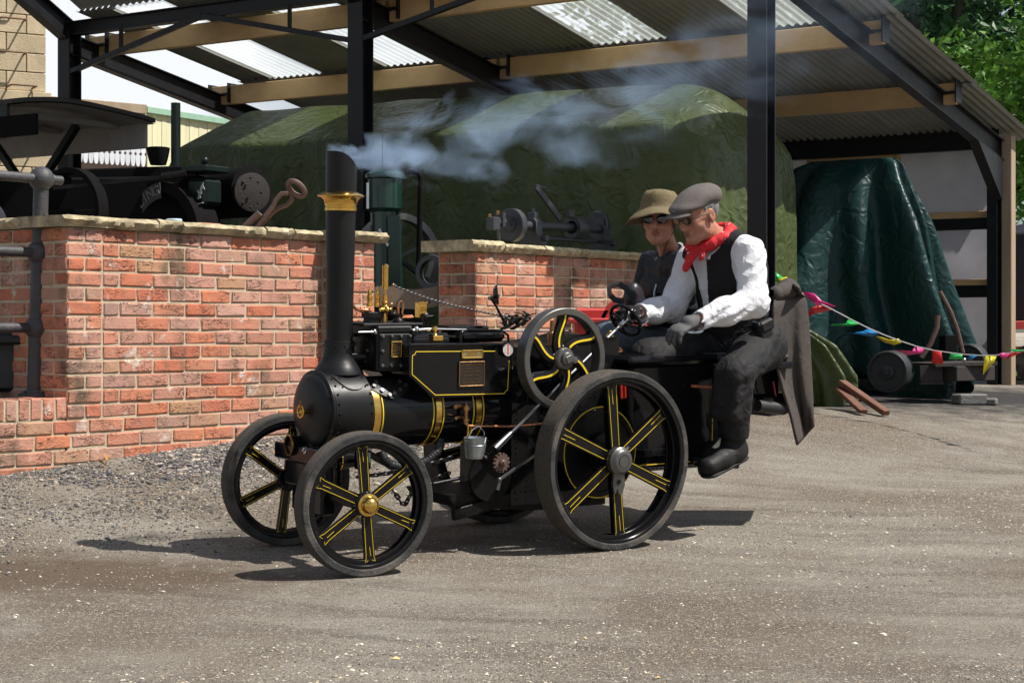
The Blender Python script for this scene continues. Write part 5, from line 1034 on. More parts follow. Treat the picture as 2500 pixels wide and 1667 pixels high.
# ---- passenger
NAVY = crease(mat('navy_quilted_nylon', (.006, .008, .013), (.011, .014, .02), 12, .48, .08, spec=.3), 8, .7, .03)
OLIVE = mat('olive_hat_cloth', (.165, .125, .06), (.12, .095, .045), 20, .85, bump=.3, bscale=120)
JEAN = crease(mat('grey_denim', (.075, .09, .11), (.055, .068, .085), 60, .85), 9, .7, .02)
GREYF = mat('grey_fleece', (.26, .25, .27), (.20, .19, .21), 30, .9, bump=.3, bscale=150)
def pas():
    root = empty('person', label='passenger in olive sun hat, dark glasses and navy quilted gilet behind the driver', cat='person'); root.matrix_world = ENG
    HC = EL(1611, 536, -.22); HF = V((.80, .58, -.04)); HU = V((.04, .02, 1))
    NB = EL(1640, 625, -.26); CHS = EL(1632, 705, -.26); PV = EL(1660, 850, -.26)
    LS, RS = EL(1672, 650, -.08), EL(1590, 645, -.44); LE, RE = EL(1640, 760, -.04), EL(1560, 755, -.46); LW, RW = EL(1560, 770, -.1), EL(1530, 765, -.30)
    LH, RH = PV + V((0, .1, 0)), PV + V((0, -.1, 0)); LK, RK = EL(1500, 830, -.06), EL(1478, 826, -.30); LA, RA = LK + V((.05, 0, -.40)), RK + V((.05, 0, -.40)); sq = ((1, 0, -.1), .72)
    lo, hi = bbox([HC, PV, LK, LA, RK, RA, LE, RE, LW, RW], .14); s = SDF(lo, hi, .0075); s.path([PV, CHS, NB], [.09, .09, .06], .04, sq=sq); s.cap(NB - V((0, 0, .03)), HC - V((.02, 0, .06)), .052, .048, .03)
    s.path([LS, LE, LW], [.032, .030, .026], .02); s.path([RS, RE, RW], [.032, .030, .026], .02); s.path([LH, LK, LA], [.06, .045, .034], .03); s.path([RH, RK, RA], [.06, .045, .034], .03)
    for W_ in (LW, RW): hand(s, W_, V((1, .2, -.2)), V((0, 0, 1)), V((0, 1, 0)), (.5, .6, .5))
    at, m = head(s, HC, HF, HU, 1.02, True); s.build('body', SKIN, root)
    lo, hi = bbox([PV, LS, RS, NB, CHS], .22); s = SDF(lo, hi, .0075); s.path([PV, CHS, NB - V((0, 0, .06))], [.165, .17, .10], .05, sq=sq); s.cap(LS - V((0, .1, -.01)), LS, .075, .072, .05); s.cap(RS + V((0, .1, .01)), RS, .075, .072, .05)
    s.disp(lambda g: .006 * np.abs(np.sin(g[2] * 48 + .8 * vnoise(g, 91, 3, 2))) + .008 * vnoise(g, 92, 5, 2)); s.cap(NB + V((.0, .0, .03)), NB + V((.09, .03, .05)), .062, .075, .01, 's'); s.cap(NB + V((.16, .035, -.02)), CHS + V((.16, .03, -.09)), .028, .006, .01, 's'); s.build('gilet', NAVY, root)
    lo, hi = bbox([LS, RS, LE, RE, LW, RW, NB], .12); s = SDF(lo, hi, .007); s.path([LS, LE, LW], [.066, .058, .042], .02); s.path([RS, RE, RW], [.066, .058, .042], .02); s.path([NB, CHS], [.08, .14], .05, sq=sq); s.cap(NB + V((0, 0, .04)), NB + V((.05, .02, .12)), .06, .07, .01, 's'); s.disp(fabric(.007, 94, 6)); s.build('jacket_sleeves', NAVY, root)
    s = SDF(NB - V((.14, .14, .10)), NB + V((.16, .14, .12)), .005); 
    for sg in (1, -1): s.path([NB + V((-.05, 0, .05)), NB + V((-.01, .068 * sg, .03)), NB + V((.065, .045 * sg + .02, -.02)), NB + V((.10, .02 * sg + .035, -.07))], [.016, .018, .018, .012], .012)
    s.disp(fabric(.004, 95, 9)); s.build('collar', GREYF, root)
    lo, hi = bbox([PV, LK, RK, LA, RA], .14); s = SDF(lo, hi, .0075); s.cap(LH, RH, .115, .115, .05); s.path([LH, LK, LA], [.10, .078, .06], .04); s.path([RH, RK, RA], [.10, .078, .06], .04); s.disp(fabric(.007, 96, 5)); s.build('jeans', JEAN, root)
    for K_ in (LA, RA): s = SDF(K_ - V((.12, .1, .12)), K_ + V((.24, .1, .1)), .008); s.cap(K_, K_ + V((0, 0, -.04)), .05).cap(K_ + V((-.02, 0, -.05)), K_ + V((.15, 0, -.06)), .045, .04, .02); s.build('shoe', BOOT, root)
    m3 = m; up = V((m3[0][2], m3[1][2], m3[2][2])); fwd = V((m3[0][0], m3[1][0], m3[2][0])); lf = V((m3[0][1], m3[1][1], m3[2][1]))
    # soft brimmed hat
    vs = []; fs = []; n = 56; prof = [(.0, .150), (.045, .150), (.080, .138), (.096, .115), (.102, .085), (.106, .060), (.112, .052), (.130, .040), (.150, .026), (.168, .010), (.175, .002)]
    for i in range(n):
        t = 2 * math.pi * i / n; c, s_ = math.cos(t), math.sin(t); wav = .012 * math.sin(2 * t + .6) + .006 * math.sin(5 * t)
        for j, (r_, z_) in enumerate(prof):
            e = max(0, r_ - .106) / .084; rr_ = r_ * (1 + .06 * abs(c)) ; vs.append(at(-.008 + rr_ * c, rr_ * .93 * s_, z_ - .012 + e * (wav - .022 * (s_ * s_)) + .16 * (rr_ * c + .02) + .004 * math.sin(9 * t + j) * (1 if 1 < j < 6 else 0)))
    k = len(prof)
    for i in range(n):
        for j in range(k - 1): a = i * k + j; b_ = ((i + 1) % n) * k + j; fs.append((a, a + 1, b_ + 1, b_))
    o = MB().add(vs, fs).build('sun_hat', OLIVE, root, 60); md = o.modifiers.new('thick', 'SOLIDIFY'); md.thickness = .004
    s = SDF(HC - V((.18, .18, .18)), HC + V((.18, .18, .16)), .006); s.ell(at(-.02, 0, .012), (.108, .086, .100), m3, .01); s.disp(fabric(.005, 97, 12)); s.plane(at(.030, 0, 0), fwd - up * .3, .006); s.plane(at(0, 0, .10), up); s.plane(at(-.02, 0, -.07), -up, .01); s.build('hair', mat('dark_brown_hair', (.03, .022, .018), (.06, .045, .038), 60, .5, bump=.6, bscale=80), root)
    face_bits(root, at, m3, (.36, .10, .09), (.04, .03, .025), 1.02)
    gl = MB(); le = MB()
    for sg in (1, -1):
        c = at(.103, .034 * sg, .004); fr_ = [c + lf * .028 * math.cos(t) + up * .022 * math.sin(t) for t in [2 * math.pi * i / 20 for i in range(20)]]; gl.tube(fr_, .002, 6, True); gl.tube([at(.100, .060 * sg, .012), at(.0, .082 * sg, .012)], .002, 6); le.add([c + fwd * .006] + fr_, [(0, i + 1, (i + 1) % 20 + 1) for i in range(20)])
    fr_ = gl.build('sunglasses', IRON, root); le.build('lens', mat('black_lens', (.006, .006, .007), None, 10, .06, coat=1), fr_)
    MB().tube([at(.0, .085, .03), at(.02, .082, -.04), at(.035, .045, -.115), NB + V((.09, .02, -.02))], .0022, 6).tube([at(.0, -.085, .03), at(.02, -.082, -.04), at(.035, -.03, -.115), NB + V((.09, .01, -.02))], .0022, 6).build('chin_cord', mat('brown_cord', (.06, .03, .02), None, 10, .7), root)
    MB().tube([NB + V((.105, .045, -.06)), CHS + V((.135, .05, -.01)), CHS + V((.14, .05, -.1))], .005, 6).build('zip', CHROME, root)
pas()
# ---- handbag on the passenger's lap, coat over the seat back
bag = empty('handbag', label='black handbag with looping strap on the passenger lap', cat='bag'); bag.matrix_world = ENG
c = c6(1480, 375, -.12); s = SDF(c - V((.16,) * 3), c + V((.16,) * 3), .006); s.ell(c, (.055, .045, .075), None, .02).ell(c + V((-.05, .0, -.07)), (.09, .06, .06), None, .03).disp(fabric(.006, 101, 7)); s.build('bag_body', mat('plum_black_leather', (.022, .016, .022), None, 20, .4, bump=.2), bag)
MB().tube([c6(x_, y_, -.05) for x_, y_ in ((1380, 410), (1290, 395), (1235, 340), (1228, 270), (1270, 232), (1340, 232), (1400, 270), (1450, 330), (1500, 370))], .016, 8, flat=.22, up=YA).build('strap', mat('black_webbing', (.012, .012, .013), None, 60, .6), bag)
coat = empty('coat', label='brown grey wool coat hanging over the seat back behind the driver', cat='coat'); coat.matrix_world = ENG
WOOL = mat('brown_grey_wool', (.075, .064, .058), (.055, .047, .043), 40, .95, bump=.5, bscale=260, spec=.15)
WOOL = crease(WOOL, 6, .3, .02)
def coat_cloth():
    Lf = [(1890, 712), (1886, 760), (1885, 820), (1892, 880), (1910, 950), (1930, 1015), (1946, 1086)]; Rt = [(1952, 706), (1968, 735), (1975, 800), (1979, 880), (1982, 950), (1984, 1000), (1987, 1040)]
    nv, nu = 42, 46; vs = []
    for i in range(nv):
        t = i / (nv - 1) * 6; a = min(int(t), 5); f = t - a; l = [Lf[a][k] * (1 - f) + Lf[a + 1][k] * f for k in (0, 1)]; r = [Rt[a][k] * (1 - f) + Rt[a + 1][k] * f for k in (0, 1)]; dn = i / (nv - 1)
        for j in range(nu):
            u = j / (nu - 1) * 1.75; uu = u if u <= 1 else 2 - u; wob = .034 * (.2 + dn) * math.sin(uu * 6.5 + 1.2 + 1.2 * math.sin(dn * 3)) + .006 * math.sin(uu * 17 + 4 * dn) * dn
            y = (.36 - .05 * uu if u <= 1 else .31 - .34 * (u - 1)) + wob; top = -.10 * max(0, 1 - dn * 7) ** 2
            px = l[0] * (1 - uu) + r[0] * uu; py = l[1] * (1 - uu) + r[1] * uu - (22 * math.sin(math.pi * uu) if i == 0 else 0)
            vs.append(EL(px, py, y + top * (1 if u <= 1 else -1)))
    fs = [(i * nu + j, i * nu + j + 1, (i + 1) * nu + j + 1, (i + 1) * nu + j) for i in range(nv - 1) for j in range(nu - 1)]
    o = MB().add(vs, fs).build('coat_cloth', WOOL, coat, 80); md = o.modifiers.new('thick', 'SOLIDIFY'); md.thickness = .012; md.offset = 0
coat_cloth()
s = SDF(EL(1890, 712, .30) - V((.22, .36, .12)), EL(1950, 715, .30) + V((.22, .12, .14)), .007); s.path([EL(1893, 716, .33), EL(1925, 706, .28), EL(1952, 714, .12)], [.034, .045, .04], .03); s.disp(fabric(.006, 105, 7)); s.build('coat_collar', WOOL, coat)
part(MB().box((-1.25, .03, .92), (.03, .40, .26), None, .012), 'seat_back', BLK)
# ------------------------------------------------------------------ covered vehicles under the shed
def tarp_mat(name, c1, c2, rough, scale, bs=1.0, dist=.06): return crease(mat(name, c1, c2, 2.5, rough, .1, spec=.28, dust=.35, dustc=tuple(x * 1.5 for x in c1)), scale, bs, dist, (1, 1, .4))
OLT = tarp_mat('olive_tarpaulin', (.066, .086, .028), (.046, .062, .023), .42, 2.8, .7, .06)
TEALT = tarp_mat('dark_teal_tarpaulin', (.006, .034, .031), (.004, .021, .022), .40, 3.0, .6, .05)
SHM = basis(F3, SP, SR)
s = SDF((-7.1, .2, .15), (-.3, 2.7, 3.3), .032)
s.box((-3.72, 1.42, 1.36), (3.06, .82, 1.16), None, .07, .1); s.box((-3.72, 1.42, 1.65), (3.06, .82, 1.55), None, .05, .05)
s.plane((-6.62, 1, 2.1), (-1, 0, .6), .08); s.plane((-3.3, .60, 2.62), (0.02, -.54, 1), .05); s.plane((-3.3, 2.24, 2.62), (.02, .58, 1), .12); s.plane((-.66, 1.4, 2.42), (1, -.1, .55), .35)
def tfold(g):
    x, y, z = g; q = .045 * vnoise([x, y, z * .16], 201, .9, 3) * np.clip((2.75 - z) * 1.2, .12, 1) + .018 * vnoise([x, y, z], 202, .8, 2)
    return q + .045 * np.abs(np.sin(x * 7 + 2.5 * vnoise([x, 0 * x, z * .2], 205, .7, 2))) * np.clip((2.5 - z) * 2, 0, 1) * (y < 1) + .05 * np.abs(np.sin(y * 8 + 2 * vnoise([y, 0 * y, z * .2], 206, .7, 2))) * np.clip((2.5 - z) * 2, 0, 1) * (x > -.85)
s.disp(tfold)
o = s.build('tarpaulin_covered_vehicle', OLT, None, SHM); tag(o, 'long vehicle under a faded olive green tarpaulin inside the shed', 'covered vehicle')
def loft(name, rings, m, parent=None, nseg=120, fold=.03, nf=14, seed=1, ex=2.6, mtx=None, lean=.0):
    rr = np.random.default_rng(seed); vs = []; k = len(rings); N = 30; th = np.linspace(0, 2 * math.pi, nseg, endpoint=False); ph = rr.uniform(0, 6.28, 4)
    T = np.linspace(0, k - 1, N)
    for i, t in enumerate(T):
        a = min(int(t), k - 2); f = t - a; cx, cy, z, hx, hy, fa = [rings[a][j] * (1 - f) + rings[a + 1][j] * f for j in range(6)]
        r = (np.abs(np.cos(th)) ** ex + np.abs(np.sin(th)) ** ex) ** (-1 / ex); dd = fa * fold * (np.sin(nf * th + ph[0] + .6 * np.sin(3 * th + i * .12)) * .6 + .5 * np.sin(nf * 1.7 * th + ph[1] + i * .06) + .35 * np.sin(nf * .45 * th + ph[2]))
        vs.append(np.stack([cx + (hx * r + dd) * np.cos(th), cy + (hy * r + dd) * np.sin(th), z + fa * fold * .8 * np.sin(5 * th + ph[3]) * (1 if i == 0 else 0) + 0 * th], 1))
    vs = np.concatenate(vs); j = np.arange(nseg); jn = (j + 1) % nseg; fs = np.concatenate([np.stack([i * nseg + j, i * nseg + jn, (i + 1) * nseg + jn, (i + 1) * nseg + j], 1) for i in range(N - 1)])
    me = npmesh(name, vs, fs, m); bm = bmesh.new(); bm.from_mesh(me); bm.verts.ensure_lookup_table(); bm.faces.new([bm.verts[(N - 1) * nseg + i] for i in range(nseg)]); bm.to_mesh(me); bm.free()
    for p in me.polygons: p.use_smooth = True
    if mtx: me.transform(mtx)
    return link(name, me, parent)
o = loft('tarpaulin_covered_machine', [(-.66, 3.2, .50, .98, .62, 1.7), (-.60, 3.2, .8, .97, .58, 1.7), (-.66, 3.15, 1.35, .86, .48, 1.5), (-.66, 3.12, 1.9, .76, .34, .9), (-.66, 3.1, 2.25, .62, .19, .5), (-.60, 3.1, 2.42, .50, .08, .25), (-.56, 3.1, 2.47, .38, .03, .1)], TEALT, None, 200, .12, 6, 5, 2.2, SHM); tag(o, 'machine under a creased dark teal tarpaulin in the right bay of the shed', 'covered machine')
q = P(1990, 905, 13.6); o = loft('tarpaulin_bundle', [(q.x, q.y, float(gz(q.x, q.y)) + .0, .30, .2, 1.2), (q.x - .02, q.y, .62, .31, .22, 1.4), (q.x - .10, q.y, .86, .22, .18, 1.2), (q.x - .2, q.y + .05, 1.02, .07, .1, .6)], OLT, None, 90, .045, 9, 9, 2.2); tag(o, 'loose crumpled end of olive tarpaulin lying beside the coat', 'tarpaulin')

# ------------------------------------------------------------------ road roller at the left, behind the wall
DKG = mat('dark_green_paint', (.003, .010, .008), (.005, .011, .009), 14, .42, spec=.3); SOOT = mat('sooty_iron', (.004, .004, .0045), (.007, .0065, .0065), 18, .9, .05, spec=.1)
PALEW = mat('grey_painted_board', (.30, .29, .29), (.24, .23, .23), 8, .7); FELT = mat('roof_felt', (.035, .033, .033), (.06, .055, .05), 7, .9, bump=.6, bscale=25)
roll = empty('road_roller', S(-6.4, -1.4, 0), 'dark road roller with canopy and rams behind the left wall', 'road roller')
roll['label'] = 'dark vintage road roller with a long canopy behind the left wall'
def rp_(b, name, m, lab=None): o = b.build(name, m, roll); o.data.transform(M.Translation(-S(-6.4, -1.4, 0))); return tag(o, lab)
vs = []; n1 = 16
for i in range(n1 + 1):
    t = i / n1; tau = -2.10 + 1.55 * t; zc = 2.74 + .07 * math.sin(math.pi * t) ** .8
    for w_ in (-8.6, -5.40 + .04 * math.sin(7 * t)): vs += [S(w_, tau, zc), S(w_, tau, zc + .035)]
fs = []
for i in range(n1): a = i * 4; fs += [(a, a + 2, a + 6, a + 4), (a + 1, a + 5, a + 7, a + 3), (a + 2, a + 3, a + 7, a + 6)]
fs += [(0, 1, 3, 2), (n1 * 4, n1 * 4 + 2, n1 * 4 + 3, n1 * 4 + 1)]
rp_(MB().add(vs, fs), 'canopy_roof', FELT); rp_(MB().add([v - V((0, 0, .012)) for i_, v in enumerate(vs) if i_ % 2 == 0], [(2 * i, 2 * i + 1, 2 * i + 3, 2 * i + 2) for i in range(n1)]), 'canopy_lining', PALEW)
rp_(MB().bar(S(-8.6, -.57, 2.63), S(-5.46, -.57, 2.63), .03, .21), 'valance', PALEW); rp_(MB().bar(S(-8.6, -2.08, 2.69), S(-5.46, -2.08, 2.69), .03, .12), 'valance', DKG)
q = MB()
for w_ in (-7.9, -7.2, -6.5, -5.8): q.bar(S(w_, -2.05, 2.73), S(w_, -.6, 2.73), .05, .05)
rp_(q, 'canopy_battens', PALEW)
for a, b_ in (((-6.75, -1.9, 1.5), (-7.0, -1.9, 2.75)), ((-5.9, -.8, 1.3), (-5.9, -.8, 2.75)), ((-6.75, -1.2, 2.70), (-5.85, -1.2, 1.75)), ((-5.85, -1.0, 2.70), (-6.75, -1.0, 1.75)), ((-7.6, -.8, 1.25), (-7.6, -.8, 2.75))): rp_(MB().bar(S(*a), S(*b_), .06, .06), 'canopy_post', DKG)
sb = P(90, 303, 13.4); sb0 = sb - SP * 1.5; dv = V((0, 0, .08)); rp_(MB().bar(sb0, sb, .03, .16), 'name_board', SOOT)
tt = text('board_lettering', 'ROLLER', mat('faded_gold_print', (.40, .29, .17), None, 30, .6), None, basis(sb - SP * .27 - SR * .02 + V((0, 0, -.005)), SP, (0, 0, 1)), .13, .001, 'RIGHT', .9); tt.data.transform(tt.matrix_local); tt.matrix_local = M.Identity(4); tt.data.transform(M.Translation(-S(-6.4, -1.4, 0))); tt.parent = roll
def pr(u, v, Y): return P(u, v, Y)
rp_(MB().bar(pr(120, 448, 13.7), pr(500, 436, 13.7), .5, .16).bar(pr(-150, 500, 13.7), pr(520, 492, 13.7), .7, .34), 'boiler_casing', SOOT)
rp_(MB().lathe([(0, -.35), (.20, -.35), (.20, .0), (.21, .02), (0, .05)], pr(610, 468, 13.7), V((.75, -.6, 0)), 36), 'smokebox', SOOT)
q = MB().lathe([(.0, .0), (.15, .0), (.15, .03), (.13, .035), (0, .04)], pr(612, 470, 13.6), V((.55, -.8, 0)), 32)
for i in range(8): a = i * math.pi / 4; q.sph(pr(612 + 26 * math.cos(a), 470 + 36 * math.sin(a), 13.52), .012, 8)
rp_(q, 'smokebox_door', mat('rusty_black', (.010, .008, .007), (.02, .014, .011), 30, .8, bump=.4))
rp_(MB().cone(pr(429, 420, 13.5), pr(429, 252, 13.5), .036, .036, 20), 'exhaust_stack', DKG)
rp_(MB().lathe([(0, 0), (.06, 0), (.075, .05), (.085, .10), (.09, .13), (.075, .135), (0, .12)], pr(386, 403, 13.5), (0, 0, 1), 24), 'hopper', SOOT)
rp_(MB().lathe([(.30, -.05), (.34, -.05), (.34, .05), (.30, .05)], pr(175, 520, 13.3), -SR, 48, closed=True).bar(pr(100, 520, 13.3), pr(250, 520, 13.3), .05), 'flywheel', SOOT)
rp_(MB().bar(pr(130, 460, 13.2), pr(430, 430, 13.2), .03).cone(pr(395, 432, 13.2), pr(455, 424, 13.2), .03, .03), 'steering_rod', IRON)
rp_(MB().lathe([(.34, -.12), (.42, -.12), (.42, .12), (.34, .12)], pr(410, 580, 13.4), -SR, 48, closed=True), 'mudguard', SOOT)
# curved name plate on the mudguard
arc = MB(); n = 18; cz = pr(410, 580, 13.25); fr3 = M((SP, V((0, 0, 1)), -SR)).transposed()
for i in range(n):
    a0_, a1_ = R(168 - 70 * i / n), R(168 - 70 * (i + 1) / n); arc.prism([cz + fr3 @ V((r_ * math.cos(a), r_ * math.sin(a), .02)) for r_, a in ((.30, a0_), (.42, a0_), (.42, a1_), (.30, a1_))], -SR * .012)
rp_(arc, 'arched_plate', mat('tarnished_plate', (.035, .033, .033), None, 20, .5))
tl = MB()
for i, chh in enumerate('AVELING'):
    a = R(162 - 9.6 * i); t = text('plate_letter', chh, PALEW, None, M.Identity(4), .105, .003); pos = cz + fr3 @ V((.36 * math.cos(a), .36 * math.sin(a), .036)); ta = fr3 @ V((math.sin(a), -math.cos(a), 0)); ra_ = fr3 @ V((math.cos(a), math.sin(a), 0)); t.data.transform(basis(pos, ta, ra_)); k = len(tl.v); tl.v += [tuple(v.co) for v in t.data.vertices]; tl.f += [tuple(x + k for x in p.vertices) for p in t.data.polygons]; bpy.data.objects.remove(t)
rp_(tl, 'plate_lettering', mat('tarnished_letter', (.16, .15, .15), None, 20, .5), )
hb = pr(500, 470, 13.3); rp_(MB().box(hb, (.20, .2, .21), M.Rotation(math.atan2(SP.y, SP.x), 3, 'Z'), .03).box(hb + V((0, 0, .17)), (.26, .26, .05), M.Rotation(math.atan2(SP.y, SP.x), 3, 'Z'), .01).sph(hb + V((.0, 0, .24)), .03), 'headstock', DKG)
HS = [(0, 0), (3, 1), (3, 4), (5, 5), (5, 8), (7, 10), (10, 9), (9, 11), (7, 13), (8, 16), (6, 15), (4, 13), (2, 9), (1, 7), (-2, 9), (-3, 8), (0, 5), (-1, 2), (-3, 0)]
rp_(MB().prism([hb + SP * (.04 + .006 * x_) + V((0, 0, -.06 + .0078 * y_)) - SR * .106 for x_, y_ in HS], -SR * .006).tube([hb + SP * (.0 + .02 * i) - SR * .108 + V((0, 0, -.088 - .008 * math.sin(i * .8))) for i in range(5)], .011, 6, flat=.3), 'horse_emblem', mat('worn_silver', (.30, .30, .30), None, 20, .5))
for (w_, t_, r_) in ((-5.0, -2.3, .5), (-7.6, -2.3, .6), (-5.0, -.9, .5), (-7.6, -.9, .6)):
    z0 = float(gz(*S(w_, t_, 0).xy)); rp_(MB().lathe([(r_ - .05, -.2), (r_, -.2), (r_, .2), (r_ - .05, .2)], S(w_, t_, z0 + r_), SR, 40, closed=True).lathe([(0, -.05), (r_ - .03, -.05), (r_ - .03, .05), (0, .05)], S(w_, t_, z0 + r_), SR, 40), 'roller_wheel', SOOT)
o = loft('cloth_cover', [(-4.02, 13.2, .4, .34, .3, 1), (-4.02, 13.2, 1.3, .30, .28, 1), (-4.05, 13.2, 1.85, .22, .2, .8), (-4.12, 13.2, 2.12, .1, .1, .3)], mat('navy_cloth', (.010, .013, .025), None, 10, .8, bump=.3), None, 70, .03, 8, 12); tag(o, 'dark navy cloth covered shape at the left edge before the block tower', 'covered shape')

# ------------------------------------------------------------------ concrete block tower with climbing irons
BLKM = mat('buff_concrete_block', (.55, .45, .30), (.42, .335, .22), 6, .95, bump=.5, bscale=60, spec=.2, dust=.5, dustc=(.22, .19, .13), orand=.12)
tw = empty('block_tower', (0, 0, 0), 'tall buff concrete block tower with climbing irons at the left edge', 'tower')
TD = V((.87, .493, 0)); TN = V((.493, -.87, 0)); TC = P(113, 811, 20); TC.z = 0; ang2 = math.atan2(TD.y, TD.x); bmesh_ = {}
def block(c, l, an):
    k = round(l, 3)
    if k not in bmesh_: bmesh_[k] = MB().box((0, 0, 0), (l - .010, .1, .205), None, .006).mesh('block', BLKM, 25)
    o = link('block', bmesh_[k], tw); o.location = c; o.rotation_euler = (0, 0, an); return o
for i in range(28):
    z = .45 + .215 * i + .1075; low_ = z < 3.78; off = .05 if low_ else 0; x = 0; seq = [.45, .45, .45] if i % 2 else [.225, .45, .45, .225]
    for l in seq: block(TC + TN * off + TD * (off - x - l / 2) - TN * .05 + V((0, 0, z)), l, ang2); x += l
    x = .1
    for l in ([.35, .45] if i % 2 else [.45, .35]): block(TC + TD * (off - .05) - TN * (x - off + l / 2) + V((0, 0, z)), l, ang2 + math.pi / 2); x += l
o = MB().box(TC - TD * .68 - TN * .5 + V((0, 0, 3.4)), (1.33, .88, 6.0), M.Rotation(ang2, 3, 'Z'), .01).build('mortar', MORTAR, tw)
for v_, x0, off in ((-20, .40, 0), (132 * .3827, .40, 0), (345 * .3827, .40, 0), (540 * .3827 + 6, .30, .05), (290, .32, .05), (370, .32, .05)):
    z = P(50, v_, 19.8).z; a = TC - TD * x0 + TN * off + V((0, 0, z)); MB().tube([a - TN * .05 + TD * .14, a + TN * .15 + TD * .14, a + TN * .155 + TD * .12, a + TN * .155 - TD * .12, a + TN * .15 - TD * .14, a - TN * .05 - TD * .14], .011, 8).build('climbing_iron', mat('rusty_rung', (.20, .10, .05), (.12, .07, .04), 40, .8), tw)

# ------------------------------------------------------------------ boarded building far left
WB_ = mat('white_painted_board', (.68, .70, .74), (.58, .60, .64), 5, .7, bump=.15, dust=.3, dustc=(.35, .35, .36), orand=.06, stretch=(1, 1, .2)); CB_ = mat('cream_painted_board', (.66, .64, .42), (.58, .55, .36), 5, .7, bump=.15, dust=.3, dustc=(.42, .40, .26), orand=.05, stretch=(1, 1, .2))
bld = empty('boarded_building', (0, 0, 0), 'white and cream vertical boarded building with scalloped edge behind the roller', 'building')
def boards(a, b_, n, z1a, z1b, z0, m, scallop):
    d = (b_ - a) / n; dd = d.normalized(); nn = V((dd.y, -dd.x, 0)); wd = d.length
    for i in range(n):
        p = a + d * (i + .5); zt = z1a + (z1b - z1a) * (i + .5) / n; h = wd / 2 - .003; pr_ = [(-h, zt), (h, zt)]
        if scallop: pr_ += [(h, z0 + .20), (h - .018, z0 + .185), (h - .018, z0 + .165), (h, z0 + .15)] + [(h * math.cos(t) ** .7 if t < 1.57 else 0, z0 + .13 - .13 * math.sin(t)) for t in (.2, .6, 1.0, 1.3)] + [(0, z0)] + [(-h * math.cos(t) ** .7, z0 + .13 - .13 * math.sin(t)) for t in (1.3, 1.0, .6, .2)] + [(-h, z0 + .15), (-h + .018, z0 + .165), (-h + .018, z0 + .185), (-h, z0 + .20)]
        else: pr_ += [(h, z0), (-h, z0)]
        MB().prism([p + dd * x_ + V((0, 0, z_)) + nn * (.004 * (i % 2)) for x_, z_ in pr_], -nn * .02).build('board', m, bld)
A1, A2, A3 = P(96, 811, 23.8), P(356, 811, 24.8), P(560, 811, 26.3)
for p in (A1, A2, A3): p.z = 0
zt1 = 4.06
boards(A1, A2, 20, zt1, zt1, 3.28, WB_, True); boards(A2 + V((.02, 0, 0)), A3, 18, 4.05, 4.05, 3.0, CB_, False)
o = MB().bar(A1 + V((0, -.05, zt1 + .02)), A2 + V((0, -.05, zt1 + .02)), .12, .13).build('fascia', GREYT, bld); o = MB().bar(A2 + V((0, -.05, 4.08)), A3 + V((0, -.05, 4.08)), .10, .09).build('fascia', mat('pale_green_paint', (.30, .48, .36), None, 10, .6), bld)
d_ = (A3 - A1).normalized(); bk = V((-d_.y, d_.x, 0)); MB().box((A1 + A3) / 2 + bk * 1.6 + V((0, 0, 2.1)), ((A3 - A1).length, 2.0, 3.6), M.Rotation(math.atan2(d_.y, d_.x), 3, 'Z')).build('dark_interior', mat('dark_brown_fill', (.05, .028, .018), None, 8, .8), bld)  # solid dark brown box set behind the boards

# ------------------------------------------------------------------ pump crank on the right wall
GUN = mat('dark_grey_paint', (.025, .029, .036), (.04, .044, .05), 14, .40, dust=.2, dustc=(.09, .09, .09))
WO = RB - WN * .19
def rq(x, y, off=0):                      # a spot of the plane standing on the wall
    u, v = 1000 + .2551 * x, 430 + .2551 * y; o = WO + WN * off; k = (u - 1250) / F; t = (k * o.y - o.x) / (WD.x - k * WD.y); Y = o.y + WD.y * t; return V((o.x + WD.x * t, Y, CH + (HOR - v) / F * Y))
pump = empty('crank_machine', rq(1400, 660), 'dark grey crankshaft machine with discs and a raised lever on the right wall', 'machine')
def pp(b, name, m): o = b.build(name, m, pump); o.data.transform(M.Translation(-rq(1400, 660))); return o
pp(MB().lathe([(0, -.03), (.10, -.03), (.118, -.025), (.120, -.02), (.120, .03), (.115, .035), (0, .035)], rq(985, 470), -WD, 48).lathe([(.03, .035), (.055, .036), (.055, .045), (.04, .05), (0, .05)], rq(985, 470), -WD, 32), 'crank_disc', GUN)
pp(MB().cone(rq(900, 440), rq(795, 440), .030, .030, 20).box(rq(800, 455), (.08, .07, .09), M.Rotation(math.atan2(WD.y, WD.x), 3, 'Z')).box(rq(865, 420), (.03, .08, .10), M.Rotation(math.atan2(WD.y, WD.x), 3, 'Z')).cone(rq(840, 500), rq(855, 620), .014), 'crank_pin', GUN)
pp(MB().cone(rq(768, 395), rq(768, 360), .012).cone(rq(845, 370), rq(845, 330), .013), 'bronze_nut', BRONZE)
pp(MB().cone(rq(1000, 470), rq(1800, 505), .033, .033, 28), 'shaft', GUN); pp(MB().cone(rq(1255, 595), rq(1830, 628), .015, .015, 16), 'tie_rod', GUN)
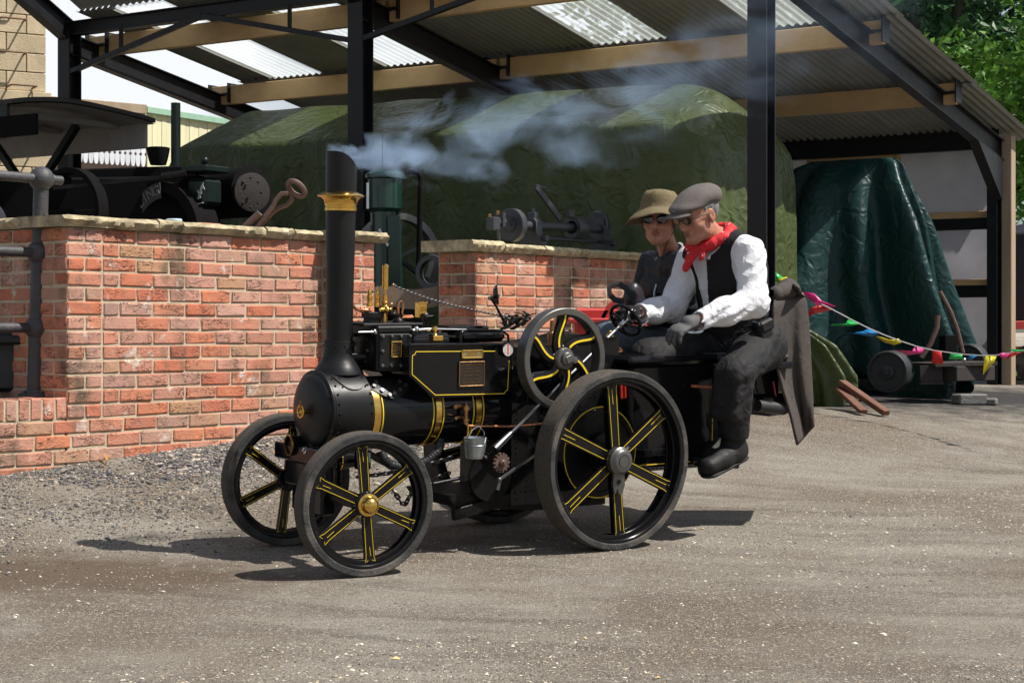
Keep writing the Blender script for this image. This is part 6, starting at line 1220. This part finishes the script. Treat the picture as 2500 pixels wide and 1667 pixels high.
for xx_, yy_ in ((1180, 545), (1830, 590)):
    c = rq(xx_, yy_); z0 = Z1 + .063; q = MB().prism([c + V((0, 0, z0 - c.z)) + WN * a + V((0, 0, b_)) - WD * .035 for a, b_ in ((-.10, 0), (.10, 0), (.10, .06), (.06, .10), (.055, .19), (.03, .22), (-.03, .22), (-.055, .19), (-.06, .10), (-.10, .06))], WD * .07); q.box(c + V((0, 0, z0 - c.z + .235)), (.05, .07, .05), M.Rotation(math.atan2(WD.y, WD.x), 3, 'Z')).cone(c + V((0, 0, z0 - c.z + .25)), c + V((0, 0, z0 - c.z + .29)), .014, .014, 6).cone(c + WN * .09 + V((0, 0, z0 - c.z + .07)), c + WN * .13 + V((0, 0, z0 - c.z + .07)), .024, .024, 6); pp(q, 'bearing_block', GUN)
pp(MB().lathe([(.05, -.07), (.082, -.07), (.085, -.06), (.085, .06), (.082, .07), (.05, .07)], rq(1600, 495), -WD, 40, closed=True).box(rq(1540, 365), (.05, .05, .05), M.Rotation(.4, 3, 'Z')).bar(rq(1590, 600), rq(1590, 690), .07, .04), 'eccentric_strap', GUN)
pp(MB().lathe([(0, -.02), (.105, -.02), (.11, -.01), (.11, .02), (.10, .03), (0, .02)], rq(1800, 470, -.05), -WD, 40), 'crank_disc', GUN)
pp(MB().bar(rq(1210, 100, -.03), rq(1440, 412, -.03), .02, .045).bar(rq(1205, 95, -.03), rq(1300, 112, -.03), .02, .02), 'lever', GUN)
# tongs and bar leaning behind the left wall
RUSTY = mat('brown_iron_bar', (.16, .10, .085), (.10, .065, .055), 30, .55, .1, metal=.5, bump=.2)
tg = empty('iron_tongs', P(640, 560, 10.5), 'looped rusty iron tongs leaning up behind the left wall', 'tongs')
def tp(pts, r, name, root, Y=10.5, closed=False): o = MB().tube([P(u, v, Y + (w_ if w_ else 0)) for u, v, w_ in pts], r, 8, closed).build(name, RUSTY, root); o.data.transform(M.Translation(-root.location)); return o
cc = lambda x, y: (500 + .2763 * x, 380 + .2763 * y)
rg = [(*cc(810 + 75 * math.cos(t) * .97 + 12 * math.sin(t), 292 + 62 * math.sin(t) + 28 * math.cos(t)), .02 * math.sin(t)) for t in [2 * math.pi * i / 24 for i in range(24)]]
tp(rg, .016, 'ring', tg, closed=True)
tp([(*cc(*p), .03) for p in ((745, 310), (775, 350), (765, 400), (720, 440), (660, 460), (600, 500), (500, 610), (430, 700))], .015, 'jaw', tg); tp([(*cc(*p), -.03) for p in ((735, 335), (680, 335), (630, 390), (600, 450), (540, 530), (440, 650), (380, 720))], .015, 'jaw', tg)
br_ = empty('steel_bar', P(620, 540, 10.45), 'short round steel bar leaning beside the tongs', 'bar'); o = MB().cone(P(*cc(485, 508), 10.45), P(*cc(300, 680), 10.45), .021, .021, 16).build('bar_shaft', RUSTY, br_); o.data.transform(M.Translation(-br_.location)); o = MB().cone(P(*cc(489, 504), 10.45), P(*cc(484, 509), 10.45), .0215, .0215, 16).build('bar_end', CHROME, br_); o.data.transform(M.Translation(-br_.location))
# green engine standing in the gateway
ge = empty('stationary_engine', P(930, 830, 13.3), 'dark green stationary engine with spoked flywheel seen through the wall gap', 'engine'); GRN = mat('deep_green_paint', (.005, .035, .024), (.007, .026, .02), 12, .3, coat=.3)
def gp(b, name, m): o = b.build(name, m, ge); o.data.transform(M.Translation(-ge.location)); return o
c7_ = lambda x, y, Y: P(500 + .2763 * x, 380 + .2763 * y, Y)
gp(MB().lathe([(.13, 0), (.13, .22), (.15, .23), (.15, .26), (.12, .28), (0, .28)], c7_(1590, 470, 13.4) , (0, 0, 1), 32).lathe([(.10, -.9), (.11, -.02), (.15, 0)], c7_(1590, 480, 13.4), (0, 0, 1), 28), 'cylinder', GRN)
gp(MB().bar(c7_(1670, 530, 13.3), c7_(1690, 1300, 13.3), .10, .10), 'column', GRN)
gp(MB().lathe([(.29, -.05), (.34, -.05), (.34, .05), (.29, .05)], c7_(1700, 900, 13.5), V((.45, -.89, 0)), 56, closed=True), 'flywheel_rim', GREYI)
for i in range(6): a = R(25 + 60 * i); gp(MB().bar(c7_(1700, 900, 13.5), c7_(1700, 900, 13.5) + V((.30 * math.cos(a) * .89, .30 * math.cos(a) * .45, .30 * math.sin(a))), .04, .03), 'flywheel_spoke', GRN)
gp(MB().tube([c7_(1770, 150, 13.2), c7_(1840, 140, 13.2), c7_(1890, 160, 13.2), c7_(1910, 200, 13.2), c7_(1900, 500, 13.2), c7_(1890, 1000, 13.2)], .022, 10), 'exhaust_pipe', SOOT)
gp(MB().lathe([(.09, -.03), (.125, -.03), (.13, 0), (.125, .03), (.09, .03)], c7_(2010, 1030, 13.0), V((-.4, -.9, 0)), 40, closed=True), 'pulley', GUN)
gp(MB().bar(c7_(1540, 650, 13.2), c7_(1620, 800, 13.2), .02, .02).cone(c7_(1440, 240, 13.2), c7_(1440, 470, 13.2), .012), 'linkage', CHROME)
gp(MB().box(P(930, 815, 13.4), (.7, .6, .6), None, .03), 'engine_bed', SOOT)
gd = empty('curved_guard', P(985, 730, 12.4), 'curved pale board standing in the gap between the walls', 'board'); pts = [(1440, 1215), (1490, 1165), (1560, 1150), (1650, 1155), (1760, 1175), (1860, 1182), (1960, 1172), (2060, 1150)]
vs = []; fs = []
for i, (x_, y_) in enumerate(pts): a = c7_(x_, y_, 12.4); vs += [a, a + V((0, .03, 0)), a - V((0, -.03, .14 - .03 * (i == 0))), a - V((0, 0, .14 - .03 * (i == 0)))]
for i in range(len(pts) - 1):
    for j in range(4): fs.append((i * 4 + j, i * 4 + (j + 1) % 4, i * 4 + 4 + (j + 1) % 4, i * 4 + 4 + j))
fs += [(0, 1, 2, 3), (len(pts) * 4 - 1, len(pts) * 4 - 2, len(pts) * 4 - 3, len(pts) * 4 - 4)]
o = MB().add(vs, fs).build('guard_board', mat('beige_board', (.26, .20, .15), None, 12, .6), gd); o.data.transform(M.Translation(-gd.location)); MB().box((.28, .0, -.35), (.05, .08, .75)).build('guard_post', mat('grey_brown_timber', (.16, .12, .09), None, 14, .8, bump=.3), gd)
# red machine behind the steering wheel
rm = empty('red_machine', P(1420, 840, 10.9), 'red painted machine with curved guard behind the steering wheel', 'machine'); RED2 = mat('faded_red_paint', (.50, .045, .035), (.40, .035, .03), 10, .45)
def r2(b, name, m=RED2): o = b.build(name, m, rm); o.data.transform(M.Translation(-rm.location)); return o
r2(MB().box(P(1460, 820, 10.9), (.30, .40, .34), None, .015).box(P(1450, 783, 10.8), (.33, .42, .03), None, .008), 'casing'); pts = []
for i in range(14): a = R(95 + 95 * i / 13); pts.append(P(1530 + 68 * math.cos(a), 800 - 75 * math.sin(a), 10.8))
vs = []; fs = []
for p in pts: vs += [p - V((0, .10, 0)), p + V((0, .12, 0)), p + V((.02, .12, -.012)), p + V((.02, -.10, -.012))]
for i in range(13):
    for j in range(4): fs.append((i * 4 + j, i * 4 + (j + 1) % 4, i * 4 + 4 + (j + 1) % 4, i * 4 + 4 + j))
r2(MB().add(vs, fs), 'curved_guard'); r2(MB().box(P(1525, 815, 10.9), (.26, .3, .3), None, .03), 'side_box'); g0 = float(gz(rm.location.x, rm.location.y)); r2(MB().box((rm.location.x + .1, 10.9, (g0 + .8) / 2), (.4, .35, .8 - g0), None, .02), 'base', SOOT)
# ------------------------------------------------------------------ pipe railing, box and small things by the left wall
PIPE = mat('grey_black_pipe_paint', (.035, .034, .038), (.05, .048, .052), 14, .55, bump=.35, bscale=70, dust=.12, dustc=(.25, .24, .23))
rl = empty('pipe_railing', V((-2.445, 9.06, .628)), 'thick black pipe railing with ball joints on the low wall', 'railing')
def rlp(b, name): o = b.build(name, PIPE, rl); o.data.transform(M.Translation(-rl.location)); return o
Yp = 9.06; base, top = P(86, 968, Yp), P(101, 437, Yp)
rlp(MB().cone(base, top, .042, .038, 24).lathe([(.0385, -.015), (.0395, 0), (.0385, .015)], base.lerp(top, .085), top - base, 20), 'post')
q = MB().lathe([(0, -.01), (.085, -.01), (.085, .012), (.06, .016), (.05, .03), (0, .03)], base + V((0, 0, .005)), (0, 0, 1), 30)
for a in (.5, 2.3, 4.0, 5.4): q.cone(base + V((.068 * math.cos(a), .068 * math.sin(a), .012)), base + V((.068 * math.cos(a), .068 * math.sin(a), .03)), .011, .011, 6)
rlp(q, 'flange')
for v_ in (437, 617, 800):
    t = (968 - v_) / (968 - 437); c = base.lerp(top, t); rlp(MB().sph(c, .064, 24), 'ball_joint'); rlp(MB().cone(c - WD * 2.2, c, .0255, .0255, 18), 'rail'); rlp(MB().cone(c, c + WD * .125, .024, .024, 18).cone(c + WD * .05, c + WD * .07, .03, .03, 18), 'rail_stub')
rlp(MB().cone(base.lerp(top, .83) + V((.03, -.03, 0)), base.lerp(top, .83) + V((.045, -.045, 0)), .010, .010, 6), 'set_screw')
o = MB().box(P(8, 880, 9.25), (.22, .2, .32), M.Rotation(.4, 3, 'Z'), .02).box(P(5, 830, 9.2), (.24, .22, .05), M.Rotation(.4, 3, 'Z'), .015).build('dark_box', mat('dark_slate_plastic', (.014, .018, .022), None, 10, .45)); tag(o, 'dark lidded box standing behind the railing on the low wall', 'box')
c = P(425, 534, 9.62); c.z = Z0 + .066; o = MB().lathe([(0, 0), (.042, 0), (.044, .004), (.044, .014), (.040, .018), (0, .018)], c, (0, 0, 1), 28).build('lid', mat('pale_blue_plastic', (.35, .55, .68), (.6, .7, .75), 60, .4)); tag(o, 'round pale blue lid lying on the left wall coping', 'lid')
c = P(500, 539, 9.85); c.z = Z0 + .068; o = MB().box(c, (.16, .09, .012), M.Rotation(.9, 3, 'Z'), .003).build('brick_fragment', mat('pink_brick_dust', (.48, .26, .19), None, 30, .9, bump=.5)); tag(o, 'flat pink brick fragment lying on the left wall coping', 'brick')
c = P(258, 1135, 8.93); o = MB().tube([c, c + V((.01, -.01, .03)), c + V((-.004, -.02, .06))], [.004, .022, .003], 6, flat=.2).tube([c, c + V((-.02, -.02, .02)), c + V((-.03, -.02, .035))], [.003, .018, .003], 6, flat=.2).build('dry_leaf', mat('dry_orange_leaf', (.40, .20, .05), None, 40, .8)); tag(o, 'curled dry orange leaf at the foot of the brick wall', 'leaf')

# ------------------------------------------------------------------ right bay: cart, planks, blocks, bunting
ct = empty('hand_cart', P(2180, 965, 14.2), 'low iron cart with solid roller wheels under the teal tarpaulin', 'cart')
def cp(b, name, m=SOOT): o = b.build(name, m, ct); o.data.transform(M.Translation(-ct.location)); return o
cb = lambda x, y, Y: P(1850 + .287 * x, 600 + .287 * y, Y)
wa = V((-.52, -.85, 0)).normalized()
def cwheel(c, r, wd): 
    cp(MB().lathe([(0, -wd), (r - .03, -wd), (r - .01, -wd), (r, -wd + .01), (r, -.01), (r - .01, 0), (r - .022, .0), (r - .03, -.02), (.06, -.025), (.055, .0), (.03, .005), (.028, .02), (0, .022)], c, wa, 48), 'roller_wheel', mat('worn_cast_iron', (.028, .03, .034), (.045, .046, .05), 14, .55, bump=.3, metal=.3))
cwheel(cb(1100, 1072, 14.2), .172, .16); cwheel(cb(1780, 985, 14.7), .15, .14)
cp(MB().bar(cb(1380, 1010, 14.25), cb(1900, 995, 14.4), .5, .03).bar(cb(1380, 1090, 14.1), cb(1570, 1085, 14.1), .02, .13).bar(cb(1380, 1170, 14.1), cb(1575, 1165, 14.1), .06, .02).bar(cb(1570, 1085, 14.15), cb(1900, 1080, 14.4), .3, .12), 'frame', mat('rusty_dark_frame', (.035, .024, .02), (.02, .018, .018), 20, .8))
cp(MB().tube([cb(1550, 390, 14.4), cb(1640, 560, 14.4), cb(1700, 720, 14.4), cb(1745, 910, 14.4)], .018, 8), 'handle', RUSTY); cp(MB().tube([cb(1530, 590, 14.2), cb(1525, 690, 14.2), cb(1470, 830, 14.2), cb(1390, 950, 14.2)], .022, 8), 'handle', RUSTY)
cp(MB().box(cb(1620, 830, 14.6), (.12, .1, .14), M.Rotation(.3, 3, 'Z')), 'casting'); cp(MB().sph(cb(1755, 970, 14.1), .018), 'grease_cap', CHROME)
RUSTP = mat('rust_red_timber', (.16, .07, .042), (.10, .042, .028), 12, .8, bump=.4, bscale=40, stretch=(1, 1, 1))
for i, (a, b_, th) in enumerate((((715, 1125), (1095, 1312), .05), ((690, 1170), (900, 1305), .04))):
    A_, B_ = cb(*a, 13.2), cb(*b_, 12.75); B_.z = float(gz(B_.x, B_.y)) + .03; A_.z = float(gz(A_.x, A_.y)) + .20 - .05 * i; o = MB().bar(A_, B_, .065, th * .8, ch=.004).build('plank', RUSTP); tag(o, ('longer rust red timber plank propped from the tarpaulin end to the ground', 'shorter rust red timber plank half beneath the longer one')[i], 'plank', 'rust red planks by the tarpaulin')
for i, (x_, y_, sz) in enumerate(((1800, 1215, (.24, .16, .085)), (1970, 1225, (.13, .12, .055)))):
    c = cb(x_, y_, 14.0); c.z = float(gz(c.x, c.y)) + sz[2] / 2; o = MB().box(c, sz, M.Rotation(.2 + i, 3, 'Z'), .012).build('stone_block', mat('grey_stone', (.17, .165, .15), (.11, .105, .10), 20, .9, bump=.6)); tag(o, ('larger grey stone block on the ground beside the shed post', 'smaller flat grey stone next to the larger stone block')[i], 'stone', 'stones by the shed post')
bun = empty('bunting', cb(130, 240, 13.0), 'string of coloured pennant bunting strung behind the coat to the right edge', 'bunting')
def bY(x): return 13.2 - 1.4 * np.clip((x - 100) / 2200, 0, 1.2)
st = [(130, 230), (220, 310), (350, 390), (500, 475), (640, 545), (800, 630), (940, 700), (1080, 760), (1220, 812), (1360, 858), (1500, 890), (1700, 918), (1890, 932), (2030, 930), (2140, 912), (2270, 888), (2500, 850)]
def bp_(b, name, m): o = b.build(name, m, bun); o.data.transform(M.Translation(-bun.location)); return o
bp_(MB().tube([cb(x_, y_, bY(x_)) for x_, y_ in st], .0042, 6), 'string', mat('white_string', (.62, .62, .62), None, 60, .8))
FLC = {'g': (.03, .50, .12), 'y': (.70, .62, .02), 'p': (.75, .05, .30), 'r': (.70, .03, .025), 'b': (.02, .25, .60)}
FL = [('g', [(150, 222), (122, 290), (190, 318), (240, 285)]), ('y', [(150, 285), (245, 265), (275, 290), (255, 325), (200, 315)]), ('p', [(370, 388), (480, 405), (545, 470), (665, 515), (590, 518), (500, 500), (430, 445)]), ('r', [(625, 545), (520, 498), (450, 530), (400, 622), (470, 580)]), ('g', [(870, 665), (770, 625), (760, 662), (640, 665), (612, 682), (760, 684), (800, 682)]), ('b', [(1035, 740), (940, 705), (880, 730), (770, 742), (870, 755), (970, 772)]), ('y', [(985, 762), (1060, 780), (1120, 800), (1200, 790), (1222, 825), (1160, 842), (1080, 820)]), ('p', [(1340, 850), (1415, 880), (1390, 915), (1280, 930), (1160, 885), (1310, 900)]), ('r', [(1490, 890), (1560, 900), (1580, 1005), (1480, 1000)]), ('g', [(1640, 918), (1740, 925), (1750, 965), (1625, 965)]), ('b', [(1800, 930), (1890, 928), (1850, 945), (1780, 985)]), ('y', [(1940, 935), (2030, 940), (2010, 990), (1915, 1100), (1925, 980)]), ('p', [(2060, 912), (2150, 908), (2100, 965), (2055, 940)]), ('r', [(2150, 910), (2270, 900), (2110, 965)]), ('g', [(2135, 880), (2330, 885), (2270, 902), (2180, 900)])]
for i, (c_, pl) in enumerate(FL):
    cm = mat('pennant_' + {'g': 'green', 'y': 'yellow', 'p': 'pink', 'r': 'red', 'b': 'blue'}[c_], FLC[c_], tuple(x * .8 for x in FLC[c_]), 10, .4, trans=.35); cx = sum(p[0] for p in pl) / len(pl); cy = sum(p[1] for p in pl) / len(pl)
    pts = [cb(x_, y_, bY(cx) - .01 + .03 * math.sin(x_ * .03 + i)) for x_, y_ in pl]; ce = cb(cx, cy, bY(cx) - .03); b_ = MB(); b_.add([ce] + pts, [(0, j + 1, (j + 1) % len(pts) + 1) for j in range(len(pts))]); o = bp_(b_, 'pennant', cm); md = o.modifiers.new('t', 'SOLIDIFY'); md.thickness = .0015
# covered trailer and grass at the far right, fence posts
tr = empty('covered_trailer', P(2500, 900, 17.2), 'red framed trailer under a dark sheet at the right edge', 'trailer')
def tq(b, name, m): o = b.build(name, m, tr); o.data.transform(M.Translation(-tr.location)); return o
o = loft('sheet_cover', [(5.62, 18.2, 1.03, .62, .7, 1), (5.6, 18.2, 1.5, .60, .7, .8), (5.58, 18.2, 1.95, .55, .6, .5), (5.6, 18.2, 2.06, .40, .5, .2)], mat('black_sheet', (.02, .02, .026), (.035, .035, .045), 5, .45, bump=.3, bscale=8), tr, 80, .035, 9, 31, 3); o.data.transform(M.Translation(-tr.location))
tq(MB().bar(P(2445, 800, 17.4), P(2445, 870, 17.4), .3, .1).bar(P(2445, 855, 17.4), P(2580, 850, 17.4), .1, .06).bar(P(2440, 795, 17.4), P(2600, 790, 17.4), .2, .08), 'frame', RED2)
tq(MB().lathe([(.12, -.06), (.2, -.06), (.2, .06), (.12, .06)], P(2530, 885, 17.3), V((-.5, -.86, 0)), 30, closed=True), 'wheel', RUB)
for i, (u, v0, v1) in enumerate(((2463, 478, 545), (2452, 496, 545))): p0, p1 = P(u, v1 + 400, 22), P(u, v0, 22); p0.z = .4; o = MB().cone(p0, p1, .05, .04, 10).build('fence_post', GREYT); tag(o, ('taller round timber fence post before the trees', 'shorter round timber fence post before the trees')[i], 'fence post', 'fence posts before the trees')
GRASS = island_mat('grass_blade', [(0, (.06, .14, .02)), (.5, (.10, .20, .03)), (1, (.16, .24, .05))], .7, .3)
n = 16000; gx_ = RNG.uniform(5.2, 9.5, n); gy_ = RNG.uniform(18.6, 27, n); gz_ = gz(gx_, gy_, False); a = RNG.uniform(0, 6.28, n); h = RNG.uniform(.08, .2, n); wd = .012
c_, s_ = np.cos(a), np.sin(a); B0 = np.stack([gx_, gy_, gz_ - .01], 1); dx = np.stack([c_ * wd, s_ * wd, 0 * a], 1); tp_ = B0 + np.stack([s_ * .05, -c_ * .05, h], 1)
o = link('grass', npmesh('grass', np.stack([B0 - dx, B0 + dx, tp_], 1).reshape(-1, 3), np.arange(3 * n).reshape(-1, 3), GRASS)); tag(o, 'bright green grass beyond the right end of the shed', 'grass', kind='stuff')
LAWN = mat('lawn_soil', (.09, .15, .03), (.06, .10, .02), 6, .95, bump=.4); g2 = np.meshgrid(np.linspace(5, 12, 20), np.linspace(18.3, 40, 30), indexing='ij'); i0 = np.arange(600).reshape(20, 30)
o = link('lawn', npmesh('lawn', np.stack([g2[0], g2[1], gz(g2[0], g2[1], False) + .02], -1).reshape(-1, 3), np.stack([i0[:-1, :-1], i0[1:, :-1], i0[1:, 1:], i0[:-1, 1:]], -1).reshape(-1, 4), LAWN)); tag(o, 'green lawn beyond the shed at the right', 'lawn', kind='structure')
# ------------------------------------------------------------------ trees
BARK = mat('bark', (.09, .07, .05), (.05, .04, .03), 12, .95, bump=.8, bscale=30)
LEAFD = island_mat('leaf_deep_green', [(0, (.03, .085, .03)), (.5, (.05, .135, .045)), (1, (.085, .18, .06))], .5, .35); LEAFB = island_mat('leaf_bright_green', [(0, (.07, .18, .025)), (.5, (.11, .25, .03)), (1, (.17, .33, .05))], .5, .35)
def tree(base, h, blobs, n, lf, m, label, seed):
    rr = np.random.default_rng(seed); root = empty('broadleaf_tree', base, label, 'tree', 'trees beyond the shed'); base = V(base)
    tk = MB(); tk.tube([(0, 0, -.2), (.05, 0, h * .25), (-.05, .05, h * .5), (.0, 0, h * .8)], [.22, .18, .13, .05], 10)
    for bx, by, bz, r_ in blobs[:7]: tk.tube([(0, 0, h * .3), (bx * .45, by * .45, h * .3 + (bz - h * .3) * .6), (bx * .9, by * .9, bz)], [.09, .06, .02], 6)
    tk.build('trunk', BARK, root); P_ = []
    per = n // len(blobs)
    for bx, by, bz, r_ in blobs:
        ncl = 26; d = rr.normal(size=(ncl, 3)); d /= np.linalg.norm(d, axis=1)[:, None]; cl = np.array([bx, by, bz]) + d * r_ * rr.uniform(.45, 1.0, (ncl, 1)); k = rr.integers(0, ncl, per); off = rr.normal(size=(per, 3)) * r_ * .17; off[:, 2] *= .55; P_.append(cl[k] + off)
    P_ = np.concatenate(P_); N = len(P_); nm = rr.normal(size=(N, 3)); nm[:, 2] = np.abs(nm[:, 2]) + .5; nm /= np.linalg.norm(nm, axis=1)[:, None]; t = np.cross(nm, rr.normal(size=(N, 3))); t /= np.linalg.norm(t, axis=1)[:, None]; b_ = np.cross(nm, t); s_ = rr.uniform(.6, 1.3, (N, 1)) * lf
    vs = np.stack([P_ - t * s_, P_ + b_ * s_ * .5 - nm * s_ * .12, P_ + t * s_, P_ - b_ * s_ * .5 - nm * s_ * .12], 1).reshape(-1, 3)
    link('crown', npmesh('crown', vs, np.arange(4 * N).reshape(-1, 4), m, smooth=False), root)
rr = random.Random(5)
def blobs(h, rx, n): return [(rr.uniform(-rx, rx), rr.uniform(-rx, rx), h * rr.uniform(.35, 1.0), rr.uniform(.9, 1.5)) for _ in range(n)]
TS = [(6.4, 28.5, 8.0, 2.2, 14, 15000, .11, LEAFD, 'deep green tree rising directly behind the shed roof verge'), (9.6, 30, 9.0, 2.6, 14, 15000, .11, LEAFD, 'deep green tree standing behind the bright leaved tree'), (8.2, 34, 10.5, 3.0, 14, 12000, .13, LEAFD, 'tallest dark tree at the back of the wood'), (4.6, 33, 9.5, 2.6, 12, 9000, .13, LEAFD, 'dark tree mostly hidden by the shed roof'), (12.6, 32, 10, 2.8, 12, 8000, .13, LEAFD, 'dark tree past the right edge'), (8.0, 23.6, 5.9, 1.35, 13, 11000, .085, LEAFB, 'bright green leafy tree nearest the shed at the right edge')]
for i, (x_, y_, h, rx, nb, n, lf, m_, lab) in enumerate(TS): tree((x_, y_, float(gz(x_, y_, False))), h, blobs(h, rx, nb), n, lf, m_, lab, 300 + i)

# ------------------------------------------------------------------ smoke from the chimney
def smoke():
    o0 = ENG @ V((1.155, 0, 1.70)); dr = V((.86, .46, .0)).normalized(); sd_ = V((-dr.y, dr.x, 0)); Lm = 3.9
    b = MB().box((Lm / 2 - .05, 0, .50), (Lm + .1, 1.3, 1.6), None, .001); m = bpy.data.materials.new('chimney_smoke'); m.use_nodes = True; t = m.node_tree; n = t.nodes; L = t.links.new
    n.remove(n['Principled BSDF']); pv = n.new('ShaderNodeVolumePrincipled'); pv.inputs['Color'].default_value = (.50, .68, .93, 1); pv.inputs['Anisotropy'].default_value = .1; L(pv.outputs[0], n['Material Output'].inputs['Volume'])
    co = n.new('ShaderNodeTexCoord').outputs['Object']; sp = n.new('ShaderNodeSeparateXYZ'); L(co, sp.inputs[0])
    def mth(op, a, b_=None, c=None):
        q = n.new('ShaderNodeMath'); q.operation = op
        for i, x in enumerate((a, b_, c)):
            if x is None: continue
            if hasattr(x, 'links'): L(x, q.inputs[i])
            else: q.inputs[i].default_value = x
        return q.outputs[0]
    x, y, z = sp.outputs
    def noise(vec, s_, d=3, dist=0): q = n.new('ShaderNodeTexNoise'); q.inputs['Scale'].default_value = s_; q.inputs['Detail'].default_value = d; q.inputs['Distortion'].default_value = dist; L(vec, q.inputs['Vector']); return q.outputs['Fac']
    mp = n.new('ShaderNodeMapping'); mp.inputs['Scale'].default_value = (.55, 1, 1); L(co, mp.inputs[0])
    wob = mth('MULTIPLY_ADD', noise(mp.outputs[0], 1.6, 2), .5, -.25)
    xp = mth('MAXIMUM', x, .0); cz_ = mth('ADD', mth('MULTIPLY', mth('POWER', xp, 1.5), .20), mth('MULTIPLY', wob, mth('MINIMUM', xp, 1.2))); cz_ = mth('ADD', cz_, -.0)
    rad = mth('MULTIPLY_ADD', mth('POWER', xp, .7), .17, .055)
    dy = mth('DIVIDE', y, rad); dz = mth('DIVIDE', mth('SUBTRACT', z, cz_), rad); rr_ = mth('SQRT', mth('ADD', mth('MULTIPLY', dy, dy), mth('MULTIPLY', dz, dz)))
    nn = noise(mp.outputs[0], 6.5, 4, 1.0); fall = mth('SUBTRACT', 1.0, mth('ADD', rr_, mth('MULTIPLY_ADD', nn, 4.4, -1.95))); q = n.new('ShaderNodeClamp'); L(fall, q.inputs[0])
    dens = mth('DIVIDE', mth('MULTIPLY', q.outputs[0], 55.0), mth('MULTIPLY_ADD', mth('POWER', xp, 1.5), 27.0, .60))
    fade = n.new('ShaderNodeMapRange'); fade.inputs[1].default_value = 1.7; fade.inputs[2].default_value = 3.3; fade.inputs[3].default_value = 1; fade.inputs[4].default_value = 0; L(x, fade.inputs[0]); st_ = n.new('ShaderNodeMapRange'); st_.inputs[1].default_value = -.06; st_.inputs[2].default_value = .0; L(x, st_.inputs[0])
    L(mth('MULTIPLY', mth('MULTIPLY', dens, fade.outputs[0]), st_.outputs[0]), pv.inputs['Density'])
    o = b.build('smoke', m); o.matrix_world = basis(o0, dr, sd_); m.volume_intersection_method = 'FAST' if hasattr(m, 'volume_intersection_method') else None; tag(o, 'pale blue smoke drifting back from the black chimney top', 'smoke', kind='stuff')
smoke()
